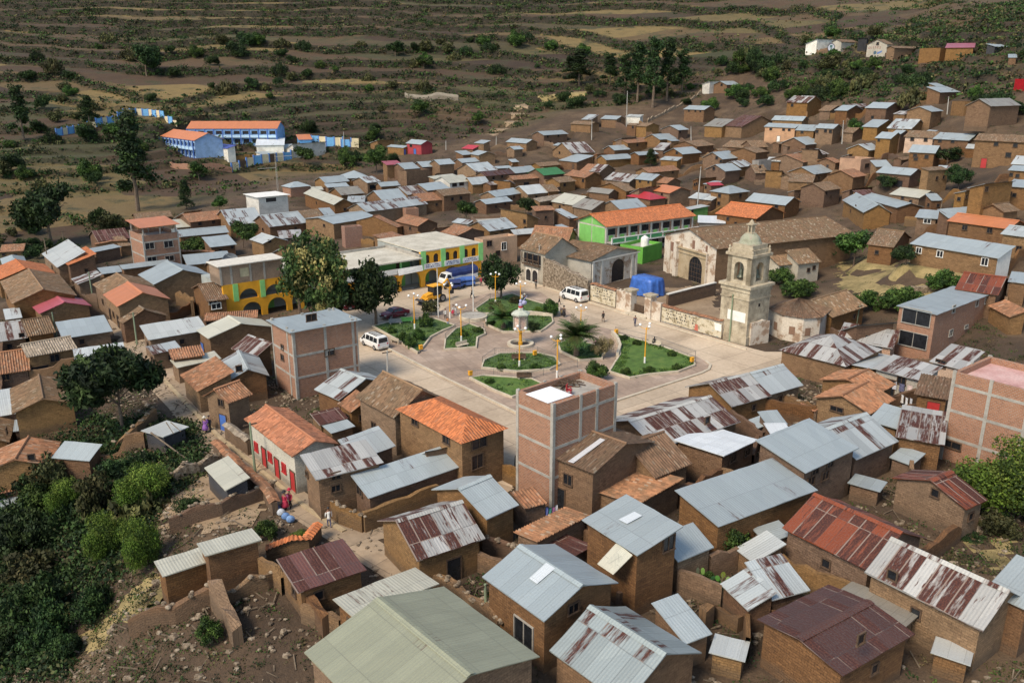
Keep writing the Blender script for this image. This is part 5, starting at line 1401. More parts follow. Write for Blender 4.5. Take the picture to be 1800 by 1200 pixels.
def strip_box(mb, P, w, z0, z1, closed=False, c=None):
    n = len(P); L_, R_ = [], []
    for i in range(n):
        a = np.array(P[(i-1) % n] if (closed or i > 0) else P[i]); b = np.array(P[(i+1) % n] if (closed or i < n-1) else P[i]); d = b-a; d = d/(np.hypot(*d)+1e-9); nrm = np.array([-d[1], d[0]])
        p = np.array(P[i]); L_.append(p+nrm*w/2); R_.append(p-nrm*w/2)
    seq = list(range(n))+([0] if closed else [])
    g = [[(R_[i][0],R_[i][1],z0),(R_[i][0],R_[i][1],z1),(L_[i][0],L_[i][1],z1),(L_[i][0],L_[i][1],z0)] for i in seq]
    mb.quads(g, None, c)
    if not closed: mb.face(g[0]); mb.face(g[-1][::-1])
W2 = lambda pts, z=.1: [tuple(at_z(u, v, z)[:2]) for u, v in pts]
KERBM = paint((.53,.46,.35), .8, 0, .15, 1.)
m = MB(); strip_box(m, W2([(672,607),(780,663),(900,721),(950,746)]), .3, 0, .2); strip_box(m, W2([(962,752),(1000,737),(1087,703),(1234,655),(1246,649),(1249,641),(1240,634)]), .3, 0, .2)
strip_box(m, W2([(900,481),(937,496),(1036,531),(1105,553)]), .25, 0, .2); strip_box(m, W2([(1118,557),(1230,590),(1312,614)]), .25, 0, .2)
k = m.build('kerb', KERBM); k['kind'] = 'structure'
m = MB(); strip_box(m, W2([(905,479),(938,493),(1037,527),(1108,549)]), 1.2, 0, .16); pv = m.build('church_pavement', ROADM); pv['kind'] = 'structure'
# street going down on the left, draped over the ground
def draped_strip(name, pts, wl, mat, dz=.05, cross=4):
    P = [ground_at(u, v) for u, v in pts]; Q = []
    for a, b in zip(P[:-1], P[1:]):
        n = max(2, int(math.hypot(b[0]-a[0], b[1]-a[1])/1.5))
        for i in range(n): Q.append((a[0]+(b[0]-a[0])*i/n, a[1]+(b[1]-a[1])*i/n))
    Q.append(tuple(P[-1][:2])); Q = np.array(Q); ws = np.interp(np.linspace(0, 1, len(Q)), np.linspace(0, 1, len(wl)), wl)
    for _ in range(3): Q[1:-1] = (Q[:-2]+2*Q[1:-1]+Q[2:])/4
    mb = MB(); g = []
    for i in range(len(Q)):
        d = Q[min(i+1, len(Q)-1)]-Q[max(i-1, 0)]; d /= np.hypot(*d)+1e-9; nr = np.array([-d[1], d[0]])
        row = [Q[i]+nr*ws[i]*(k/cross-.5) for k in range(cross+1)]; row = [(p[0], p[1], Hs(p[0], p[1])+dz) for p in row]; g.append(row[::-1])
    mb.quads(g); o = mb.build(name, mat); o['kind'] = 'structure'; return Q, ws
draped_strip('street', [(205,560),(262,640),(330,712),(372,765),(440,820),(520,885),(580,925),(640,960),(700,1000),(740,1035)], [2.4,3.2,3.6,4.2,3.8,3.6,3.2,2.8,2.4], STREETM, .05)
draped_strip('side_street', [(596,945),(660,935),(760,900),(850,870),(880,850)], [3,3,3,3], STREETM, .055)
m = MB(); P = [ground_at(u, v) for u, v in [(272,650),(335,718),(392,775),(455,825),(540,895),(605,935)]]
strip_box(m, [tuple(p[:2]) for p in P], .4, -.1, .17); k = m.build('street_kerb', paint((.40,.31,.19), .9, 0, .2, 1.)); k['kind'] = 'structure'
DIRTM = mk_mix('trodden_dirt', [(.3,(.19,.13,.08)),(.5,(.27,.19,.115)),(.7,(.34,.25,.16))], .25)
DRYG = mk_mix('dry_grass', [(.3,(.09,.075,.03)),(.45,(.22,.17,.07)),(.6,(.33,.25,.11)),(.75,(.14,.12,.045))], .35, .95, .6)
def patch(name, pts, mat, dz=.04):
    P = [ground_at(u, v) for u, v in pts]; poly = [tuple(p[:2]) for p in P]
    xs = [p[0] for p in poly]; ys = [p[1] for p in poly]; st = max(.4, (max(xs)-min(xs))/90); mb = MB()
    gx = np.arange(min(xs), max(xs)+st, st); gy = np.arange(min(ys), max(ys)+st, st); X_, Y_ = np.meshgrid(gx, gy, indexing='ij'); dd = poly_dist(X_, Y_, poly)+_noise2(X_, Y_, 4, 2)*1.2+_noise2(X_, Y_, 1.3, 5)*.8; Z_ = H(X_, Y_)+dz
    for i in range(len(gx)-1):
        for j in range(len(gy)-1):
            if dd[i:i+2, j:j+2].max() < 0: mb.face([(X_[a,b], Y_[a,b], Z_[a,b]) for a, b in ((i,j),(i+1,j),(i+1,j+1),(i,j+1))])
    if mb.f:
        o = mb.build(name, mat); o['kind'] = 'structure'
patch('dry_field', [(1470,510),(1480,460),(1560,440),(1640,470),(1700,475),(1690,520),(1600,545),(1520,530)], DRYG)
patch('bare_yard', [(275,900),(330,850),(400,820),(470,880),(440,930),(300,945)], DIRTM)
patch('dry_slope', [(110,1145),(180,1080),(230,1020),(290,1010),(300,1050),(220,1110),(170,1160)], DRYG)
patch('dry_slope', [(1700,960),(1760,930),(1800,950),(1800,1000),(1740,1000)], DRYG)
patch('dry_slope', [(945,168),(1035,160),(1030,178),(950,182)], DRYG); patch('hill_path', [(845,236),(885,225),(900,190),(925,178),(930,190),(905,222),(870,240)], DIRTM)
patch('church_yard', [(1118,556),(1110,510),(1180,505),(1262,500),(1270,580)], DIRTM)
# beds
GRASSM = mk_mix('lawn', [(.3,(.04,.08,.014)),(.5,(.075,.145,.022)),(.7,(.13,.19,.038))], .8, .95, .6); SOILM = mk_mix('planted_bed', [(.3,(.035,.05,.018)),(.5,(.06,.115,.025)),(.7,(.11,.17,.04))], 1.2, .95, .6)
BEDS = {'bed1':[(655,575),(700,600),(735,622),(745,610),(757,594),(778,583),(800,574),(765,562),(700,564)],
 'bed2':[(781,616),(783,598),(800,581),(825,571),(850,580),(853,589),(839,595),(837,612)],
 'bed3':[(853,558),(855,572),(885,585),(950,584),(958,579),(972,568),(970,558),(909,554),(873,554)],
 'bed4':[(842,553),(835,545),(860,528),(900,518),(935,530),(983,543),(983,552),(945,549),(880,551)],
 'bed5':[(985,619),(981,606),(1003,599),(1040,606),(1062,615),(1058,632),(1019,635)],
 'bed6':[(847,648),(851,635),(880,623),(945,622),(975,629),(984,642),(966,651),(909,655)],
 'bed7':[(826,666),(850,662),(935,668),(960,680),(900,700),(869,688)],
 'bed8':[(1071,655),(1107,666),(1140,660),(1192,655),(1221,644),(1219,631),(1154,607),(1082,588),(1089,602),(1090,625)]}
BL = {'bed1':'planted plaza bed nearest the parked cars with dense shrubs','bed2':'small planted bed with curved railing beside the flagpoles','bed3':'planted bed around the smaller palm behind the monument','bed4':'planted bed of clipped shrubs at the far corner of the plaza','bed5':'planted bed around the large palm','bed6':'half-round fenced bed in front of the monument','bed7':'planted bed partly hidden by the brick building\'s terrace','bed8':'wide grass lawn bed on the right side of the plaza'}
BEDPOLY = {}
for n, pts in BEDS.items():
    P = W2(pts, .1); cen_ = np.mean(np.array(P), 0); BEDPOLY[n] = P
    rt = thing('flower_bed', (cen_[0], cen_[1], .1), 0, BL[n], 'flower bed', 'planted beds of the plaza')
    Q = [(p[0]-cen_[0], p[1]-cen_[1]) for p in P]
    m = MB(); strip_box(m, Q, .22, 0, .28, True); m.build('kerb', KERBM, rt)
    m = MB(); m.face([(x, y, .17) for x, y in (Q if sum((Q[i][0]*Q[(i+1)%len(Q)][1]-Q[(i+1)%len(Q)][0]*Q[i][1]) for i in range(len(Q))) > 0 else Q[::-1])]); m.build('grass' if n == 'bed8' else 'planting', GRASSM if n in ('bed8','bed7') else SOILM, rt)
# railings
RAIL = paint((.23,.22,.20), .5, .3)
def railing(pts, label, h=.95):
    P = W2(pts, .1); o = P[0]; m = MB(); Q = [(p[0]-o[0], p[1]-o[1]) for p in P]; rt = thing('railing', (o[0], o[1], .1), 0, label, 'railing', 'low iron railings of the plaza')
    ps = MB()
    for a, b in zip(Q[:-1], Q[1:]):
        d = math.hypot(b[0]-a[0], b[1]-a[1]); n = max(1, int(d/.22))
        for i in range(n):
            f = i/n; x, y = a[0]+(b[0]-a[0])*f, a[1]+(b[1]-a[1])*f; m.tube((x,y,.15),(x,y,h),.012,None,4,False)
        for z in (.2, h): m.tube((a[0],a[1],z),(b[0],b[1],z),.025,None,5)
        ps.tube((a[0],a[1],0),(a[0],a[1],h+.06),.035,None,6)
    ps.tube((Q[-1][0],Q[-1][1],0),(Q[-1][0],Q[-1][1],h+.06),.035,None,6)
    m.build('bars', RAIL, rt); ps.build('post', RAIL, rt)
railing([(783,598),(800,581),(825,571),(850,580)], 'curved railing behind the small bed near the flagpoles')
railing([(848,640),(870,624),(945,622),(984,640)], 'railing round the half-round bed before the monument')
railing([(826,664),(868,662),(935,667),(955,660),(1015,645)], 'railing along the bed behind the brick building\'s terrace')
railing([(1082,586),(1154,604),(1222,630)], 'long railing between the right lawn and the church road')
railing([(655,573),(690,563),(765,560)], 'railing of the bed nearest the parked cars')
railing([(798,556),(835,544),(862,526)], 'railing along the far left plaza corner')
# curved seat walls
def seat_wall(pts, label, h=.6, w=.35):
    P = W2(pts, .1); o = P[0]; m = MB(); strip_box(m, [(p[0]-o[0], p[1]-o[1]) for p in P], w, 0, h); q = m.build('seat_wall', KERBM); q.location = (o[0], o[1], .1); tag(q, label, 'seat wall')
seat_wall([(1076,588),(1085,598),(1090,612),(1085,628)], 'pale curved low wall beside the dry round shrub')
seat_wall([(856,557),(885,553),(940,554),(972,558)], 'long low wall behind the smaller palm bed')
seat_wall([(1000,532),(1012,540)], 'short pale wall by the church road') if False else None
# benches
def bench(u, v, rz, label, mat=None):
    p = at_z(u, v, .1); rt = thing('bench', (p[0], p[1], .1), rz, label, 'bench', 'concrete benches of the plaza')
    m = MB(); m.box(-.9,-.25,.38,.9,.25,.46); m.build('seat', mat or KERBM, rt)
    m = MB(); m.box(-.9,.2,.46,.9,.28,.85); m.build('backrest', mat or KERBM, rt)
    for x in (-.75, .6): m = MB(); m.box(x,-.22,0,x+.15,.22,.38); m.build('leg', KERBM, rt)
bench(813,611,.7,'pale bench at the front of the small bed near the flagpoles'); bench(922,667,.1,'dark bench behind the brick terrace', WOOD); bench(912,634,.1,'dark bench inside the half-round bed', WOOD)
bench(696,603,2.4,'pale bench beside the bed nearest the white parked van'); bench(1150,609,-.7,'bench by the right lawn where someone sits'); bench(715,568,.2,'greenish bench facing the parked cars', GREENP); bench(695,571,.2,'grey bench by the dark plaza tree', GREYM); bench(1026,604,1.1,'bench under the large palm')
# bins
for u, v, l in ((740,618,'yellow bin at the tip of the bed nearest the parked cars'),(827,664,'yellow bin at the left end of the terrace-side railing'),(1083,590,'yellow bin at the upper corner of the lawn'),(1216,640,'yellow bin at the right corner of the lawn'),(940,628,'yellow bin on the half-round bed railing')):
    p = at_z(u, v, .1); m = MB(); m.box(-.22,-.16,.35,.22,.16,.85); m.box(-.25,-.19,.85,.25,.19,.9)
    o = thing('litter_bin', (p[0], p[1], .1), .6, l, 'litter bin', 'yellow litter bins'); m.build('body', YELP, o); m = MB(); m.tube((-.2,0,0),(-.2,0,.4),.03); m.tube((.2,0,0),(.2,0,.4),.03); m.build('stand', GREYM, o)
# monument with basin
p = at_z(915, 606, .1); mon = thing('monument', (p[0], p[1], .1), .3, 'lantern-like monument on a thick yellow post in the middle of the plaza', 'monument')
m = MB(); m.lathe([(.28,0),(.28,.4),(.2,.5),(.2,2.2),(.3,2.3),(0,2.3)], 12); m.build('post', YELP, mon)
m = MB()
for k in range(6):
    a_ = k*PI/3; m.box(-.06,-.06,2.3,.06,.06,4.2, Matrix.Translation((.95*math.cos(a_), .95*math.sin(a_), 0)))
m.lathe([(0,2.25),(1.05,2.25),(1.05,2.4),(0,2.4)], 6); m.build('lantern_frame', paint((.40,.38,.30), .7), mon)
m = MB(); m.lathe([(.85,2.4),(.85,4.15)], 6); m.build('picture_panel', mk_mix('painted_panel', [(.35,(.30,.20,.20)),(.5,(.55,.38,.30)),(.65,(.60,.52,.45))], 2.0), mon)
m = MB(); m.lathe([(1.25,4.15),(1.3,4.35),(.9,4.6),(.4,4.75),(.35,5.1),(0,5.1)], 6); m.build('lantern_roof', paint((.45,.48,.40), .8), mon)
m = MB(); m.lathe([(.28,5.1),(.32,5.35),(0,5.36)], 10); m.build('statue_base', REDP, mon)
m = MB(); m.lathe([(.26,5.35),(.30,5.55),(.16,5.75),(.2,6.0),(.12,6.2),(0,6.22)], 10); m.path([(.1,0,5.9),(.5,.1,6.1),(.9,.1,6.6)], .06, .04, 6); m.ball((.45,-.1,5.75),.38,.3,.3,8,5); m.build('statue', paint((.36,.36,.52), .6, .1, .3, 3.), mon)
bas = thing('fountain_basin', (p[0], p[1], .1), 0, 'round stone basin at the monument\'s foot', 'fountain'); m = MB(); m.lathe([(1.75,0),(1.75,.35),(1.35,.38),(1.3,.06)], 28); m.build('rim', KERBM, bas); m = MB(); m.lathe([(1.32,.05),(0.01,.05)], 24); m.build('floor', paint((.06,.045,.035), .9), bas)
# lamp posts
GLOBE = paint((.86,.86,.84), .25, 0, .03, 1.)
def lamp_mesh():
    rt = thing('street_lamp', (0, 0, 0), 0, '', 'street lamp', 'yellow double-globe lamps of the plaza')
    m = MB(); m.lathe([(.12,0),(.12,.9),(.085,.95)], 10); m.build('base', WHITE, rt)
    m = MB(); m.lathe([(.085,.95),(.06,4.5),(.05,4.75),(0,4.75)], 10); m.build('pole', YELP, rt)
    m = MB()
    for k in range(3):
        a_ = k*2*PI/3; m.path([(0,0,4.55),(.45*math.cos(a_),.45*math.sin(a_),4.62),(.72*math.cos(a_),.72*math.sin(a_),4.85)], .035, .03, 6)
    m.build('arm', YELP, rt)
    for k in range(3):
        a_ = k*2*PI/3; m = MB(); m.ball((.74*math.cos(a_),.74*math.sin(a_),5.05),.17,.17,.17,12,8); m.build('globe', GLOBE, rt, True)
    return rt
lamp0 = lamp_mesh(); first = True
for u, v, l in ((1133,640,'yellow globe lamp standing on the right lawn'),(979,664,'yellow globe lamp behind the brick building\'s terrace'),(913,646,'yellow globe lamp in the half-round bed before the monument'),(811,602,'yellow globe lamp in the small bed near the flagpoles'),(729,580,'yellow globe lamp in the bed nearest the parked cars'),(871,537,'yellow globe lamp in front of the dark dome-crowned tree'),(915,556,'yellow globe lamp behind the smaller palm'),(1020,604,'yellow globe lamp behind the large palm'),(791,559,'yellow globe lamp near the backhoe and flagpole')):
    p = at_z(u, v, .1); o = lamp0 if first else copy_tree(lamp0); first = False; o.location = (p[0], p[1], .1); o.rotation_euler = (0, 0, random.uniform(0, 2)); o['label'] = l
for u, v, h, l in ((770.5,558,7.3,'left white flagpole near the backhoe'),(832,553,8.1,'right white flagpole on the round plinth')):
    p = at_z(u, v, .1); rt = thing('flagpole', (p[0], p[1], .1), 0, l, 'flagpole', 'white flagpoles'); m = MB(); m.lathe([(.07,0),(.045,h),(0,h)], 8); m.build('pole', WHITE, rt); m = MB(); m.ball((0,0,h+.06),.09,.09,.09,8,6); m.build('finial', GREYM, rt)
p = at_z(832, 558, .1); pl = thing('plinth', (p[0], p[1]-.5, .1), 0, 'round pale plinth at the foot of the right flagpole', 'plinth'); m = MB(); m.lathe([(2.1,0),(2.1,.5),(1.9,.55)], 24); m.build('wall', KERBM, pl); m = MB(); m.lathe([(1.95,.5),(.1,.5)], 24); m.build('top', CONC, pl)
# utility poles
def upole(u0, v0, u1, v1, mat, label, arm=True, D=None, h=None):
    p = ground_at(u0, v0); d0 = math.hypot(p[0], p[1]); ry = ray(u1, v1); t = d0/math.hypot(ry[0], ry[1]); top = Vector((ry[0]*t, ry[1]*t, CAMH+ry[2]*t)); b = Vector((p[0], p[1], p[2]-.2)); tp = top-b
    tp.x *= .5; tp.y *= .5
    rt = thing('utility_pole', b, 0, label, 'utility pole', 'utility poles'); m = MB(); m.tube((0,0,0), tp, .13 if d0 < 160 else .15, .09, 8); m.build('pole', mat, rt)
    if arm:
        m = MB(); q = tp*.96; m.box(-.6,-.05,-.05,.6,.05,.05, Matrix.Translation(q) @ Matrix.Rotation(.6, 4, 'Z')); m.build('crossarm', WOOD, rt)
PG = paint((.22,.27,.17), .8); PC = paint((.42,.40,.36), .8)
for a_ in [(1282,600,1288,517,PG,'grey-green light pole at the foot of the bell tower'),(682,684,682,616,PC,'thin pole at the road edge above the dark grey tiled roof'),(241,606,234,549,PG,'pole on the narrow left street below the orange sheet roof'),(165,535,155,478,PG,'pole between the pink-red roof and the orange sheet roof'),(100,594,90,549,PG,'green pole beside the pale silver roof at the left'),
 (88,478,76,420,POLEWOOD,'wooden pole behind the orange roofs at the far left'),(114,440,109,406,POLEWOOD,'short wooden pole before the dark trees at the left'),(449,832,438,742,PG,'green pole leaning in front of the red-door house'),(856,1092,850,1026,PG,'pale green pole beside the grey-green hall roof'),(1041,985,1035,910,WOOD,'dark post in front of the tall two-storey adobe house'),
 (1504,575,1514,537,PG,'short green pole beside the conical corner house'),(1225,372,1234,293,PC,'tall pale pole in front of the silver pyramid-like roof'),(1646,412,1658,350,POLEWOOD,'pole behind the long low silver-roofed house'),(948,500,947,432,PC,'pole in front of the two-storey arcaded tiled house'),(1480,252,1481,212,PC,'pole below the right slope houses'),(1583,262,1587,222,PC,'pole on the right slope beside a blue tin roof'),(1665,200,1666,170,PC,'pole below the large grey-roofed house'),(1101,228,1102,160,PC,'tall pole beside the whitewashed hut'),(1040,246,1040,212,PC,'pole at the back edge of town'),(1771,280,1773,240,PC,'pole in front of the long brown house at right'),(1215,255,1212,222,PC,'pole at the upper town houses'),(872,262,873,240,PC,'thin pole at the town\'s back edge'),(784,264,784,247,PC,'thin pole on the slope beside the red and blue front'),(1418,345,1419,320,POLEWOOD,'thin post by the church nave roof'),(605,260,604,232,PC,'thin pole inside the blue school wall')]: upole(*a_)
# lattice mast
p = ground_at(489, 342); ms_ = thing('radio_mast', (p[0], p[1], p[2]), .3, 'thin lattice mast with two crossbars beside the small brick house', 'mast'); m = MB()
for k in range(3): m.tube((.25*math.cos(k*2.1),.25*math.sin(k*2.1),0),(.15*math.cos(k*2.1),.15*math.sin(k*2.1),11.5),.035,None,5)
for i in range(16):
    z = i*.72
    for k in range(3): m.tube((.24*math.cos(k*2.1),.24*math.sin(k*2.1),z),(.22*math.cos((k+1)*2.1),.22*math.sin((k+1)*2.1),z+.72),.018,None,4,False)
m.build('tower', PC, ms_); m = MB(); m.tube((0,0,10.2),(4.6,.5,10.4),.05); m.tube((0,0,7.3),(-4.8,-.4,7.2),.05); m.build('crossbar', PC, ms_)
# yard and church walls
MURAL = mk_mix('painted_mural', [(.30,(.12,.10,.07)),(.40,(.30,.24,.14)),(.48,(.55,.48,.34)),(.58,(.62,.54,.40)),(.66,(.20,.30,.28)),(.74,(.55,.40,.20))], 1.3, .9, .1)
def mural(pa, pb, z0, z1, label_part, root, seed, figure=False):
    a_ = at_z(*pa, 0); b_ = at_z(*pb, 0); d = np.array([b_[0]-a_[0], b_[1]-a_[1]]); L_ = np.hypot(*d); d /= L_; ang_ = math.atan2(d[1], d[0]); o = root.location
    M_ = Matrix.Translation((a_[0]-o.x, a_[1]-o.y, -o.z)) @ Matrix.Rotation(ang_, 4, 'Z') @ Matrix.Translation((0, -.31, 0)); m = MB(); m.box(0,-.06,z0,L_,0,z1, M_); mu = m.build('mural', MURAL, root)
    rs = random.Random(seed); m = MB()
    for row in range(4):
        x = .5+rs.uniform(0,.6); z = z1-.35-row*.42
        while x < L_*(.62 if figure else .9):
            w_ = rs.uniform(.08,.3)
            if rs.random() < .72: m.box(x,-.072,z,x+w_,-.063,z+rs.uniform(.1,.28), M_)
            x += w_+rs.uniform(.06,.25)
    m.build('lettering', paint((.07,.06,.05), .8), mu)
    if figure:
        m = MB(); x = L_*.60; m.face([M_@Vector((x-.35,-.075,z0+.05)), M_@Vector((x+.35,-.075,z0+.05)), M_@Vector((x+.2,-.075,z0+.95)), M_@Vector((x-.2,-.075,z0+.95))]); m.build('painted_robe', paint((.50,.14,.09), .8), mu)
        m = MB(); m.face([M_@Vector((L_*.9,-.075,z0+.9)), M_@Vector((L_*.995,-.075,z0+.9)), M_@Vector((L_*.995,-.075,z1-.1)), M_@Vector((L_*.88,-.075,z1-.1))]); m.build('white_patch', WHITE, mu)
r_, P_ = wall_line([(1040,529),(1084,542)], 2.9, .6, PLAST, 'churchyard wall with mural and tile coping behind the white van', 'k1', z=0); mural((1040.5,529.8),(1084,542.8), .3, 2.7, '', r_, 3)
r_, P_ = wall_line([(1086,542),(1104,547.5)], 3.1, .9, PLAST, 'thick peeling stretch of churchyard wall left of the gate', 'stone', z=0)
r_, P_ = wall_line([(1146,560),(1163,565)], 2.7, .8, PLAST, 'thick peeling stretch of churchyard wall right of the gate', None, z=0)
r_, P_ = wall_line([(1165,565.5),(1270,596)], 2.5, .6, PLAST, 'long churchyard wall with lettered mural and tile coping by the tower', 'k1', z=0); mural((1165.5,566.2),(1270,597), .3, 2.3, '', r_, 9, True)
for u, v, l in ((1108,549,'left gate pier of the churchyard with ledge top'),(1142,559,'right gate pier of the churchyard')):
    p = at_z(u, v, 0); g_ = thing('gate_pier', (p[0], p[1], 0), angW, l, 'gate pier', 'gate piers'); m = MB(); m.box(-.6,-.6,-.2,.6,.6,3.4); m.build('shaft', PLAST, g_); m = MB(); m.box(-.8,-.8,3.4,.8,.8,3.65); m.build('cap', STUC, g_)
p = at_z(1125, 553, 0); g_ = thing('gate', (p[0], p[1], 0), angW, 'low dark wooden gate between the two churchyard piers', 'gate'); m = MB()
for k in range(9): m.box(-1.2+k*.28,-.04,.3,-1.02+k*.28,.04,1.5)
m.build('boards', WOOD, g_); m = MB(); m.box(-1.25,.04,.5,1.3,.1,.62); m.box(-1.25,.04,1.2,1.3,.1,1.32); m.build('rail', WOOD, g_)
st_ = thing('entrance_steps', (p[0], p[1], 0), angW, 'worn stone steps below the churchyard gate', 'steps'); m = MB()
for k in range(3): m.box(-2.2,-1.5+k*.4,0,2.2,-.3,.15+.12*k-.001*k)
m.build('treads', KERBM, st_)
wall_line([(958,503),(1000,516),(1036,528)], 4.2, 1.0, STONE, 'tall rubble stone wall below the chapel', None, z=0, rough=.2, hs=[4.6,3.9,3.2], name='stone_wall')
wall_line([(1172,541),(1212,530),(1256,519)], 2.0, .4, WALL, 'churchyard inner wall with white coping before the church door', 'white', z=0)
wall_line([(1316,606),(1348,601)], 3.0, .5, PLAST, 'peeling wall between the bell tower and round corner house', None, z=0, rough=.15)
wall_line([(300,935),(390,905),(455,880),(482,872)], 1.6, .5, WALL, 'adobe wall with stone coping below the bare yard', 'stone', rough=.12)
wall_line([(380,795),(420,835),(470,880),(485,905)], 1.5, .5, WALL, 'wall with terracotta tile coping along the left street', 'k1')
wall_line([(400,770),(440,800)], 1.9, .45, WALL, 'low wall with pale tile coping beside the red-door house', 'k4')
wall_line([(562,890),(600,920),(640,935)], 1.8, .45, WALL, 'adobe corner wall with stone coping right of the man in white', 'stone')
wall_line([(640,935),(720,905),(770,885)], 2.2, .45, WALL, 'plain rounded adobe wall below the smooth silver roof', None)
wall_line([(690,975),(730,1015),(790,1045),(850,1090),(880,1120)], 1.7, .55, WALL, 'crumbling stone-topped wall beside the dirt path', 'stone', rough=.2)
wall_line([(740,1010),(772,1030)], 2.3, .45, WALL, 'short wall with tile coping and a plank gate by the dirt path', 'k1')
wall_line([(850,975),(900,985),(912,1000)], 1.8, .5, WALL, 'adobe wall with stone coping right of the rust-streaked roof', 'stone', rough=.15)
wall_line([(520,1050),(555,1095),(575,1120)], 2.4, .55, WALL, 'weathered adobe wall beside the dark red shed', None, rough=.25)
wall_line([(232,1118),(310,1095),(378,1062)], 2.0, .55, WALL, 'ruined adobe wall with worn coping in the lower left', 'stone', rough=.2)
wall_line([(378,1062),(400,1095),(420,1135)], 2.4, .7, WALL, 'eroded adobe wall end in the lower left corner', None, rough=.35)
wall_line([(390,1065),(470,1035),(510,1015)], 1.3, .5, WALL, 'low ruined wall left of the dark red shed', 'stone', rough=.2)
wall_line([(470,985),(540,968),(562,945)], 1.4, .45, WALL, 'garden wall with orange tile coping beside the blue bundles', 'k2')
wall_line([(180,835),(210,800),(240,770),(275,742)], 1.6, .5, WALL, 'winding stone-topped wall below the big dark leafy tree', 'stone', rough=.2)
wall_line([(308,850),(350,830),(385,812)], 1.4, .5, STONE, 'rough stone wall behind the tilted kiosk', 'stone', rough=.2, name='stone_wall')
wall_line([(672,452),(790,446),(918,440)] if False else [(170,452),(228,446)], 3.4, .5, WALL, 'long adobe wall with tile coping left of the brick tower house', 'k1')
wall_line([(322,468),(382,470)], 3.6, .5, WALL, 'adobe wall with ridged tile coping right of the brick tower house', 'k1')
wall_line([(312,535),(341,545),(340,556)], 2.4, .45, WALL, 'ruined adobe yard wall beside the orange sheet roof', None, rough=.25)
wall_line([(1352,715),(1405,730),(1432,742)], 2.0, .5, WALL, 'stone-topped yard wall left of the twin tile houses', 'stone', rough=.2)
wall_line([(1405,738),(1434,750)], 2.2, .45, WALL, 'short wall with tile coping left of the twin tile houses', 'k1')
wall_line([(1590,397),(1650,405)], 2.2, .5, WALL, 'plain adobe wall behind the church field', None)
wall_line([(1330,615),(1345,560),(1410,520)] if False else [(1535,545),(1600,520),(1690,505)], 1.6, .5, STONE, 'dark stone wall along the hedge of the church field', None, rough=.2, name='stone_wall')
wall_line([(1232,1110),(1260,1085),(1300,1110)], 1.5, .6, WALL, 'rounded eroded adobe wall beside the prickly pears', None, rough=.25)
wall_line([(1085,1070),(1125,1050)], 1.6, .4, WALL, 'short adobe wall beside the green tub', None)
wall_line([(1560,985),(1640,925),(1700,960)] if False else [(1700,930),(1735,935)], 1.2, .5, STONE, 'low stone heap wall at the right edge', 'stone', rough=.2, name='stone_wall')
wall_line([(1138,215),(1180,195),(1232,165)], 1.3, .5, STONE, 'long stone wall climbing the slope right of the eucalyptus grove', None, rough=.2, name='stone_wall')
wall_line([(712,172),(760,175),(806,177)], 2.6, .5, WALL, 'pale enclosure wall on the hillside above the school', None, c=(.42,.37,.29,.3), rough=.02)
# school perimeter walls: alternating blue and cream panels between piers
def panel_wall(pts, h, label, n):
    P = [ground_at(u, v) for u, v in pts]; o = P[0]; rt = thing('perimeter_wall', (o[0], o[1], o[2]), 0, label, 'perimeter wall')
    segs = []
    for a_, b_ in zip(P[:-1], P[1:]):
        k = max(1, round(n*math.hypot(*(b_-a_)[:2])/sum(math.hypot(*(y-x)[:2]) for x, y in zip(P[:-1], P[1:]))))
        for i in range(k): segs.append((a_+(b_-a_)*i/k, a_+(b_-a_)*(i+1)/k))
    CR = paint((.66,.56,.36), .7, 0, .1, .6); BL_ = paint((.10,.22,.52), .6); LB = paint((.16,.40,.68), .7)
    for i, (a_, b_) in enumerate(segs):
        d = b_-a_; L_ = math.hypot(d[0], d[1]); an = math.atan2(d[1], d[0]); z0 = min(Hs(*a_[:2]), Hs(*b_[:2]))-o[2]
        M_ = Matrix.Translation((a_[0]-o[0], a_[1]-o[1], 0)) @ Matrix.Rotation(an, 4, 'Z')
        m = MB(); m.box(.2,-.1,z0-.3,L_-.2,.1,z0+h, M_); m.build('panel', (CR, WOOD, CR, LB)[i % 4] if 'lower' in label else (LB, CR)[i % 2], rt)
        m = MB(); m.box(-.2,-.2,z0-.4,.2,.2,z0+h+.25, M_); m.build('pier', BL_, rt)
panel_wall([(408,302),(447,289),(512,279),(560,268),(632,258)], 2.7, 'lower perimeter wall of the blue school with cream panels and blue piers', 18)
panel_wall([(100,240),(140,232),(170,222),(208,210),(240,203),(262,204),(312,225)], 2.4, 'upper perimeter wall of the blue school winding uphill in blue and cream', 22)
panel_wall([(548,250),(600,257),(632,262)], 2.6, 'light blue panel wall beside the school\'s right end', 6)
wall_line([(300,292),(345,298),(408,303)], 2.0, .4, BRICK, 'brick retaining wall below the white school annex', None, c=WALLC['b'], name='retaining_wall')
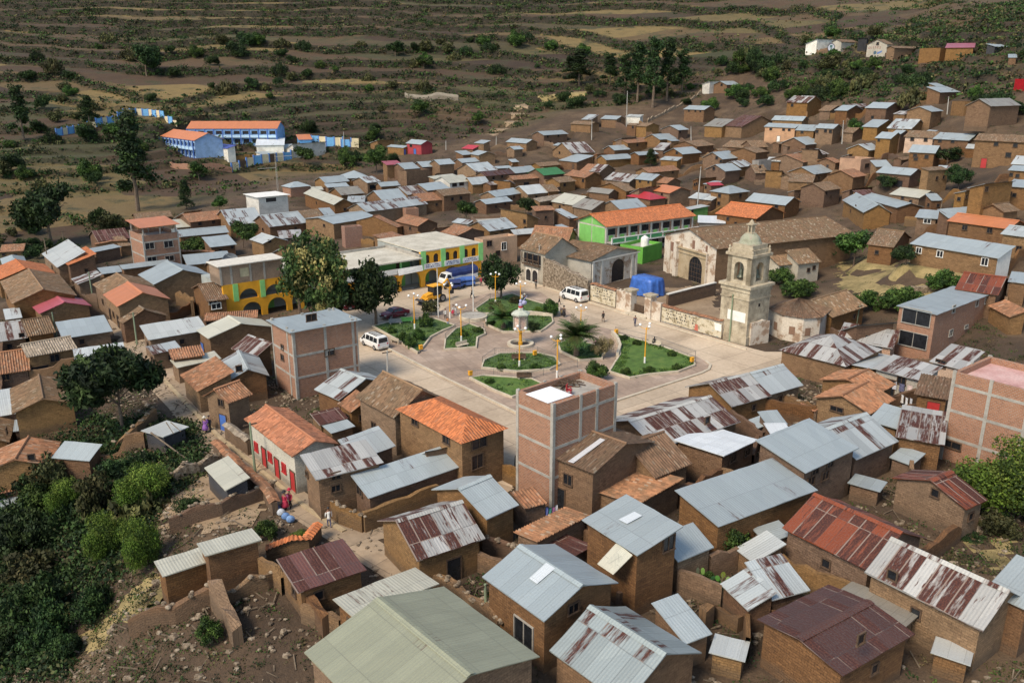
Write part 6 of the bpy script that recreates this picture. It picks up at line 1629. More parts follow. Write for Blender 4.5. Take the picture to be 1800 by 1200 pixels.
# blue tarpaulin over something in the churchyard
p = at_z(1136, 517, 0); m = MB(); rs = random.Random(2); g = []
for j in range(9):
    f = j/8; row = []
    for i in range(41):
        a_ = 2*PI*i/40; sq = 1/max(abs(math.cos(a_)), abs(math.sin(a_)))**.75; rr = (2.0+.45*f+.12*math.sin(a_*9+f*3)*f+.06*math.sin(a_*17))*sq if j else 0
        row.append((rr*1.1*math.cos(a_)*(1 if j > 1 else .96), rr*.8*math.sin(a_)*(1 if j > 1 else .96), 2.9 if j < 2 else 2.9-2.75*((j-1)/7)+.05*math.sin(a_*9)))
    g.append(row)
m.quads([list(x) for x in zip(*g)][::-1]); tp = m.build('tarpaulin', paint((.05,.14,.46), .45, 0, .25, 1.2), None, True); tp.location = (p[0], p[1], 0); tp.rotation_euler = (0, 0, angW); tag(tp, 'blue tarpaulin draped over a stack in front of the church', 'tarpaulin')
WT.location = (0, 0, 0); p = ground_at(1144, 440, 3.3)
for S in BUILT:
    if S['lab'] and 'bright green flat' in S['lab']: pg = S['M'] @ Vector((S['L']*.5, S['W']*.35, 0)); WT.location = (pg.x, pg.y, S['ze']-.6); WT.scale = (1.25, 1.25, 1.5)
tag(WT, 'white water tank on the bright green building\'s roof', 'water tank')
# painted slogans and emblem on the hillside houses
def wall_text(S, txt, u, v, size, mat, arc=0, name='lettering'):
    r_ = wall_hit(S, u, v)
    if not r_: return
    _, ax, val, sg, b, z, lo, hi = r_
    fm = face_matrix(ax, val, sg, b); n = fm.col[1].xyz; right = Vector((0,0,1)).cross(n)
    q = Matrix((right, Vector((0,0,1)), n)).transposed().to_4x4(); q.translation = fm.translation + n*.03 + Vector((0,0,z))
    for i, ch in enumerate(txt):
        c = bpy.data.curves.new('letter', 'FONT'); c.body = ch; c.size = size; c.extrude = .01; c.align_x = 'CENTER'; o = bpy.data.objects.new('tmp', c); col.objects.link(o)
        me = bpy.data.meshes.new_from_object(o.evaluated_get(bpy.context.evaluated_depsgraph_get())); bpy.data.objects.remove(o); me.materials.clear(); me.materials.append(mat)
        l = bpy.data.objects.new(name, me); col.objects.link(l); l.parent = S['root']; x = (i-(len(txt)-1)/2)*size*.72
        l.matrix_local = q @ Matrix.Translation((x, -arc*x*x + (arc and .5), 0)) @ Matrix.Rotation(-2*arc*x, 4, 'Z')
LET = paint((.26,.05,.045), .8)
for S in BUILT:
    u, v = S['px']
    if S['mode'] == 'g' and abs(u-(1350+838/4)) < .6 and abs(v-78) < .6:
        wall_text(S, 'ULISES', 1537, 88, 1.05, LET, .05)
        for k, f in enumerate((0,)): 
            r_ = wall_hit(S, 1538, 93); fm = face_matrix(*r_[1:4], r_[4]); m = MB()
            m.lathe([(0.01,0),(.55,0),(.55,.02)], 18, 0, 0, fm @ Matrix.Translation((0,.03,r_[5])) @ Matrix.Rotation(PI/2, 4, 'X')); m.build('painted_disc', paint((.07,.12,.16), .8), S['root'])
            m = MB(); m.face([fm @ Vector(q_) for q_ in ((.8,.03,r_[5]-.6),(2.4,.03,r_[5]+.1),(2.5,.03,r_[5]+.7),(.8,.03,r_[5]+.1))]); m.build('painted_stripe', paint((.12,.2,.42), .8), S['root'])
    if S['mode'] == 'g' and abs(u-(1350+520/4)) < .6 and abs(v-(60+55/4)) < .6:
        r_ = wall_hit(S, 1461, 84)
        if r_:
            fm = face_matrix(*r_[1:4], r_[4]); m = MB(); R_ = fm @ Matrix.Translation((0,.04,r_[5])) @ Matrix.Rotation(PI/2, 4, 'X')
            m.lathe([(1.25,0),(1.25,.03),(1.5,.03),(1.5,0)], 24, 0, 0, R_); em = m.build('emblem', paint((.05,.055,.08), .8), S['root'])
            m = MB(); m.lathe([(0.01,.02),(1.25,.02)], 20, 0, 0, R_); m.build('emblem_field', paint((.42,.44,.50), .8), em)
            m = MB(); m.box(-.18,.02,r_[5]-.9,.18,.07,r_[5]+.3, fm); m.box(-.5,.02,r_[5]+.1,.5,.068,r_[5]+.85, fm); m.build('emblem_tree', paint((.05,.12,.12), .8), em)
            m = MB(); r2_ = wall_hit(S, 1489, 88); fm = face_matrix(*r2_[1:4], r2_[4]); z = r2_[5]; m.box(-2.2,.02,z-.55,2.2,.05,z+.55, fm); sb = m.build('slogan_band', LET, S['root'])
            m = MB(); rs = random.Random(1); x = -2.0
            while x < 1.8: m.box(x,.05,z-.35,x+.2,.06,z+.35, fm); x += rs.uniform(.42,.6)
            m.build('slogan_mark', PALEW, sb)
# ------------------------------------------------------------------ trees and bushes
def mk_leaf():
    t = NT('foliage'); a = attr(t); oi = t('ShaderNodeObjectInfo').outputs['Random']
    hv = t('ShaderNodeHueSaturation'); t.set(hv.inputs['Color'], a.outputs['Color']); t.set(hv.inputs['Value'], t.math('ADD', .75, t.math('MULTIPLY', oi, .5))); t.set(hv.inputs['Hue'], t.math('ADD', .485, t.math('MULTIPLY', oi, .03)))
    m = t.done(hv.outputs[0], .75, 0)
    try: t.b.inputs['Specular IOR Level'].default_value = .25
    except Exception: pass
    return m
LEAF = mk_leaf(); BARK = mk_mix('bark', [(.3,(.07,.05,.035)),(.5,(.14,.10,.07)),(.7,(.22,.17,.12))], 2.0)
def crown_mesh(name, seed, clumps, per, size, shape, cols, leaf_asp=1.6, clump_r=.28):
    """leaf faces gathered in clumps through the volume of a unit-size crown; shape(rng) gives a clump centre"""
    r = np.random.RandomState(seed); V = []; Cc = []; _LOBES.clear() if '_LOBES' in globals() else None
    for k in range(clumps):
        c, cr = shape(r); base = np.array(cols[r.randint(len(cols))])*r.uniform(.7, 1.35)
        n = int(per*r.uniform(.6, 1.4))
        d = r.normal(size=(n, 3)); d /= np.linalg.norm(d, axis=1)[:, None]; rad = cr*clump_r*r.uniform(.35, 1.0, n)**.6
        p = c + d*rad[:, None]*np.array([1, 1, .8])
        u = r.normal(size=(n, 3)); u /= np.linalg.norm(u, axis=1)[:, None]; w_ = np.cross(u, d + r.normal(size=(n, 3))*.6); w_ /= np.linalg.norm(w_, axis=1)[:, None]+1e-9
        s = size*r.uniform(.6, 1.3, n)[:, None]
        q = np.stack([p-u*s*leaf_asp*.5, p+w_*s*.45, p+u*s*leaf_asp*.5, p-w_*s*.45], 1)
        V.append(q.reshape(-1, 3)); cc = base[None]*r.uniform(.75, 1.25, n)[:, None]; Cc.append(np.repeat(cc, 4, 0))
    V = np.concatenate(V); Cc = np.concatenate(Cc); nf = len(V)//4
    me = bpy.data.meshes.new(name); me.vertices.add(len(V)); me.vertices.foreach_set('co', V.ravel()); me.loops.add(nf*4); me.loops.foreach_set('vertex_index', np.arange(nf*4)); me.polygons.add(nf); me.polygons.foreach_set('loop_start', np.arange(0, nf*4, 4)); me.polygons.foreach_set('loop_total', np.full(nf, 4))
    ca = me.color_attributes.new('Col', 'FLOAT_COLOR', 'CORNER'); ca.data.foreach_set('color', np.concatenate([Cc, np.ones((len(Cc), 1))], 1).ravel()); me.materials.append(LEAF); me.update(); return me
def sh_round(r):
    c, R_ = lobes(r, 6, .5, .45, 1.0); d = r.normal(size=3); d /= np.linalg.norm(d); return c + d*np.array([1, 1, .85])*R_*1.1*r.uniform(.4, 1)**.5, r.uniform(.6, 1.2)
_LOBES = {}
def lobes(r, n, spread, zlo, zhi):
    k = id(r)
    if k not in _LOBES: _LOBES[k] = [(np.array([r.uniform(-spread, spread), r.uniform(-spread, spread), r.uniform(zlo, zhi)]), r.uniform(.26, .5)) for _ in range(n)]
    return _LOBES[k][r.randint(n)]
def sh_tree(r):
    c, R_ = lobes(r, 9, .62, .85, 1.75); d = r.normal(size=3); d /= np.linalg.norm(d); return c + d*np.array([1, 1, .75])*R_*r.uniform(.4, 1)**.5, r.uniform(.5, 1.15)
def sh_euc(r):
    k = id(r)
    if k not in _LOBES: _LOBES[k] = [(np.array([r.uniform(-.42, .42)*(1.1-j/11), r.uniform(-.42, .42)*(1.1-j/11), 1.05+2.6*j/10]), r.uniform(.16, .34)) for j in range(11)]
    c, R_ = _LOBES[k][r.randint(11)]; d = r.normal(size=3); d /= np.linalg.norm(d); return c + d*np.array([1, 1, 1.1])*R_*r.uniform(.3, 1)**.5, r.uniform(.5, 1.0)
def sh_cyp(r):
    t = r.uniform(0, 1)**.8; rad = .62*(1-t)**.75*r.uniform(.5, 1)+.05; a = r.uniform(0, 2*PI); return np.array([rad*math.cos(a), rad*math.sin(a), .35+2.35*t]), r.uniform(.6, 1.0)
def sh_low(r):
    a = r.uniform(0, 2*PI); k = r.uniform(0, 1)**.5; return np.array([k*math.cos(a), k*math.sin(a), .12+.38*(1-k*k)*r.uniform(.6, 1.1)]), r.uniform(.6, 1.1)
DG = [(.016,.034,.010),(.024,.048,.013),(.035,.062,.016),(.012,.024,.009)]
MG = [(.035,.07,.014),(.05,.095,.018),(.075,.125,.025),(.022,.045,.012)]
BG = [(.07,.125,.014),(.095,.16,.02),(.135,.19,.03),(.04,.075,.014)]
OL = [(.045,.05,.018),(.06,.065,.022),(.09,.085,.032),(.03,.032,.013)]
BLOS = [(.03,.055,.016),(.05,.08,.02),(.025,.045,.014),(.24,.20,.075),(.08,.10,.03)]
DRY = [(.20,.15,.075),(.15,.12,.055),(.26,.20,.11)]
CM = {'broad':crown_mesh('crown', 1, 150, 46, .085, sh_tree, DG), 'green':crown_mesh('crown', 2, 120, 46, .085, sh_tree, MG), 'bright':crown_mesh('crown', 3, 170, 150, .034, sh_round, BG),
 'blossom':crown_mesh('crown', 4, 210, 50, .07, sh_tree, BLOS), 'euc':crown_mesh('crown', 5, 110, 42, .075, sh_euc, DG+[(.03,.045,.02)]), 'cypress':crown_mesh('crown', 6, 120, 45, .07, sh_cyp, DG), 'round':crown_mesh('bush', 7, 70, 75, .075, sh_round, MG), 'roundD':crown_mesh('bush', 8, 70, 75, .075, sh_round, DG),
 'olive':crown_mesh('bush', 9, 60, 40, .11, sh_round, OL), 'dry':crown_mesh('bush', 10, 90, 60, .05, sh_round, DRY), 'low':crown_mesh('bush', 11, 40, 60, .08, sh_low, MG), 'lowD':crown_mesh('bush', 12, 40, 60, .08, sh_low, DG), 'lowO':crown_mesh('bush', 13, 34, 32, .12, sh_low, OL), 'leafy':crown_mesh('crown', 14, 240, 60, .075, sh_tree, DG, 2.4)}
def trunk_mb(Ht, R, euc=False):
    m = MB(); rs = random.Random(int(Ht*100)); k = Ht*(.95 if euc else .62)
    pts = [Vector((rs.uniform(-.03, .03)*Ht*i/4, rs.uniform(-.03, .03)*Ht*i/4, k*i/4)) for i in range(5)]; r0 = max(.07, Ht*.022); m.path(pts, r0, r0*.35, 7)
    for i in range(7):
        f = rs.uniform(.35, .95); b = pts[0].lerp(pts[-1], f); a = rs.uniform(0, 2*PI); L_ = R*rs.uniform(.5, .85)*(.5 if euc else 1); m.path([b, b+Vector((L_*.5*math.cos(a), L_*.5*math.sin(a), L_*.45)), b+Vector((L_*math.cos(a), L_*math.sin(a), L_*.75))], r0*.4, r0*.12, 5)
    return m
UNITH = {'broad':2.1,'green':2.1,'blossom':2.1,'leafy':2.1,'euc':4.0,'cypress':2.8}
def tree(kind, u, v, top, rpx, label, group=None, cat='tree', name='tree', z=None):
    p = ground_at(u, v) if z is None else at_z(u, v, z); D = math.hypot(p[0], p[1]); ry = ray(u, top); Ht = CAMH+ry[2]*D/math.hypot(ry[0], ry[1])-p[2]; Ht = max(1.0, Ht); R = rpx*math.hypot(D, CAMH-p[2])/F
    rt = thing(name, p, random.uniform(0, 6), label, cat, group)
    if kind in UNITH:
        trunk_mb(Ht, R, kind == 'euc').build('trunk', BARK, rt); sz = Ht/UNITH[kind]; wd = R if kind != 'euc' else R/.62
        if kind == 'cypress': wd = R/.75
        c = bpy.data.objects.new('crown', CM[kind]); c.scale = (wd, wd, sz)
    else: c = bpy.data.objects.new('foliage', CM[kind]); c.scale = (R, R, Ht/1.45)
    col.objects.link(c); c.parent = rt; return rt
for a_ in [('blossom',562,582,412,56,'tall plaza tree with pale yellowish blossom in front of the yellow arcade'),('broad',661,574,437,42,'dark plaza tree standing beside the parked red car'),('broad',881,527,434,33,'dark dome-crowned tree at the corner of the town hall and the arcaded house'),
 ('leafy',216,758,606,64,'large dark leafy tree beside the left street'),('euc',243,372,190,30,'tall eucalyptus rising in front of the blue school'),('broad',92,432,298,44,'big dark tree on the far left below the terraces'),('broad',258,135,66,22,'dark tree high on the left hillside'),
 ('euc',42,246,146,17,'tall dark tree at the left edge of the terraces'),('euc',158,222,165,13,'slim dark tree left of the blue school\'s upper wall'),('euc',1018,152,84,22,'eucalyptus pair\'s taller tree with pale trunk on the hillside'),('euc',1003,140,96,16,'smaller dark eucalyptus left of the pale-trunked one'),
 ('euc',1098,168,92,17,'leftmost eucalyptus of the tall hillside grove'),('euc',1120,180,70,19,'second eucalyptus of the tall hillside grove'),('euc',1147,190,62,20,'middle eucalyptus of the tall hillside grove'),('euc',1172,178,66,19,'fourth eucalyptus of the tall hillside grove'),('euc',1198,166,84,17,'rightmost eucalyptus of the tall hillside grove'),('euc',1072,150,92,17,'eucalyptus standing apart left of the grove'),
 ('green',662,304,250,24,'bushy green tree at the right end of the blue school wall'),('green',535,292,254,20,'green tree before the blue school\'s lower wall'),('green',350,318,280,18,'young green tree below the school\'s brick retaining wall'),('cypress',328,368,316,14,'narrow columnar olive tree on the left below the school'),('green',386,372,342,16,'small round tree above the left back roofs'),
 ('green',428,436,384,28,'leafy tree behind the satellite dish'),('green',820,392,348,22,'green tree among the roofs behind the town hall'),('cypress',1143,292,262,12,'small pointed tree among the back roofs'),('broad',923,380,338,18,'dark round tree among the tiled roofs behind the chapel'),('green',1500,468,396,34,'bright bushy tree at the right end of the church nave'),('broad',1448,462,422,20,'dark tree beside the church nave wall'),('broad',1592,466,424,22,'dark tree between the old tiled house and the long silver roof'),
 ('broad',1664,292,250,18,'dark tree in front of the blue-roofed house on the right slope'),('broad',1684,334,280,18,'dark tree above the right back roofs'),('green',1502,248,204,17,'green tree by a pole on the right slope'),('bright',1782,905,752,92,'big bright green tree at the right edge'),('green',1300,130,80,13,'tree below the upper right hillside houses'),('broad',1325,128,72,14,'dark tree left of the upper right blue-roofed hut'),
 ('green',655,246,220,14,'round tree on the terraces right of the school'),('green',735,205,172,20,'bushy green tree below the hillside enclosure'),('green',840,222,192,13,'small tree on the terraces left of the hill path'),('broad',695,100,66,15,'dark tree at the top of the terraces'),('green',745,122,98,16,'tree on the terraces above the enclosure')]: tree(*a_)
for a_ in [('green',528,552,418,26,'green tree behind the blossoming plaza tree'),('broad',598,570,470,26,'dark tree between the two big plaza trees')]: tree(*a_)
for a_ in [('round',372,1128,1082,22,'green bush inside the ruined walls, lower left'),('bright',590,1150,1128,18,'weeds beside the weathered wall below the dark red shed'),('round',75,890,838,30,'bush between the old tiled house and yellow-green bushes'),('roundD',330,905,868,22,'dark bush beside the bare yard')]: tree(*a_, cat='bush', name='bush')
# palms
def palm(u, v, hc, R, label):
    p = at_z(u, v, .1); rt = thing('palm_tree', p, 0, label, 'palm tree', 'palms of the plaza'); m = MB(); m.lathe([(.38,0),(.34,hc*.5),(.42,hc),(0,hc)], 10); m.build('trunk', BARK, rt)
    rs = random.Random(int(u)); m = MB()
    for k in range(64):
        a = rs.uniform(0, 2*PI); el = rs.uniform(.1, 1.35); L_ = R*rs.uniform(.85, 1.12); c = tuple(x*rs.uniform(.7, 1.4) for x in (.05,.085,.02))+(1,); prev = None; N_ = 9
        for i in range(N_):
            t = i/(N_-1); rr = L_*t*math.cos(el*(1-.5*t)); z = hc + L_*(math.sin(el)*t - .5*t*t*(.5+.5*math.cos(el))); q = Vector((rr*math.cos(a), rr*math.sin(a), z)); sd = Vector((-math.sin(a), math.cos(a), 0))
            if prev is not None:
                w_ = R*.19*math.sin(PI*min(1, .12+t*.86)); 
                for sgn in (-1, 1):
                    for j in range(2):
                        b0 = prev.lerp(q, j*.5); b1 = prev.lerp(q, j*.5+.36); tip = b0.lerp(b1, .5)+sd*sgn*w_+(q-prev)*.9+Vector((0,0,-w_*.35)); m.face([b0, b1, tip+(q-prev)*.25, tip], None, c)
            prev = q
    m.build('crown', LEAF, rt)
palm(1013, 628, 2.9, 3.2, 'large feathery palm on the right of the monument'); palm(885, 578, 1.6, 2.7, 'smaller palm behind the monument'); palm(748, 590, .5, 1.0, 'low young palm in the bed nearest the parked cars') if False else None
for a_ in [('dry',1061,632,592,22,'round dry pale shrub beside the large palm'),('round',1050,668,632,22,'leafy shrub with orange flowers behind the brick terrace'),('round',969,556,522,15,'dense clipped shrub by the church road side of the plaza'),('bright',945,553,536,11,'light green shrub beside the clipped one'),('olive',757,553,525,20,'yellowish shrub in front of the backhoe'),('round',750,577,548,13,'dark green shrub behind the yellowish one'),
 ('round',690,588,572,9,'low shrub in the middle of the bed nearest the cars'),('round',722,612,588,13,'bushy shrub at the tip of the bed nearest the cars'),('round',708,602,580,12,'second bushy shrub in the bed nearest the cars'),('round',738,600,574,12,'shrub at the curved edge of the bed nearest the cars'),('olive',868,548,528,14,'olive shrub below the dome-crowned tree'),('olive',905,535,518,12,'olive shrub at the far corner bed'),('round',840,586,574,10,'small shrub in the bed near the flagpoles'),('round',815,594,578,9,'rounded shrub by the small bench bed'),('roundD',938,583,562,12,'dark shrub in the bed behind the monument'),('roundD',862,574,562,9,'dark low shrub below the smaller palm'),
 ('round',1099,660,644,10,'low shrub at the lower left corner of the lawn'),('round',1140,656,641,11,'low shrub along the front edge of the lawn'),('round',1190,652,640,9,'low shrub near the right tip of the lawn'),('roundD',1093,600,588,10,'dark shrub at the upper corner of the lawn'),('round',1120,608,598,9,'shrub along the lawn railing'),('round',1180,628,616,9,'shrub along the lawn railing\'s right part'),('round',880,652,640,9,'left shrub inside the half-round bed'),('round',940,650,636,11,'right shrub inside the half-round bed'),('round',860,676,664,9,'shrub behind the terrace corner'),
 ('bright',262,890,794,48,'bright green tree-like bush beside the tilted kiosk'),('bright',118,905,824,30,'bright green bush below the old tiled house'),('olive',165,912,828,30,'olive bush among the foreground shrubs'),('bright',188,980,884,36,'yellow-green bush in the dark left thicket'),('bright',250,1000,890,34,'yellow-green bush below the bare yard'),('round',470,945,908,20,'green bush left of the blue bundles'),('bright',532,955,926,22,'green bush behind the orange-coped garden wall'),
 ('round',1400,522,486,30,'green bush beside the church annexes'),('round',1372,500,468,22,'dark green bush by the church annex wall'),('round',1525,545,505,26,'left half of the green hedge in the church field'),('round',1580,545,498,32,'right half of the green hedge in the church field'),('round',1655,512,468,26,'bushy shrub at the right end of the church field'),('round',342,448,416,26,'round shrub beside the brick tower house'),('olive',200,408,370,24,'pale green bush below the left terraces'),('roundD',172,398,362,16,'dark bush left of the pale green one'),('round',1288,985,920,34,'leafy creeper bush beside the broad clean silver roof'),('round',1240,1030,1000,14,'low shrub below the tall two-storey house'),
 ('round',595,780,764,10,'small garden shrub behind the rusted shed roofs'),('round',890,945,925,12,'green shrub beside the orange lean-to tiles'),('round',1110,905+125,1008,16,'shrubs beside the two-storey house awning'),('round',208,240,214,22,'round bush left of the eucalyptus'),('roundD',150,248,214,18,'dark bush below the school\'s upper wall'),('bright',1165,835,818,10,'weeds between the dark tiled roof and silver roof'),('round',1525,1075,1035,20,'shrub between the tin sheds and maroon roof'),('roundD',1560,330,305,16,'shrub beside an adobe wall on the right'),('round',1635,330,306,18,'bush among the right back roofs')]: tree(a_[0], *a_[1:], cat='bush', name='bush')
# prickly pear
p = ground_at(1250, 1052); pp_ = thing('prickly_pear', p, 0, 'pale green prickly pear beside the narrow tin lean-to', 'cactus'); m = MB(); rs = random.Random(4); m.cur = (.16,.22,.08,1)
for k in range(46):
    x, y, z = rs.gauss(0, .8), rs.gauss(0, .6), rs.uniform(.2, 1.7); M_ = Matrix.Translation((x, y, z)) @ Matrix.Rotation(rs.uniform(0, 6), 4, 'Z') @ Matrix.Rotation(rs.uniform(-.5, .5), 4, 'X')
    m.face([M_ @ Vector((.17*math.cos(i*PI/5)*1, .0, .26*math.sin(i*PI/5))) for i in range(10)], None, tuple(c*rs.uniform(.6, 1.5) for c in (.16,.22,.08))+(1,))
m.build('pads', LEAF, pp_)
# bushes on the terraces and slopes: individuals
def bush_at(x, y, kind, R, hgt, grp, label):
    o = bpy.data.objects.new('bush', CM[kind]); col.objects.link(o); o.location = (x, y, Hs(x, y)-.1); o.rotation_euler = (0, 0, random.uniform(0, 6)); o.scale = (R, R*random.uniform(.8, 1.2), hgt); tag(o, label, 'bush', grp)
rs = random.Random(21); cnt = 0; tries = 0
dens = lambda x, y: _noise2(np.array([x]), np.array([y]), 70, 17)[0]
DENSE = [(0,70,330,220,1.0),(330,70,560,190,1.0),(560,75,900,160,.9),(900,70,1250,200,1.0),(1250,100,1640,190,4.0),(1640,150,1800,215,1.0),(560,240,700,300,1.6),(0,220,300,330,.8),(300,180,760,240,.5),(1380,60,1800,80,.6)]
HB = []
while cnt < 165 and tries < 9000:
    tries += 1; a_ = rs.choices(DENSE, [(d[2]-d[0])*(d[3]-d[1])*d[4] for d in DENSE])[0]; u, v = rs.uniform(a_[0], a_[2]), rs.uniform(a_[1], a_[3]); p = ground_at(u, v)
    D = math.hypot(p[0], p[1])
    if dens(p[0], p[1]) < rs.uniform(-.5, .45): continue
    if any((p[0]-q[0])**2+(p[1]-q[1])**2 < 12 for q in HB): continue
    ok = True
    for S in BUILT:
        if abs(S['org'][0]-p[0])+abs(S['org'][1]-p[1]) < 40:
            l_ = S['M'].inverted() @ Vector((p[0], p[1], 0))
            if -3 < l_.x < S['L']+3 and -5 < l_.y < S['W']+3: ok = False; break
    if not ok: continue
    HB.append(p); R = rs.uniform(1.5, 3.8)*(1.25 if D > 400 else 1); kd = rs.choices(['roundD','round','olive','lowD','lowO'], [5,2.5,2,2,1.5])[0]
    bush_at(p[0], p[1], kd, R, R*rs.uniform(.8, 1.3)*(1 if kd[0] != 'l' else 1.8), 'bushes on the terraced hillside', 'green bush growing on the terraced hillside'); cnt += 1
# thicket at the lower left and along the gully
rs = random.Random(31); cnt = 0
for k in range(48):
    u, v = rs.uniform(-10, 330), rs.uniform(800, 1175)
    if u+.0*v > 330-(v-800)*.55: continue
    if 905 < v < 1000 and u > 270: continue
    p = ground_at(u, v); R = rs.uniform(1.0, 2.5); kd = rs.choices(['roundD','olive','lowD','round','lowO'], [5,1.5,1.5,2.0,.5])[0]
    bush_at(p[0], p[1], kd, R, R*rs.uniform(.9, 1.7)*(1 if kd[0] != 'l' else 1.7), 'bushes of the dark lower-left thicket', 'dark bush in the thicket at the lower left')
for k in range(22):
    u, v = rs.uniform(-10, 215), rs.uniform(385, 455)
    if v > 455-u*.25+20: continue
    p = ground_at(u, v); R = rs.uniform(1.2, 2.6); bush_at(p[0], p[1], rs.choice(['roundD','roundD','olive','lowD']), R, R*rs.uniform(.8, 1.2), 'bushes along the gully on the left', 'bush along the dark gully behind the left roofs')
for k in range(20):
    u, v = rs.uniform(1690, 1810), rs.uniform(850, 960); p = ground_at(u, v); R = rs.uniform(.8, 1.6)
    if k % 2: bush_at(p[0], p[1], rs.choice(['roundD','olive','lowD']), R, R, 'bushes at the right edge below the big tree', 'low dark bush below the right edge tree')
# scrub that nobody could count: one object
def scrub(name, N, pick, size, cols, k=7, lf=.42):
    r = np.random.RandomState(9); P = pick(r, N); n = len(P)
    P = np.repeat(P, k, 0); hr = size*r.uniform(.4, 1.5, len(P)//k).repeat(k); off = r.normal(size=(len(P), 3))*np.stack([hr, hr, hr*.45], 1)*.55; off[:, 2] = np.abs(off[:, 2])
    c = P+off; u = r.normal(size=c.shape); u /= np.linalg.norm(u, axis=1)[:, None]; w_ = np.cross(u, r.normal(size=c.shape)); w_ /= np.linalg.norm(w_, axis=1)[:, None]; s = (hr*lf)[:, None]
    q = np.stack([c-u*s, c+w_*s*.6, c+u*s, c-w_*s*.6], 1).reshape(-1, 3); nf = len(c)
    cc = np.array(cols)[r.randint(len(cols), size=n)].repeat(k, 0)*r.uniform(.6, 1.4, nf)[:, None]
    me = bpy.data.meshes.new(name); me.vertices.add(len(q)); me.vertices.foreach_set('co', q.ravel()); me.loops.add(nf*4); me.loops.foreach_set('vertex_index', np.arange(nf*4)); me.polygons.add(nf); me.polygons.foreach_set('loop_start', np.arange(0, nf*4, 4)); me.polygons.foreach_set('loop_total', np.full(nf, 4))
    ca = me.color_attributes.new('Col', 'FLOAT_COLOR', 'CORNER'); ca.data.foreach_set('color', np.concatenate([np.repeat(cc, 4, 0), np.ones((nf*4, 1))], 1).ravel()); me.materials.append(LEAF); me.update(); o = bpy.data.objects.new(name, me); col.objects.link(o); o['kind'] = 'stuff'; return o
FPOLY = []
for S in BUILT: FPOLY.append((S['M'].inverted(), S['L'], S['W'], S['org']))
def free_of_houses(P, pad=.3):
    keep = np.ones(len(P), bool)
    for Mi, L_, W_, org in FPOLY:
        m_ = np.array(Mi); near_ = (np.abs(P[:, 0]-org[0]) < 48) & (np.abs(P[:, 1]-org[1]) < 48) & keep
        if not near_.any(): continue
        q = P[near_]; lx = m_[0, 0]*q[:, 0]+m_[0, 1]*q[:, 1]+m_[0, 3]; ly = m_[1, 0]*q[:, 0]+m_[1, 1]*q[:, 1]+m_[1, 3]
        ins = (lx > -pad) & (lx < L_+pad) & (ly > -pad) & (ly < W_+pad); idx = np.where(near_)[0][ins]; keep[idx] = False
    return keep
def pick_hill(r, N):
    x = r.uniform(-420, 420, N*9); y = r.uniform(120, 800, N*9)
    # within sight
    u, v = proj(x, y, H(x, y)); ok = (u > -60) & (u < 1860) & (v > -40) & (poly_dist(x, y, HILL) < -2); x, y = x[ok], y[ok]
    e = 1.0; z = H(x, y); sl = np.hypot(H(x+e, y)-z, H(x, y+e)-z); dn = _noise2(x, y, 60, 17)+.6*_noise2(x, y, 17, 4); w_ = np.clip((sl-.36)*3.0, 0, 1)*1.0+np.clip(dn-.15, 0, 1)*.25
    right = (x > 60) & (y < 330); w_ = w_ + .3*right
    k = r.uniform(size=len(x)) < w_; P = np.stack([x, y, z], 1)[k]; P = P[free_of_houses(P, 1.0)]; return P[:N]
scrub('scrub', 56000, pick_hill, 1.0, DG+DG+OL+MG[:2]+[(.10,.075,.035),(.07,.045,.022)])
def pick_shrub(r, N):
    x = r.uniform(-330, 330, N*9); y = r.uniform(130, 620, N*9); z = H(x, y); u, v = proj(x, y, z); ok = (u > -60) & (u < 1860) & (v > -60) & (poly_dist(x, y, HILL) < -1); x, y, z, u = x[ok], y[ok], z[ok], u[ok]
    e = 1.5; sl = np.hypot(H(x+e, y)-H(x-e, y), H(x, y+e)-H(x, y-e))/(2*e); dn = _noise2(x, y, 75, 17)+.5*_noise2(x, y, 24, 4); w_ = np.clip((sl-.36)*2.6, 0, 1)*.9+np.clip(dn-.35, 0, 1)*.7
    w_ = w_+.35*((x > 75) & (y < 345)*(y > 215)); k = r.uniform(size=len(x)) < w_; P = np.stack([x, y, z], 1)[k]; return P[free_of_houses(P, 1.5)][:N]
scrub('hillside_shrubs', 5200, pick_shrub, 1.75, DG+DG+MG[:2]+OL, 46, .16)
def pick_weeds(r, N):
    x = r.uniform(-62, 62, N*6); y = r.uniform(30, 110, N*6); z = H(x, y); u, v = proj(x, y, z); ok = (u > -40) & (u < 1840) & (v < 1240); x, y, z, u, v = x[ok], y[ok], z[ok], u[ok], v[ok]
    inpl = poly_dist(x, y, [tuple(at_z(a, b, 0)[:2]) for a, b in [(560,600),(400,565),(850,480),(950,490),(1330,610),(1450,640),(1100,740),(900,870),(850,860),(620,660)]]) < 1.5
    left = sm((420-u)/260)*sm((v-640)/200); wgt = .13+.9*left+.25*(u > 1640)*(v > 880)+.45*np.clip(_noise2(x, y, 9, 6), 0, 1); wgt[inpl] = 0
    st = np.array([at_z(a, b, 0)[:2] for a, b in [(262,640),(372,765),(440,820),(520,885),(640,960),(740,1035)]])
    for a, b in zip(st[:-1], st[1:]):
        t = np.clip(((x-a[0])*(b[0]-a[0])+(y-a[1])*(b[1]-a[1]))/((b-a)**2).sum(), 0, 1); wgt[np.hypot(x-a[0]-t*(b[0]-a[0]), y-a[1]-t*(b[1]-a[1])) < 2.6] = 0
    k = r.uniform(size=len(x)) < wgt; P = np.stack([x, y, z], 1)[k]; P = P[free_of_houses(P)]; return P[:N]
scrub('weeds', 12000, pick_weeds, .38, DG+MG+OL+[(.13,.095,.04),(.09,.065,.03)], 14, .2)
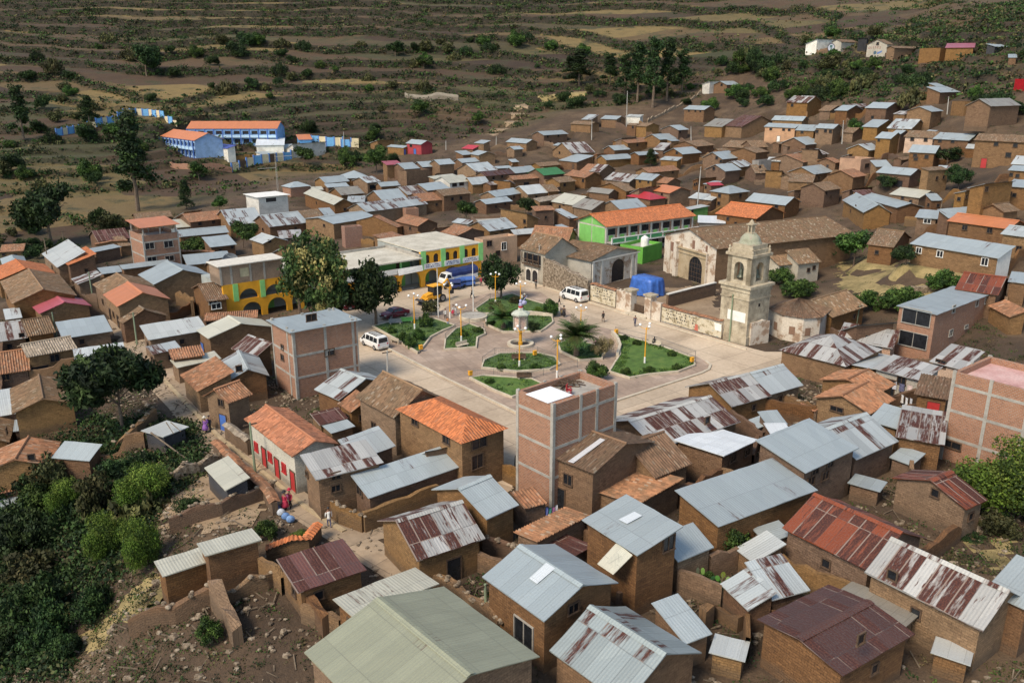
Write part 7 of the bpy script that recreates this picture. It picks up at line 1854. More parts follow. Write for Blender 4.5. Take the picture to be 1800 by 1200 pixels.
def pick_beds(r, N):
    out = []
    for n, P in BEDPOLY.items():
        if n == 'bed8': continue
        a = np.array(P); x = r.uniform(a[:, 0].min(), a[:, 0].max(), 700); y = r.uniform(a[:, 1].min(), a[:, 1].max(), 700); d = poly_dist(x, y, P); k = (d < -.35) & (r.uniform(size=700) < (.10 if n == 'bed7' else .32)); out.append(np.stack([x[k], y[k], np.full(k.sum(), .28)], 1))
    a = np.array(BEDPOLY['bed8']); x = r.uniform(a[:, 0].min(), a[:, 0].max(), 1600); y = r.uniform(a[:, 1].min(), a[:, 1].max(), 1600); d = poly_dist(x, y, BEDPOLY['bed8']); k = (d < -.3) & (d > -1.1); out.append(np.stack([x[k], y[k], np.full(k.sum(), .25)], 1))
    return np.concatenate(out)
def pick_thick(r, N):
    P = []; 
    while len(P) < N:
        u, v = r.uniform(-30, 360), r.uniform(735, 1190)
        if u > 335-max(0, (v-800))*.55 + (30 if v < 860 else 0): continue
        if v > 1040 and u > 130: continue
        P.append((u, v))
    Q = np.array([ground_at(*q, 0.0, H_open) for q in P]); return Q[free_of_houses(Q, .2)]
scrub('undergrowth', 2000, pick_thick, .95, DG+DG+OL[:2]+MG[:1], 42, .15)
scrub('bed_plants', 5000, pick_beds, .36, MG+MG+BG[:3]+DG[:1], 16, .2)
# low growth and weeds in the gaps of the town
def pick_gap(r, N):
    x = r.uniform(-150, 190, N*5); y = r.uniform(34, 300, N*5); z = H(x, y); u, v = proj(x, y, z); ok = (u > -40) & (u < 1840) & (poly_dist(x, y, HILL) > -6) & (poly_dist(x, y, FLAT) > 2); x, y, z = x[ok], y[ok], z[ok]
    k = r.uniform(size=len(x)) < .14+.6*np.clip(_noise2(x, y, 22, 41), 0, 1); P = np.stack([x, y, z], 1)[k]; return P[free_of_houses(P, .1)][:N]
scrub('garden_growth', 13000, pick_gap, .62, DG+DG+OL+[(.10,.07,.035),(.07,.05,.03)], 26, .12)
# rubble and litter of the yards
def pick_rub(r, N):
    x = r.uniform(-45, 50, N*8); y = r.uniform(34, 95, N*8); z = H(x, y); u, v = proj(x, y, z); w_ = .2+np.clip(_noise2(x, y, 8, 33), 0, 1)*.5
    bad = (poly_dist(x, y, [tuple(at_z(a, b, 0)[:2]) for a, b in [(560,600),(850,480),(1330,600),(1450,640),(1090,740),(900,870),(850,860),(620,660)]]) < 1)|(v > 1230)
    w_[bad] = 0; k = r.uniform(size=len(x)) < w_; P = np.stack([x, y, z], 1)[k]; return P[free_of_houses(P)][:N]
r_ = np.random.RandomState(3); Pr = pick_rub(r_, 4200); m = MB()
for q in Pr:
    s = r_.uniform(.05, .22)*(1.6 if r_.uniform() < .15 else 1); m.ball((q[0], q[1], q[2]+s*.3), s*r_.uniform(.7, 1.6), s, s*.6, 5, 3)
o = m.build('rubble', STONE); o['kind'] = 'stuff'
Pr = pick_rub(np.random.RandomState(8), 1100); m = MB()
for q in Pr[::1]:
    a = r_.uniform(0, PI); L_ = r_.uniform(.3, 1.3); d_ = Vector((math.cos(a)*L_, math.sin(a)*L_, r_.uniform(0, .35))); b = Vector((q[0], q[1], q[2]+.05)); m.tube(b, b+d_, r_.uniform(.025, .06), None, 4)
o = m.build('yard_debris', POLEWOOD); o['kind'] = 'stuff'
# ------------------------------------------------------------------ vehicles
GLASS = paint((.02,.025,.03), .08, 0, .1, 1.); TYRE = paint((.02,.02,.02), .85, 0, .2, 4.); RIM = paint((.35,.35,.36), .35, .6, .05, 2.); LIGHTW = paint((.75,.75,.72), .2, 0, .05, 2.); LIGHTR = paint((.5,.02,.02), .3, 0, .05, 2.)
def loft(mb, secs, c=None):
    """closed sections along x: list of (x, [(y,z)...])"""
    g = [[(x, y, z) for y, z in ring]+[(x, ring[0][0], ring[0][1])] for x, ring in secs]; mb.quads(g, None, c); mb.face([p for p in g[0][:-1]][::-1]); mb.face(g[-1][:-1])
def car_section(w, zb, zbelt, zroof, wr):
    # half-open ring with shoulder and tumblehome
    return [(-w*.92,zb),(-w,zb+.22),(-w,zbelt-.08),(-w*.96,zbelt),(-wr,zroof-.07),(-wr*.82,zroof),(wr*.82,zroof),(wr,zroof-.07),(w*.96,zbelt),(w,zbelt-.08),(w,zb+.22),(w*.92,zb)]
def wheels(rt, xs, w, r=.33):
    for x in xs:
        for s in (-1, 1):
            m = MB(); m.tube((x, s*(w-.19), r), (x, s*(w+.02), r), r, None, 18); t_ = m.build('wheel', TYRE, rt); m = MB(); m.tube((x, s*(w+.0), r), (x, s*(w+.035), r), r*.6, None, 14); m.build('rim', RIM, t_)
def pane_poly(m, pts): m.face(pts)
def make_car(name, label, paintm, L=4.3, kind='sedan', group='cars parked round the plaza'):
    rt = thing(name, (0,0,0), 0, label, 'car' if kind != 'van' else 'van', group); w = .86 if kind != 'van' else .9
    b = MB(); g = MB()
    if kind == 'sedan': prof = [(-2.15,.5,.62,.64),(-2.1,.3,.85,.87),(-1.55,.22,.93,1.0),(-1.05,.22,.95,1.34),(-.3,.22,.96,1.46),(.45,.22,.96,1.42),(.95,.22,.95,1.02),(1.6,.22,.88,.92),(2.05,.28,.74,.76),(2.15,.42,.6,.62)]
    elif kind == 'suv': prof = [(-2.3,.5,.85,.9),(-2.25,.36,1.0,1.5),(-1.9,.3,1.05,1.72),(-.6,.3,1.06,1.8),(.3,.3,1.06,1.74),(.95,.3,1.05,1.15),(1.7,.3,.98,1.04),(2.2,.36,.85,.88),(2.3,.5,.7,.72)]
    else: prof = [(-2.35,.42,1.0,1.3),(-2.3,.32,1.05,1.9),(-1.9,.28,1.08,1.98),(.6,.28,1.08,1.98),(1.2,.28,1.08,1.86),(1.95,.28,1.05,1.12),(2.25,.34,.9,.93),(2.35,.46,.7,.72)]
    secs = [(x, car_section(w, zb, zl, max(zr, zl+.02), w*(.80 if zr > zl+.25 else .93))) for x, zb, zl, zr in prof]; loft(b, secs); b.build('body', paintm, rt, False)
    def side(xa, xb, za, zb_, xa2, xb2, nm='side_window'):
        for s in (-1, 1):
            yl = w*.965+.012; yr = w*.815+.012; m = MB(); m.face([(xa, s*yl, za), (xb, s*yl, za), (xb2, s*yr, zb_), (xa2, s*yr, zb_)]); m.build(nm, GLASS, rt)
    if kind == 'sedan':
        side(-.95,-.1,1.0,1.38,-.75,-.1); side(.0,.85,1.0,1.38,.0,.45); m = MB(); m.face([(.97,-.72,1.03),(.97,.72,1.03),(.5,.62,1.41),(.5,-.62,1.41)]); m.build('windscreen', GLASS, rt); m = MB(); m.face([(-1.5,-.7,1.02),(-1.5,.7,1.02),(-1.08,.6,1.34),(-1.08,-.6,1.34)]); m.build('rear_window', GLASS, rt)
    elif kind == 'suv':
        side(-1.9,-1.1,1.12,1.6,-1.8,-1.1); side(-1.0,-.1,1.12,1.66,-1.0,-.1); side(.0,.85,1.12,1.64,.0,.4); m = MB(); m.face([(.98,-.72,1.16),(.98,.72,1.16),(.36,.64,1.73),(.36,-.64,1.73)]); m.build('windscreen', GLASS, rt); m = MB(); m.face([(-2.29,-.66,1.06),(-2.29,.66,1.06),(-2.255,.6,1.48),(-2.255,-.6,1.48)]); m.build('rear_window', GLASS, rt)
    else:
        side(-2.1,-1.2,1.14,1.76,-2.05,-1.2); side(-1.1,-.2,1.14,1.78,-1.1,-.2); side(-.1,.8,1.14,1.78,-.1,.7); side(.95,1.7,1.12,1.7,.95,1.25); m = MB(); m.face([(1.985,-.76,1.14),(1.985,.76,1.14),(1.28,.66,1.83),(1.28,-.66,1.83)]); m.build('windscreen', GLASS, rt); m = MB(); m.face([(-2.36,-.72,1.15),(-2.36,.72,1.15),(-2.325,.64,1.78),(-2.325,-.64,1.78)]); m.build('rear_window', GLASS, rt)
        m = MB()
        for y in (-.55, .55): m.box(-1.6, y-.03, 2.0, .4, y+.03, 2.08)
        for x in (-1.5, -.9, -.3, .3): m.box(x, -.6, 2.04, x+.05, .6, 2.1)
        m.build('roof_rack', DARKM, rt)
    xf, xr = prof[-1][0], prof[0][0]; zl = {'sedan':.66,'suv':.82,'van':.8}[kind]
    for s in (-1, 1):
        m = MB(); m.box(xf-.12, s*.62-.16, zl-.08, xf+.015, s*.62+.16, zl+.08); m.build('headlight', LIGHTW, rt); m = MB(); m.box(xr-.02, s*.70-.1, zl+.02, xr+.1, s*.70+.1, zl+.22); m.build('tail_light', LIGHTR, rt)
    m = MB(); m.box(xf-.15,-w*.9,.3,xf+.04,w*.9,.5); m.box(xr-.04,-w*.9,.32,xr+.15,w*.9,.52); m.build('bumper', DARKM if kind != 'van' else PALEW, rt); m = MB(); m.box(xr-.055,-.26,.53,xr-.02,.26,.65); m.build('number_plate', LIGHTW, rt)
    m = MB()
    for s in (-1, 1): m.box(.75 if kind != 'van' else 1.45, s*(w+.02)-.06, 1.0, .95 if kind != 'van' else 1.6, s*(w+.10)+.06, 1.16)
    m.build('mirror', DARKM, rt); wheels(rt, (-1.35, 1.35) if kind != 'van' else (-1.4, 1.4), w, .33 if kind == 'sedan' else .36); return rt
def put(o, u, v, ang, z=.045, s=1): p = at_z(u, v, z); o.location = (p[0], p[1], z); o.rotation_euler = (0, 0, ang); o.scale = (s, s, s)
WPAINT = paint((.72,.72,.70), .3, 0, .06, 1.); MAROON = paint((.16,.012,.025), .25, .2, .06, 1.)
put(make_car('parked_van', 'white van parked along the wall below the chapel', WPAINT, kind='van', group=None), 1009, 527, angW+PI, s=1.05)
put(make_car('parked_van', 'white van parked beside the three-storey brick house', WPAINT, kind='van', group=None), 658, 609, angW+PI+.05, s=.95)
put(make_car('parked_car', 'dark red pickup-like car parked under the blossoming plaza tree', MAROON, kind='suv'), 625, 541, ang+PI); put(make_car('parked_car', 'dark red sedan parked beside the plaza bed', MAROON, kind='sedan'), 694, 557, ang+PI+.1)
# lorry with a blue tarpaulin
lor = thing('parked_lorry', (0,0,0), 0, 'white lorry with a dark blue tarpaulin cover before the yellow arcade', 'lorry'); m = MB(); loft(m, [(2.0,car_section(1.05,.6,1.5,2.35,.95)),(2.9,car_section(1.05,.6,1.5,2.3,.93)),(3.35,car_section(1.03,.6,1.45,1.6,.95)),(3.5,car_section(1.0,.65,1.0,1.1,.95))]); m.build('cab', WPAINT, lor)
m = MB(); m.face([(3.37,-.8,1.58),(3.37,.8,1.58),(2.97,.75,2.2),(2.97,-.75,2.2)]); m.build('windscreen', GLASS, lor); m = MB()
for s in (-1, 1): m.face([(2.15,s*1.03,1.55),(3.05,s*1.03,1.55),(2.85,s*.95,2.15),(2.15,s*.95,2.15)])
m.build('side_window', GLASS, lor); m = MB(); m.box(-3.4,-1.1,.95,1.85,1.1,1.9); m.build('cargo_bed', WPAINT, lor); m = MB(); NB_ = paint((.02,.035,.13), .5, 0, .2, 2.)
g = [[(x, y, z+.05*math.sin(x*3)) for y, z in ((-1.13,1.75),(-1.13,2.3),(-.8,2.75),(0,2.95),(.8,2.75),(1.13,2.3),(1.13,1.75))] for x in np.linspace(-3.45, 1.9, 14)]; m.quads([r[::-1] for r in g]); m.face(g[0]); m.face(g[-1][::-1]); m.build('tarpaulin', NB_, lor)
for s in (-1, 1): m = MB(); m.box(3.4, s*.75-.14, .85, 3.52, s*.75+.14, 1.05); m.build('headlight', LIGHTW, lor)
m = MB(); m.box(-3.4,-.4,.55,3.2,.4,.9); m.build('chassis', DARKM, lor); wheels(lor, (-2.2, 2.5), 1.08, .46); put(lor, 806, 499, ang+PI)
# mototaxi
def mototaxi(u, v, a_, label, mat):
    rt = thing('mototaxi', (0,0,0), 0, label, 'mototaxi', 'blue three-wheeled taxis'); m = MB(); m.box(-1.2,-.62,.35,.5,.62,.85); m.build('body', mat, rt); m = MB(); g = [[(x, .64*math.cos(t), 1.15+.55*math.sin(t)) for t in np.linspace(0, PI, 9)] for x in (-1.2, .1, .75)]; m.quads(g); m.build('canopy', mat, rt)
    m = MB()
    for x in (-1.15, .5):
        for s in (-1, 1): m.tube((x, s*.6, .8), (x, s*.62, 1.2), .03)
    m.tube((.9,0,1.15),(1.35,0,.35),.05); m.tube((1.0,-.35,1.12),(1.0,.35,1.12),.025); m.box(.3,-.2,.6,1.0,.2,.8); m.build('frame', DARKM, rt)
    for x, y in ((-.8,.6),(-.8,-.6),(1.35,.05)): m = MB(); m.tube((x, y-.08, .28), (x, y+.08, .28), .28, None, 14); m.build('wheel', TYRE, rt)
    m = MB(); m.ball((1.25,0,.95),.1,.12,.1,8,6); m.build('headlight', LIGHTW, rt); put(rt, u, v, a_)
mototaxi(806, 506, ang+PI+.2, 'blue mototaxi in front of the lorry', BLUEP); mototaxi(822, 503, ang+PI-.3, 'blue mototaxi beside the red-clothed group at the lorry', BLUEP); mototaxi(797, 508, ang+2.6, 'dark mototaxi at the lorry\'s nose', NB_)
# backhoe
bh = thing('backhoe', (0,0,0), 0, 'yellow backhoe with raised arm behind the left flagpole', 'backhoe'); m = MB(); m.box(-.9,-.75,.8,2.2,.75,1.25); loft(m, [(.9,[(-.55,1.25),(-.55,1.75),(.55,1.75),(.55,1.25)]),(2.2,[(-.5,1.2),(-.5,1.5),(.5,1.5),(.5,1.2)])]); m.build('body', YELP, bh)
m = MB()
for x in (-.85,.75):
    for y in (-.7,.62): m.box(x,y,1.25,x+.1,y+.08,2.7)
m.build('cab_post', DARKM, bh); m = MB(); m.box(-1.0,-.85,2.7,1.0,.85,2.82); m.build('cab_roof', YELP, bh); m = MB(); m.box(-.8,-.66,1.3,.78,.66,2.6); m.build('cab_glass', GLASS, bh)
m = MB(); m.path([(-1.0,0,1.0),(-1.7,0,2.6),(-2.7,0,3.3)], .18, .14, 6); m.path([(-2.7,0,3.3),(-3.3,0,2.2),(-3.4,0,1.3)], .14, .12, 6); m.build('arm', YELP, bh); m = MB(); m.box(-3.8,-.3,.8,-3.2,.3,1.35); m.build('digging_bucket', DARKM, bh)
m = MB(); m.path([(1.5,-.6,1.2),(2.6,-.6,.9),(3.0,-.6,.5)], .09, None, 6); m.path([(1.5,.6,1.2),(2.6,.6,.9),(3.0,.6,.5)], .09, None, 6); m.build('loader_arm', YELP, bh); m = MB(); g = [[(2.9+.45*math.cos(t), y, .5+.45*math.sin(t)) for t in np.linspace(.6, 5.0, 8)] for y in (-1.1, 1.1)]; m.quads(g); m.build('loader_bucket', DARKM, bh); wheels(bh, (-.9,), .85, .65); wheels(bh, (1.6,), .8, .48); put(bh, 765, 531, ang+PI+.15)
# bundles under blue covers in the left street
for k, (u, v) in enumerate(((483,893),(489,900),(495,906),(503,913),(511,918))):
    p = ground_at(u, v); m = MB(); rs = random.Random(k); g = [[(.55*math.sin(PI*j/7)*math.cos(2*PI*i/14)*(1+.12*math.sin(i*3+k)), .5*math.sin(PI*j/7)*math.sin(2*PI*i/14), .42+.42*math.cos(PI*j/7)) for j in range(8)] for i in range(14, -1, -1)]; m.quads(g)
    o = m.build('bundle', paint([(.10,.22,.45),(.05,.10,.22),(.45,.48,.52),(.12,.22,.42),(.16,.28,.5)][k], .7, 0, .3, 4.), None, True); o.location = p; o.scale = (.62, .62, .75); tag(o, ['blue covered bundle nearest the women in red','dark blue bundle beside the street, second of the row','pale grey bundle in the middle of the row','mid blue bundle, fourth of the row','light blue bundle nearest the garden wall'][k], 'bundle', 'covered bundles beside the left street')
# ------------------------------------------------------------------ people
def skin_body(name, joints, edges, mat, parent, sub=1):
    me = bpy.data.meshes.new(name); me.from_pydata([j[0] for j in joints], edges, []); o = bpy.data.objects.new('tmp', me); col.objects.link(o)
    md = o.modifiers.new('s', 'SKIN'); md.use_smooth_shade = True
    for i, j in enumerate(joints): me.skin_vertices[0].data[i].radius = (j[1], j[1]*(j[2] if len(j) > 2 else 1))
    me.skin_vertices[0].data[0].use_root = True; sb = o.modifiers.new('d', 'SUBSURF'); sb.levels = sub
    out = bpy.data.meshes.new_from_object(o.evaluated_get(bpy.context.evaluated_depsgraph_get())); bpy.data.objects.remove(o); out.name = name; out.materials.clear()
    for m_ in mat: out.materials.append(m_)
    if len(mat) > 1:
        for f in out.polygons: f.material_index = 1 if f.center.z < .80 else (2 if f.center.z > 1.36 else 0)
    b = bpy.data.objects.new(name, out); col.objects.link(b); b.parent = parent; return b
SKINM = paint((.24,.12,.07), .7)
def person(u, v, rz, top, bottom, label, skirt=None, hat=None, walk=.2, sit=False, s=1.0, group='people in the plaza', z=None, bundle=None):
    p = ground_at(u, v) if z is None else at_z(u, v, z); rt = thing('person', p, rz, label, 'person', group, s)
    k = walk
    if sit: J = [((0,0,.55),.15,.8),((0,0,.95),.13,1.3),((0,0,1.12),.05),((0,.02,1.22),.075),((0,.03,1.34),.08),((-.2,0,1.05),.055),((-.25,.1,.8),.045),((-.15,.3,.68),.035),((.2,0,1.05),.055),((.25,.1,.8),.045),((.15,.3,.68),.035),((-.1,.42,.52),.075),((-.1,.45,.08),.05),((-.1,.58,.04),.045),((.1,.42,.52),.075),((.1,.45,.08),.05),((.1,.58,.04),.045)]
    else: J = [((0,0,.92),.135,.8),((0,0,1.30),.125,1.35),((0,.01,1.46),.05),((0,.02,1.56),.078),((0,.03,1.67),.082),((-.2,0,1.38),.055),((-.26,-k*.3,1.12),.045),((-.25,k*.2+.06,.86),.034),((.2,0,1.38),.055),((.26,k*.3,1.12),.045),((.25,-k*.2+.06,.86),.034),((-.09,k*.5,.48),.065),((-.09,k*.5-.06,.08),.045),((-.09,k*.5+.1,.04),.042),((.09,-k*.5,.48),.065),((.09,-k*.5-.1,.08),.045),((.09,-k*.5+.06,.04),.042)]
    E_ = [(0,1),(1,2),(2,3),(3,4),(1,5),(5,6),(6,7),(1,8),(8,9),(9,10),(0,11),(11,12),(12,13),(0,14),(14,15),(15,16)]
    b = skin_body('body', J, E_, [top, bottom, SKINM], rt, 1); dz = -.35 if sit else 0
    m = MB(); m.ball((0,.02,1.68+dz),.098,.105,.1,10,6); m.build('hair', DARKM, b, True)
    if skirt: m = MB(); m.lathe([(.17,.98),(.26,.75),(.33,.42),(.30,.40)], 14); m.build('skirt', skirt, b, True)
    if hat: m = MB(); m.lathe([(.20,1.72+dz),(.105,1.74+dz),(.10,1.86+dz),(0,1.88+dz)], 14); m.build('hat', hat, b)
    if bundle: m = MB(); m.ball((0,-.2,1.18),.22,.17,.26,10,6); m.build('back_bundle', bundle, b, True)
    return rt
RED2 = paint((.45,.03,.07), .8); PINK = paint((.5,.12,.25), .8); NAVY = paint((.02,.03,.08), .8); BLK = paint((.015,.015,.018), .85); BROWN = paint((.12,.07,.04), .85); LILAC = paint((.28,.12,.40), .8); ORG = paint((.6,.2,.05), .8); SKYB = paint((.3,.4,.6), .8)
for a_ in [
 (502,897,2.4,RED2,BLK,'woman-like figure in red with a bundle, nearer of the two in the left street',RED2,DARKM,.15,False,1,'two people in red walking in the left street',None,PINK),
 (511,893,2.4,RED2,BLK,'person in red with a hat, farther of the two in the left street',None,RED2,.2,False,1,'two people in red walking in the left street'),
 (579,926,.4,WHITE,paint((.10,.10,.16),.8),'person in a white shirt and dark trousers by the street corner',None,None,.25,False,1,None),
 (362,761,2.4,LILAC,BLK,'person with a lilac bundle walking by the blue-door house',LILAC,PALEW,.15,False,1,'two people walking by the blue-door house',None,LILAC),
 (370,758,2.4,BLK,BLK,'dark-clothed person beside the one with the lilac bundle',None,None,.2,False,1,'two people walking by the blue-door house'),
 (1060,566,.4,BLK,BROWN,'dark-clothed person crossing the church road behind the large palm',None,None,.3,False,.95),
 (1116,574,3.0,NAVY,NAVY,'person in navy walking on the church road above the lawn',None,None,.25,False,.95),
 (983,536,1.2,BLK,BLK,'small dark-clothed person running by the clipped shrub',None,None,.4,False,.8),
 (991,558,2.8,BLK,BLK,'dark-clothed adult standing by the clipped shrub',BLK,BLK,.1,False,1),
 (987,556,2.8,paint((.35,.26,.10),.8),BROWN,'child in ochre beside the dark-clothed adult',None,None,.1,False,.7),
 (942,508,.2,BLK,BLK,'person in black standing by the arcaded tiled house',None,None,.1,False,1),
 (917,532,2.0,WHITE,BLK,'person in white top among the pair at the far bed',None,None,.1,False,.95),(922,535,2.2,NAVY,BLK,'person in dark top among the pair at the far bed',None,PALEW,.1,False,.95),
 (783,561,.6,WHITE,BLK,'person in a white top and black trousers near the flagpole',None,None,.15,False,.95),(787,572,.2,ORG,SKYB,'child in orange near the left flagpole',None,None,.1,False,.75),
 (797,555,1.0,WHITE,RED2,'person in a white top and red skirt between the flagpoles',RED2,None,.1,False,1),(801,556,1.4,WHITE,WHITE,'person in white carrying a bag between the flagpoles',None,None,.15,False,1),
 (830,525,1.2,BLK,BLK,'person in black striding behind the right flagpole',None,None,.5,False,1.05),(873,516,.5,RED2,BLK,'person in red under the dark dome-crowned tree',None,None,.1,False,1),
 (846,503,.5,RED2,BLK,'person in red at the lorry\'s rear, left of two',None,None,.1,False,1),(853,502,1.5,PINK,BLK,'person in pink at the lorry\'s rear, right of two',None,None,.1,False,1),
 (1150,609,2.4,BLK,BLK,'person in black sitting on the bench by the lawn',None,None,0,True,1),(1048,612,-.6,PINK,WHITE,'person seated under the large palm',None,None,0,True,.9)]:
    kw = a_; person(*kw)
# loose planks and poles
def stick(u0, v0, u1, v1, h0, h1, r, label, mat=None):
    a_ = ground_at(u0, v0, h0); b_ = ground_at(u1, v1, h1); o = thing('wooden_pole', a_, 0, label, 'pole', 'loose wooden poles'); m = MB(); m.tube((0,0,0), Vector(b_)-Vector(a_), r, r*.7, 7); q = m.build('pole', mat or POLEWOOD, o)
for a_ in ((265,760,330,808,2.2,.1,.09,'pale pole leaning from the tarpaulin shed to the ground'),(292,742,305,762,2.7,2.4,.05,'left stick lying on the tarpaulin shed\'s roof'),(300,742,318,758,2.7,2.4,.05,'right stick lying on the tarpaulin shed\'s roof'),(318,785,350,784,.1,.1,.08,'pole lying on the ground beside the tarpaulin shed'),(1120,968,1085,1012,3.0,.2,.06,'prop pole under the two-storey house awning')): stick(*a_)
# awning of the two-storey house
a0 = at_z(1084, 953, 3.7); b0 = at_z(1110, 974, 3.7); 
q = [at_z(1084,953,4.85), at_z(1112,975,4.85), at_z(1078,1009,3.7), at_z(1050,990,3.7)]
m = MB(); m.cur = ROOFC['tc']; o_ = q[0]; P4 = [Vector(x-o_) for x in q]; m.face(P4, [(0,0),(2.5,0),(2.5,3),(0,3)]); m.face([x-Vector((0,0,.04)) for x in P4][::-1]); aw = m.build('awning', TIN); aw.location = o_; tag(aw, 'pale sheet awning leaning from the tall two-storey house', 'awning')
p = ground_at(1118, 1022, .9); m = MB(); m.lathe([(0,0),(.28,0),(.34,.55),(.30,.55),(.26,.05)], 14); tb = m.build('tub', paint((.20,.62,.08), .5)); tb.location = p; tag(tb, 'bright green plastic tub below the two-storey house awning', 'tub')
# laundry lines
def laundry(u0, v0, u1, v1, h, label, cols_):
    a_ = Vector(ground_at(u0, v0, h)); b_ = Vector(ground_at(u1, v1, h)); rt = thing('clothes_line', a_, 0, label, 'clothes line'); m = MB(); d = b_-a_; pts = [d*t-Vector((0,0,.25*math.sin(PI*t))) for t in np.linspace(0, 1, 9)]; m.path(pts, .012, None, 4); m.build('line', DARKM, rt)
    n = len(cols_); dn = d.normalized()
    for i, c in enumerate(cols_):
        t = (i+.6)/(n+.3); q_ = d*t-Vector((0,0,.25*math.sin(PI*t))); w_ = d.length/(n+1)*.4; m = MB(); g = [[q_+dn*w_*(x-1)-Vector((0,0,.9*y/3))+Vector((0,0,1)).cross(dn)*.05*math.sin(x*2+y) for y in range(4)] for x in range(3)]; m.quads(g); m.build('garment', paint(c, .85), rt)
laundry(1552, 660, 1610, 678, 1.9, 'clothes line with white and grey laundry by the striped-roof row', [(.7,.7,.72),(.6,.6,.65),(.12,.12,.2),(.65,.5,.45)]); laundry(1583, 690, 1608, 700, 1.6, 'clothes line with white sheets below the striped-roof row', [(.75,.75,.75),(.7,.72,.75),(.6,.62,.66)]); laundry(958, 890, 982, 884, 1.8, 'clothes line with coloured laundry beside the brick building', [(.2,.25,.6),(.1,.4,.3),(.5,.2,.4),(.6,.6,.65)])
# ------------------------------------------------------------------ labels of the many houses
ROOFW = {'t0':'clean silver tin','t1':'pale tin','t2':'lightly rusted tin','t3':'rust-streaked tin','t4':'rusty brown tin','tl':'dull grey sheet','t5':'orange rusted tin','t6':'blue-grey tin','t7':'blue-grey tin','k5':'mottled tile','k6':'reddish tile','tc':'cream sheet','tg':'green sheet','tr':'red sheet','tp':'pink-red sheet','tb':'blue sheet','to':'orange sheet','tn':'grey-green sheet','tw':'white sheet','tm':'dark red sheet','k0':'old brown tile','k1':'reddish-brown tile','k2':'orange tile','k3':'dark tile','k4':'pale tile'}
WALLW = {'a':'adobe','w':'whitewashed','p':'pink-plastered','g':'grey','u':'blue','d':'dark','r':'red','n':'green','b':'brick','B':'brown brick','l':'plastered'}
LM = [(1385,340,'silver pyramid-like roof'),(1135,340,'red hipped roof'),(970,298,'green-roofed house'),(1540,285,'pink flat-roofed house'),(1150,140,'eucalyptus grove'),(1123,208,'whitewashed hut'),(1120,385,'green school'),(1350,410,'church nave'),(1320,500,'bell tower'),(470,345,'white three-storey house'),(690,285,'dark pink roof'),(430,240,'blue school'),(725,260,'red and blue front'),(270,430,'brick tower house'),(220,515,'orange sheet roof'),(110,530,'pink-red roof'),(60,490,'dark mossy tiled roof'),(205,690,'big dark leafy tree'),(445,460,'satellite dish'),(550,480,'blossoming plaza tree'),(555,620,'three-storey brick house'),(515,760,'red-door house'),(790,735,'orange hipped roof'),(985,740,'brick terrace building'),(1655,570,'narrow three-storey brick house'),(1740,730,'right edge brick building'),(1680,440,'long low silver-roofed house'),(1720,385,'orange-roofed long house'),(1730,120,'red painted hut'),(1520,90,'upper hillside houses'),(1710,260,'long brown tiled house'),(1600,700,'clothes lines'),(1100,950,'tall two-storey house'),(960,1010,'big blue-grey gabled roof'),(1480,970,'long rusty red roof'),(1230,430,'church facade'),(780,470,'town hall arcade'),(880,420,'pale two-storey house'),(1500,425,'bushy tree by the nave'),(300,745,'tarpaulin shed'),(890,350,'green tree behind the town hall'),(1780,820,'big right edge tree'),(1410,785,'broad dappled silver roof'),(1545,700,'twin tile houses'),(715,1090,'grey-green hall roof'),(1740,200,'large grey-roofed house'),(1460,170,'dark bushes on the slope'),(1330,200,'rusty-roofed pair'),(490,310,'lattice mast'),(655,270,'tree at the school wall end')]
used = {}
for S in BUILT:
    if S['lab']: used[S['lab']] = 1
def rel(du, dv):
    if abs(du) > 1.6*abs(dv): return 'left of' if du < 0 else 'right of'
    return 'behind' if dv < 0 else 'in front of'
for S in sorted([s for s in BUILT if not s['lab']], key=lambda s: (s['px'][1], s['px'][0])):
    u = (S['px'][0]+S['B'][0])/2; v = (S['px'][1]+S['C'][1])/2
    kind = 'shed' if S['root'].name.startswith('shed') else 'house'
    rw = ROOFW[S['roofk']]; ww = WALLW[S['wallk']]; mode = S['mode']
    if mode == 'o': base = 'roofless %s walls' % ww
    elif mode == 'f': base = 'flat-topped %s %s' % (ww, kind)
    else:
        base = '%s %s with %s %s' % (('tall ' if S['h'] >= 4.1 else 'small ' if S['L']*S['W'] < 24 and kind == 'house' else 'long ' if S['L'] > 13 else '')+ww, kind, rw, {'g':'gabled roof','s':'roof','h':'hipped roof'}[mode])
    near_ = sorted(LM, key=lambda l: (l[0]-u)**2+1.7*(l[1]-v)**2)
    opts = []
    for i in range(5):
        l = near_[i]; opts.append('%s, %s the %s' % (base, rel(u-l[0], (v-l[1])*1.3), l[2]))
    for i in range(5):
        for j in range(5):
            if i != j:
                a_, b_ = near_[i], near_[j]; t = '%s, %s %s, %s %s' % (base, rel(u-a_[0], (v-a_[1])*1.3), a_[2], rel(u-b_[0], (v-b_[1])*1.3), b_[2])
                if len(t.split()) <= 16: opts.append(t)
    for pre in ('nearer', 'second', 'third', 'farther'):
        for i in range(3): l = near_[i]; opts.append('%s %s, %s the %s' % (pre, base, rel(u-l[0], (v-l[1])*1.3), l[2]))
    for t in opts:
        if t not in used and len(t.split()) <= 16: used[t] = 1; S['root']['label'] = t; break
    else: S['root']['label'] = opts[0]
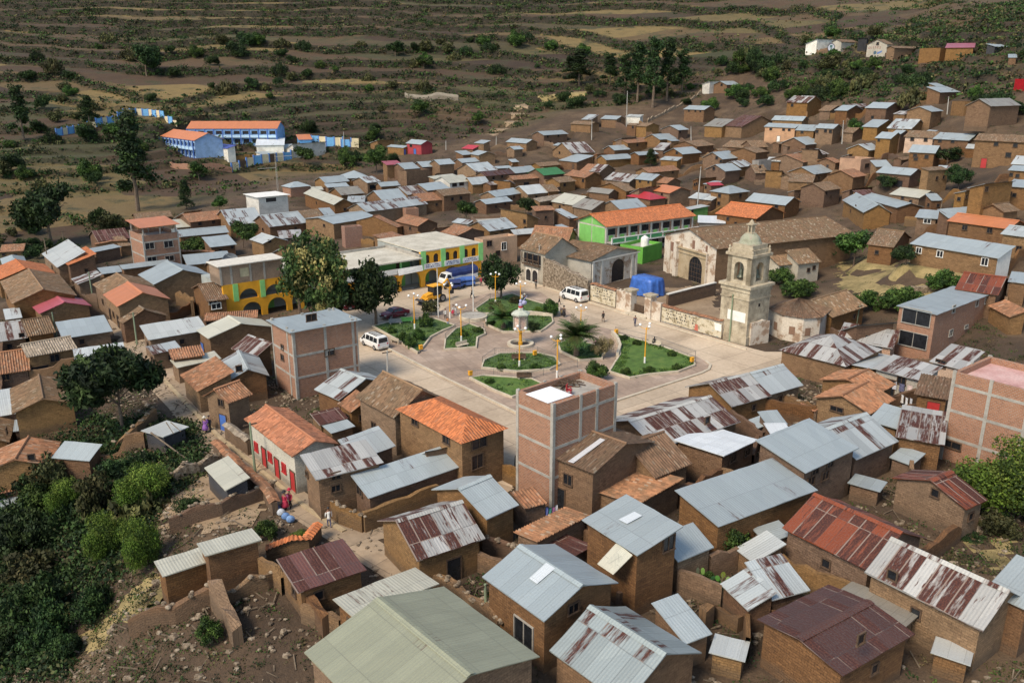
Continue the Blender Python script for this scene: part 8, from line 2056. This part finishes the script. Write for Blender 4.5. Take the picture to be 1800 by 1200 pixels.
# ------------------------------------------------------------------ yard walls joining neighbouring houses
rs = random.Random(77); n_ = 0; segs = []
cor = []
for i, S in enumerate(BUILT):
    if S['mode'] == 'o': continue
    for fx in (0, 1):
        for fy in (0, 1):
            p = S['M'] @ Vector((S['L']*(.06+.88*fx), S['W']*(.06+.88*fy), 0)); cor.append((i, p.x, p.y, S['D']))
best = {}
for a in range(len(cor)):
    for b in range(a+1, len(cor)):
        if cor[a][0] == cor[b][0]: continue
        d = math.hypot(cor[a][1]-cor[b][1], cor[a][2]-cor[b][2])
        if 1.6 < d < 11:
            k = (cor[a][0], cor[b][0])
            if k not in best or d < best[k][0]: best[k] = (d, a, b)
for k, (d, a, b) in sorted(best.items(), key=lambda q: q[1][0]):
    pa, pb = np.array(cor[a][1:3]), np.array(cor[b][1:3]); mid = (pa+pb)/2
    if poly_dist(np.array([mid[0]]), np.array([mid[1]]), FLAT)[0] < 1.5: continue
    T = np.linspace(.12, .88, 7)[:, None]; P = pa*(1-T)+pb*T
    if not free_of_houses(np.concatenate([P, np.zeros((7, 1))], 1), .05).all(): continue
    st = np.array([at_z(u, v, 0)[:2] for u, v in [(205,560),(262,640),(372,765),(440,820),(520,885),(640,960),(740,1035)]]); bad = False
    for q in P:
        for s0, s1 in zip(st[:-1], st[1:]):
            t = np.clip(np.dot(q-s0, s1-s0)/np.dot(s1-s0, s1-s0), 0, 1)
            if np.hypot(*(q-s0-t*(s1-s0))) < 2.2: bad = True
    if bad or any(np.hypot(*(mid-m2)) < 3.0 for m2 in segs): continue
    segs.append(mid); hgt = rs.uniform(1.2, 2.2); tk = rs.uniform(.32, .5); L_ = float(np.hypot(*(pb-pa))); an = math.atan2(pb[1]-pa[1], pb[0]-pa[0]); m = MB(); m.cur = WALLC[rs.choice('aaA')]
    nn = max(3, int(L_/.8)); z0 = Hs(*pa); g = []; uv = []
    for i in range(nn+1):
        x = L_*i/nn; q = pa+(pb-pa)*i/nn; zz = Hs(*q)-z0; h_ = hgt+rs.uniform(-.18, .12)-(rs.random() < .15)*rs.uniform(.1, .5)
        g.append([(x,-tk/2,zz-.4),(x,-tk/2*.85,zz+h_),(x,tk/2*.85,zz+h_+rs.uniform(-.05,.05)),(x,tk/2,zz-.4)]); uv.append([(x,-.0),(x,h_+.4),(x,h_+.8),(x,0)])
    m.quads(g[::1], uv); o = m.build('yard_wall', WALL); o.location = (pa[0], pa[1], z0); o.rotation_euler = (0, 0, an); tag(o, 'low crumbling adobe wall closing a yard between two houses', 'wall', 'yard walls between the houses'); n_ += 1
    if n_ >= 150: break
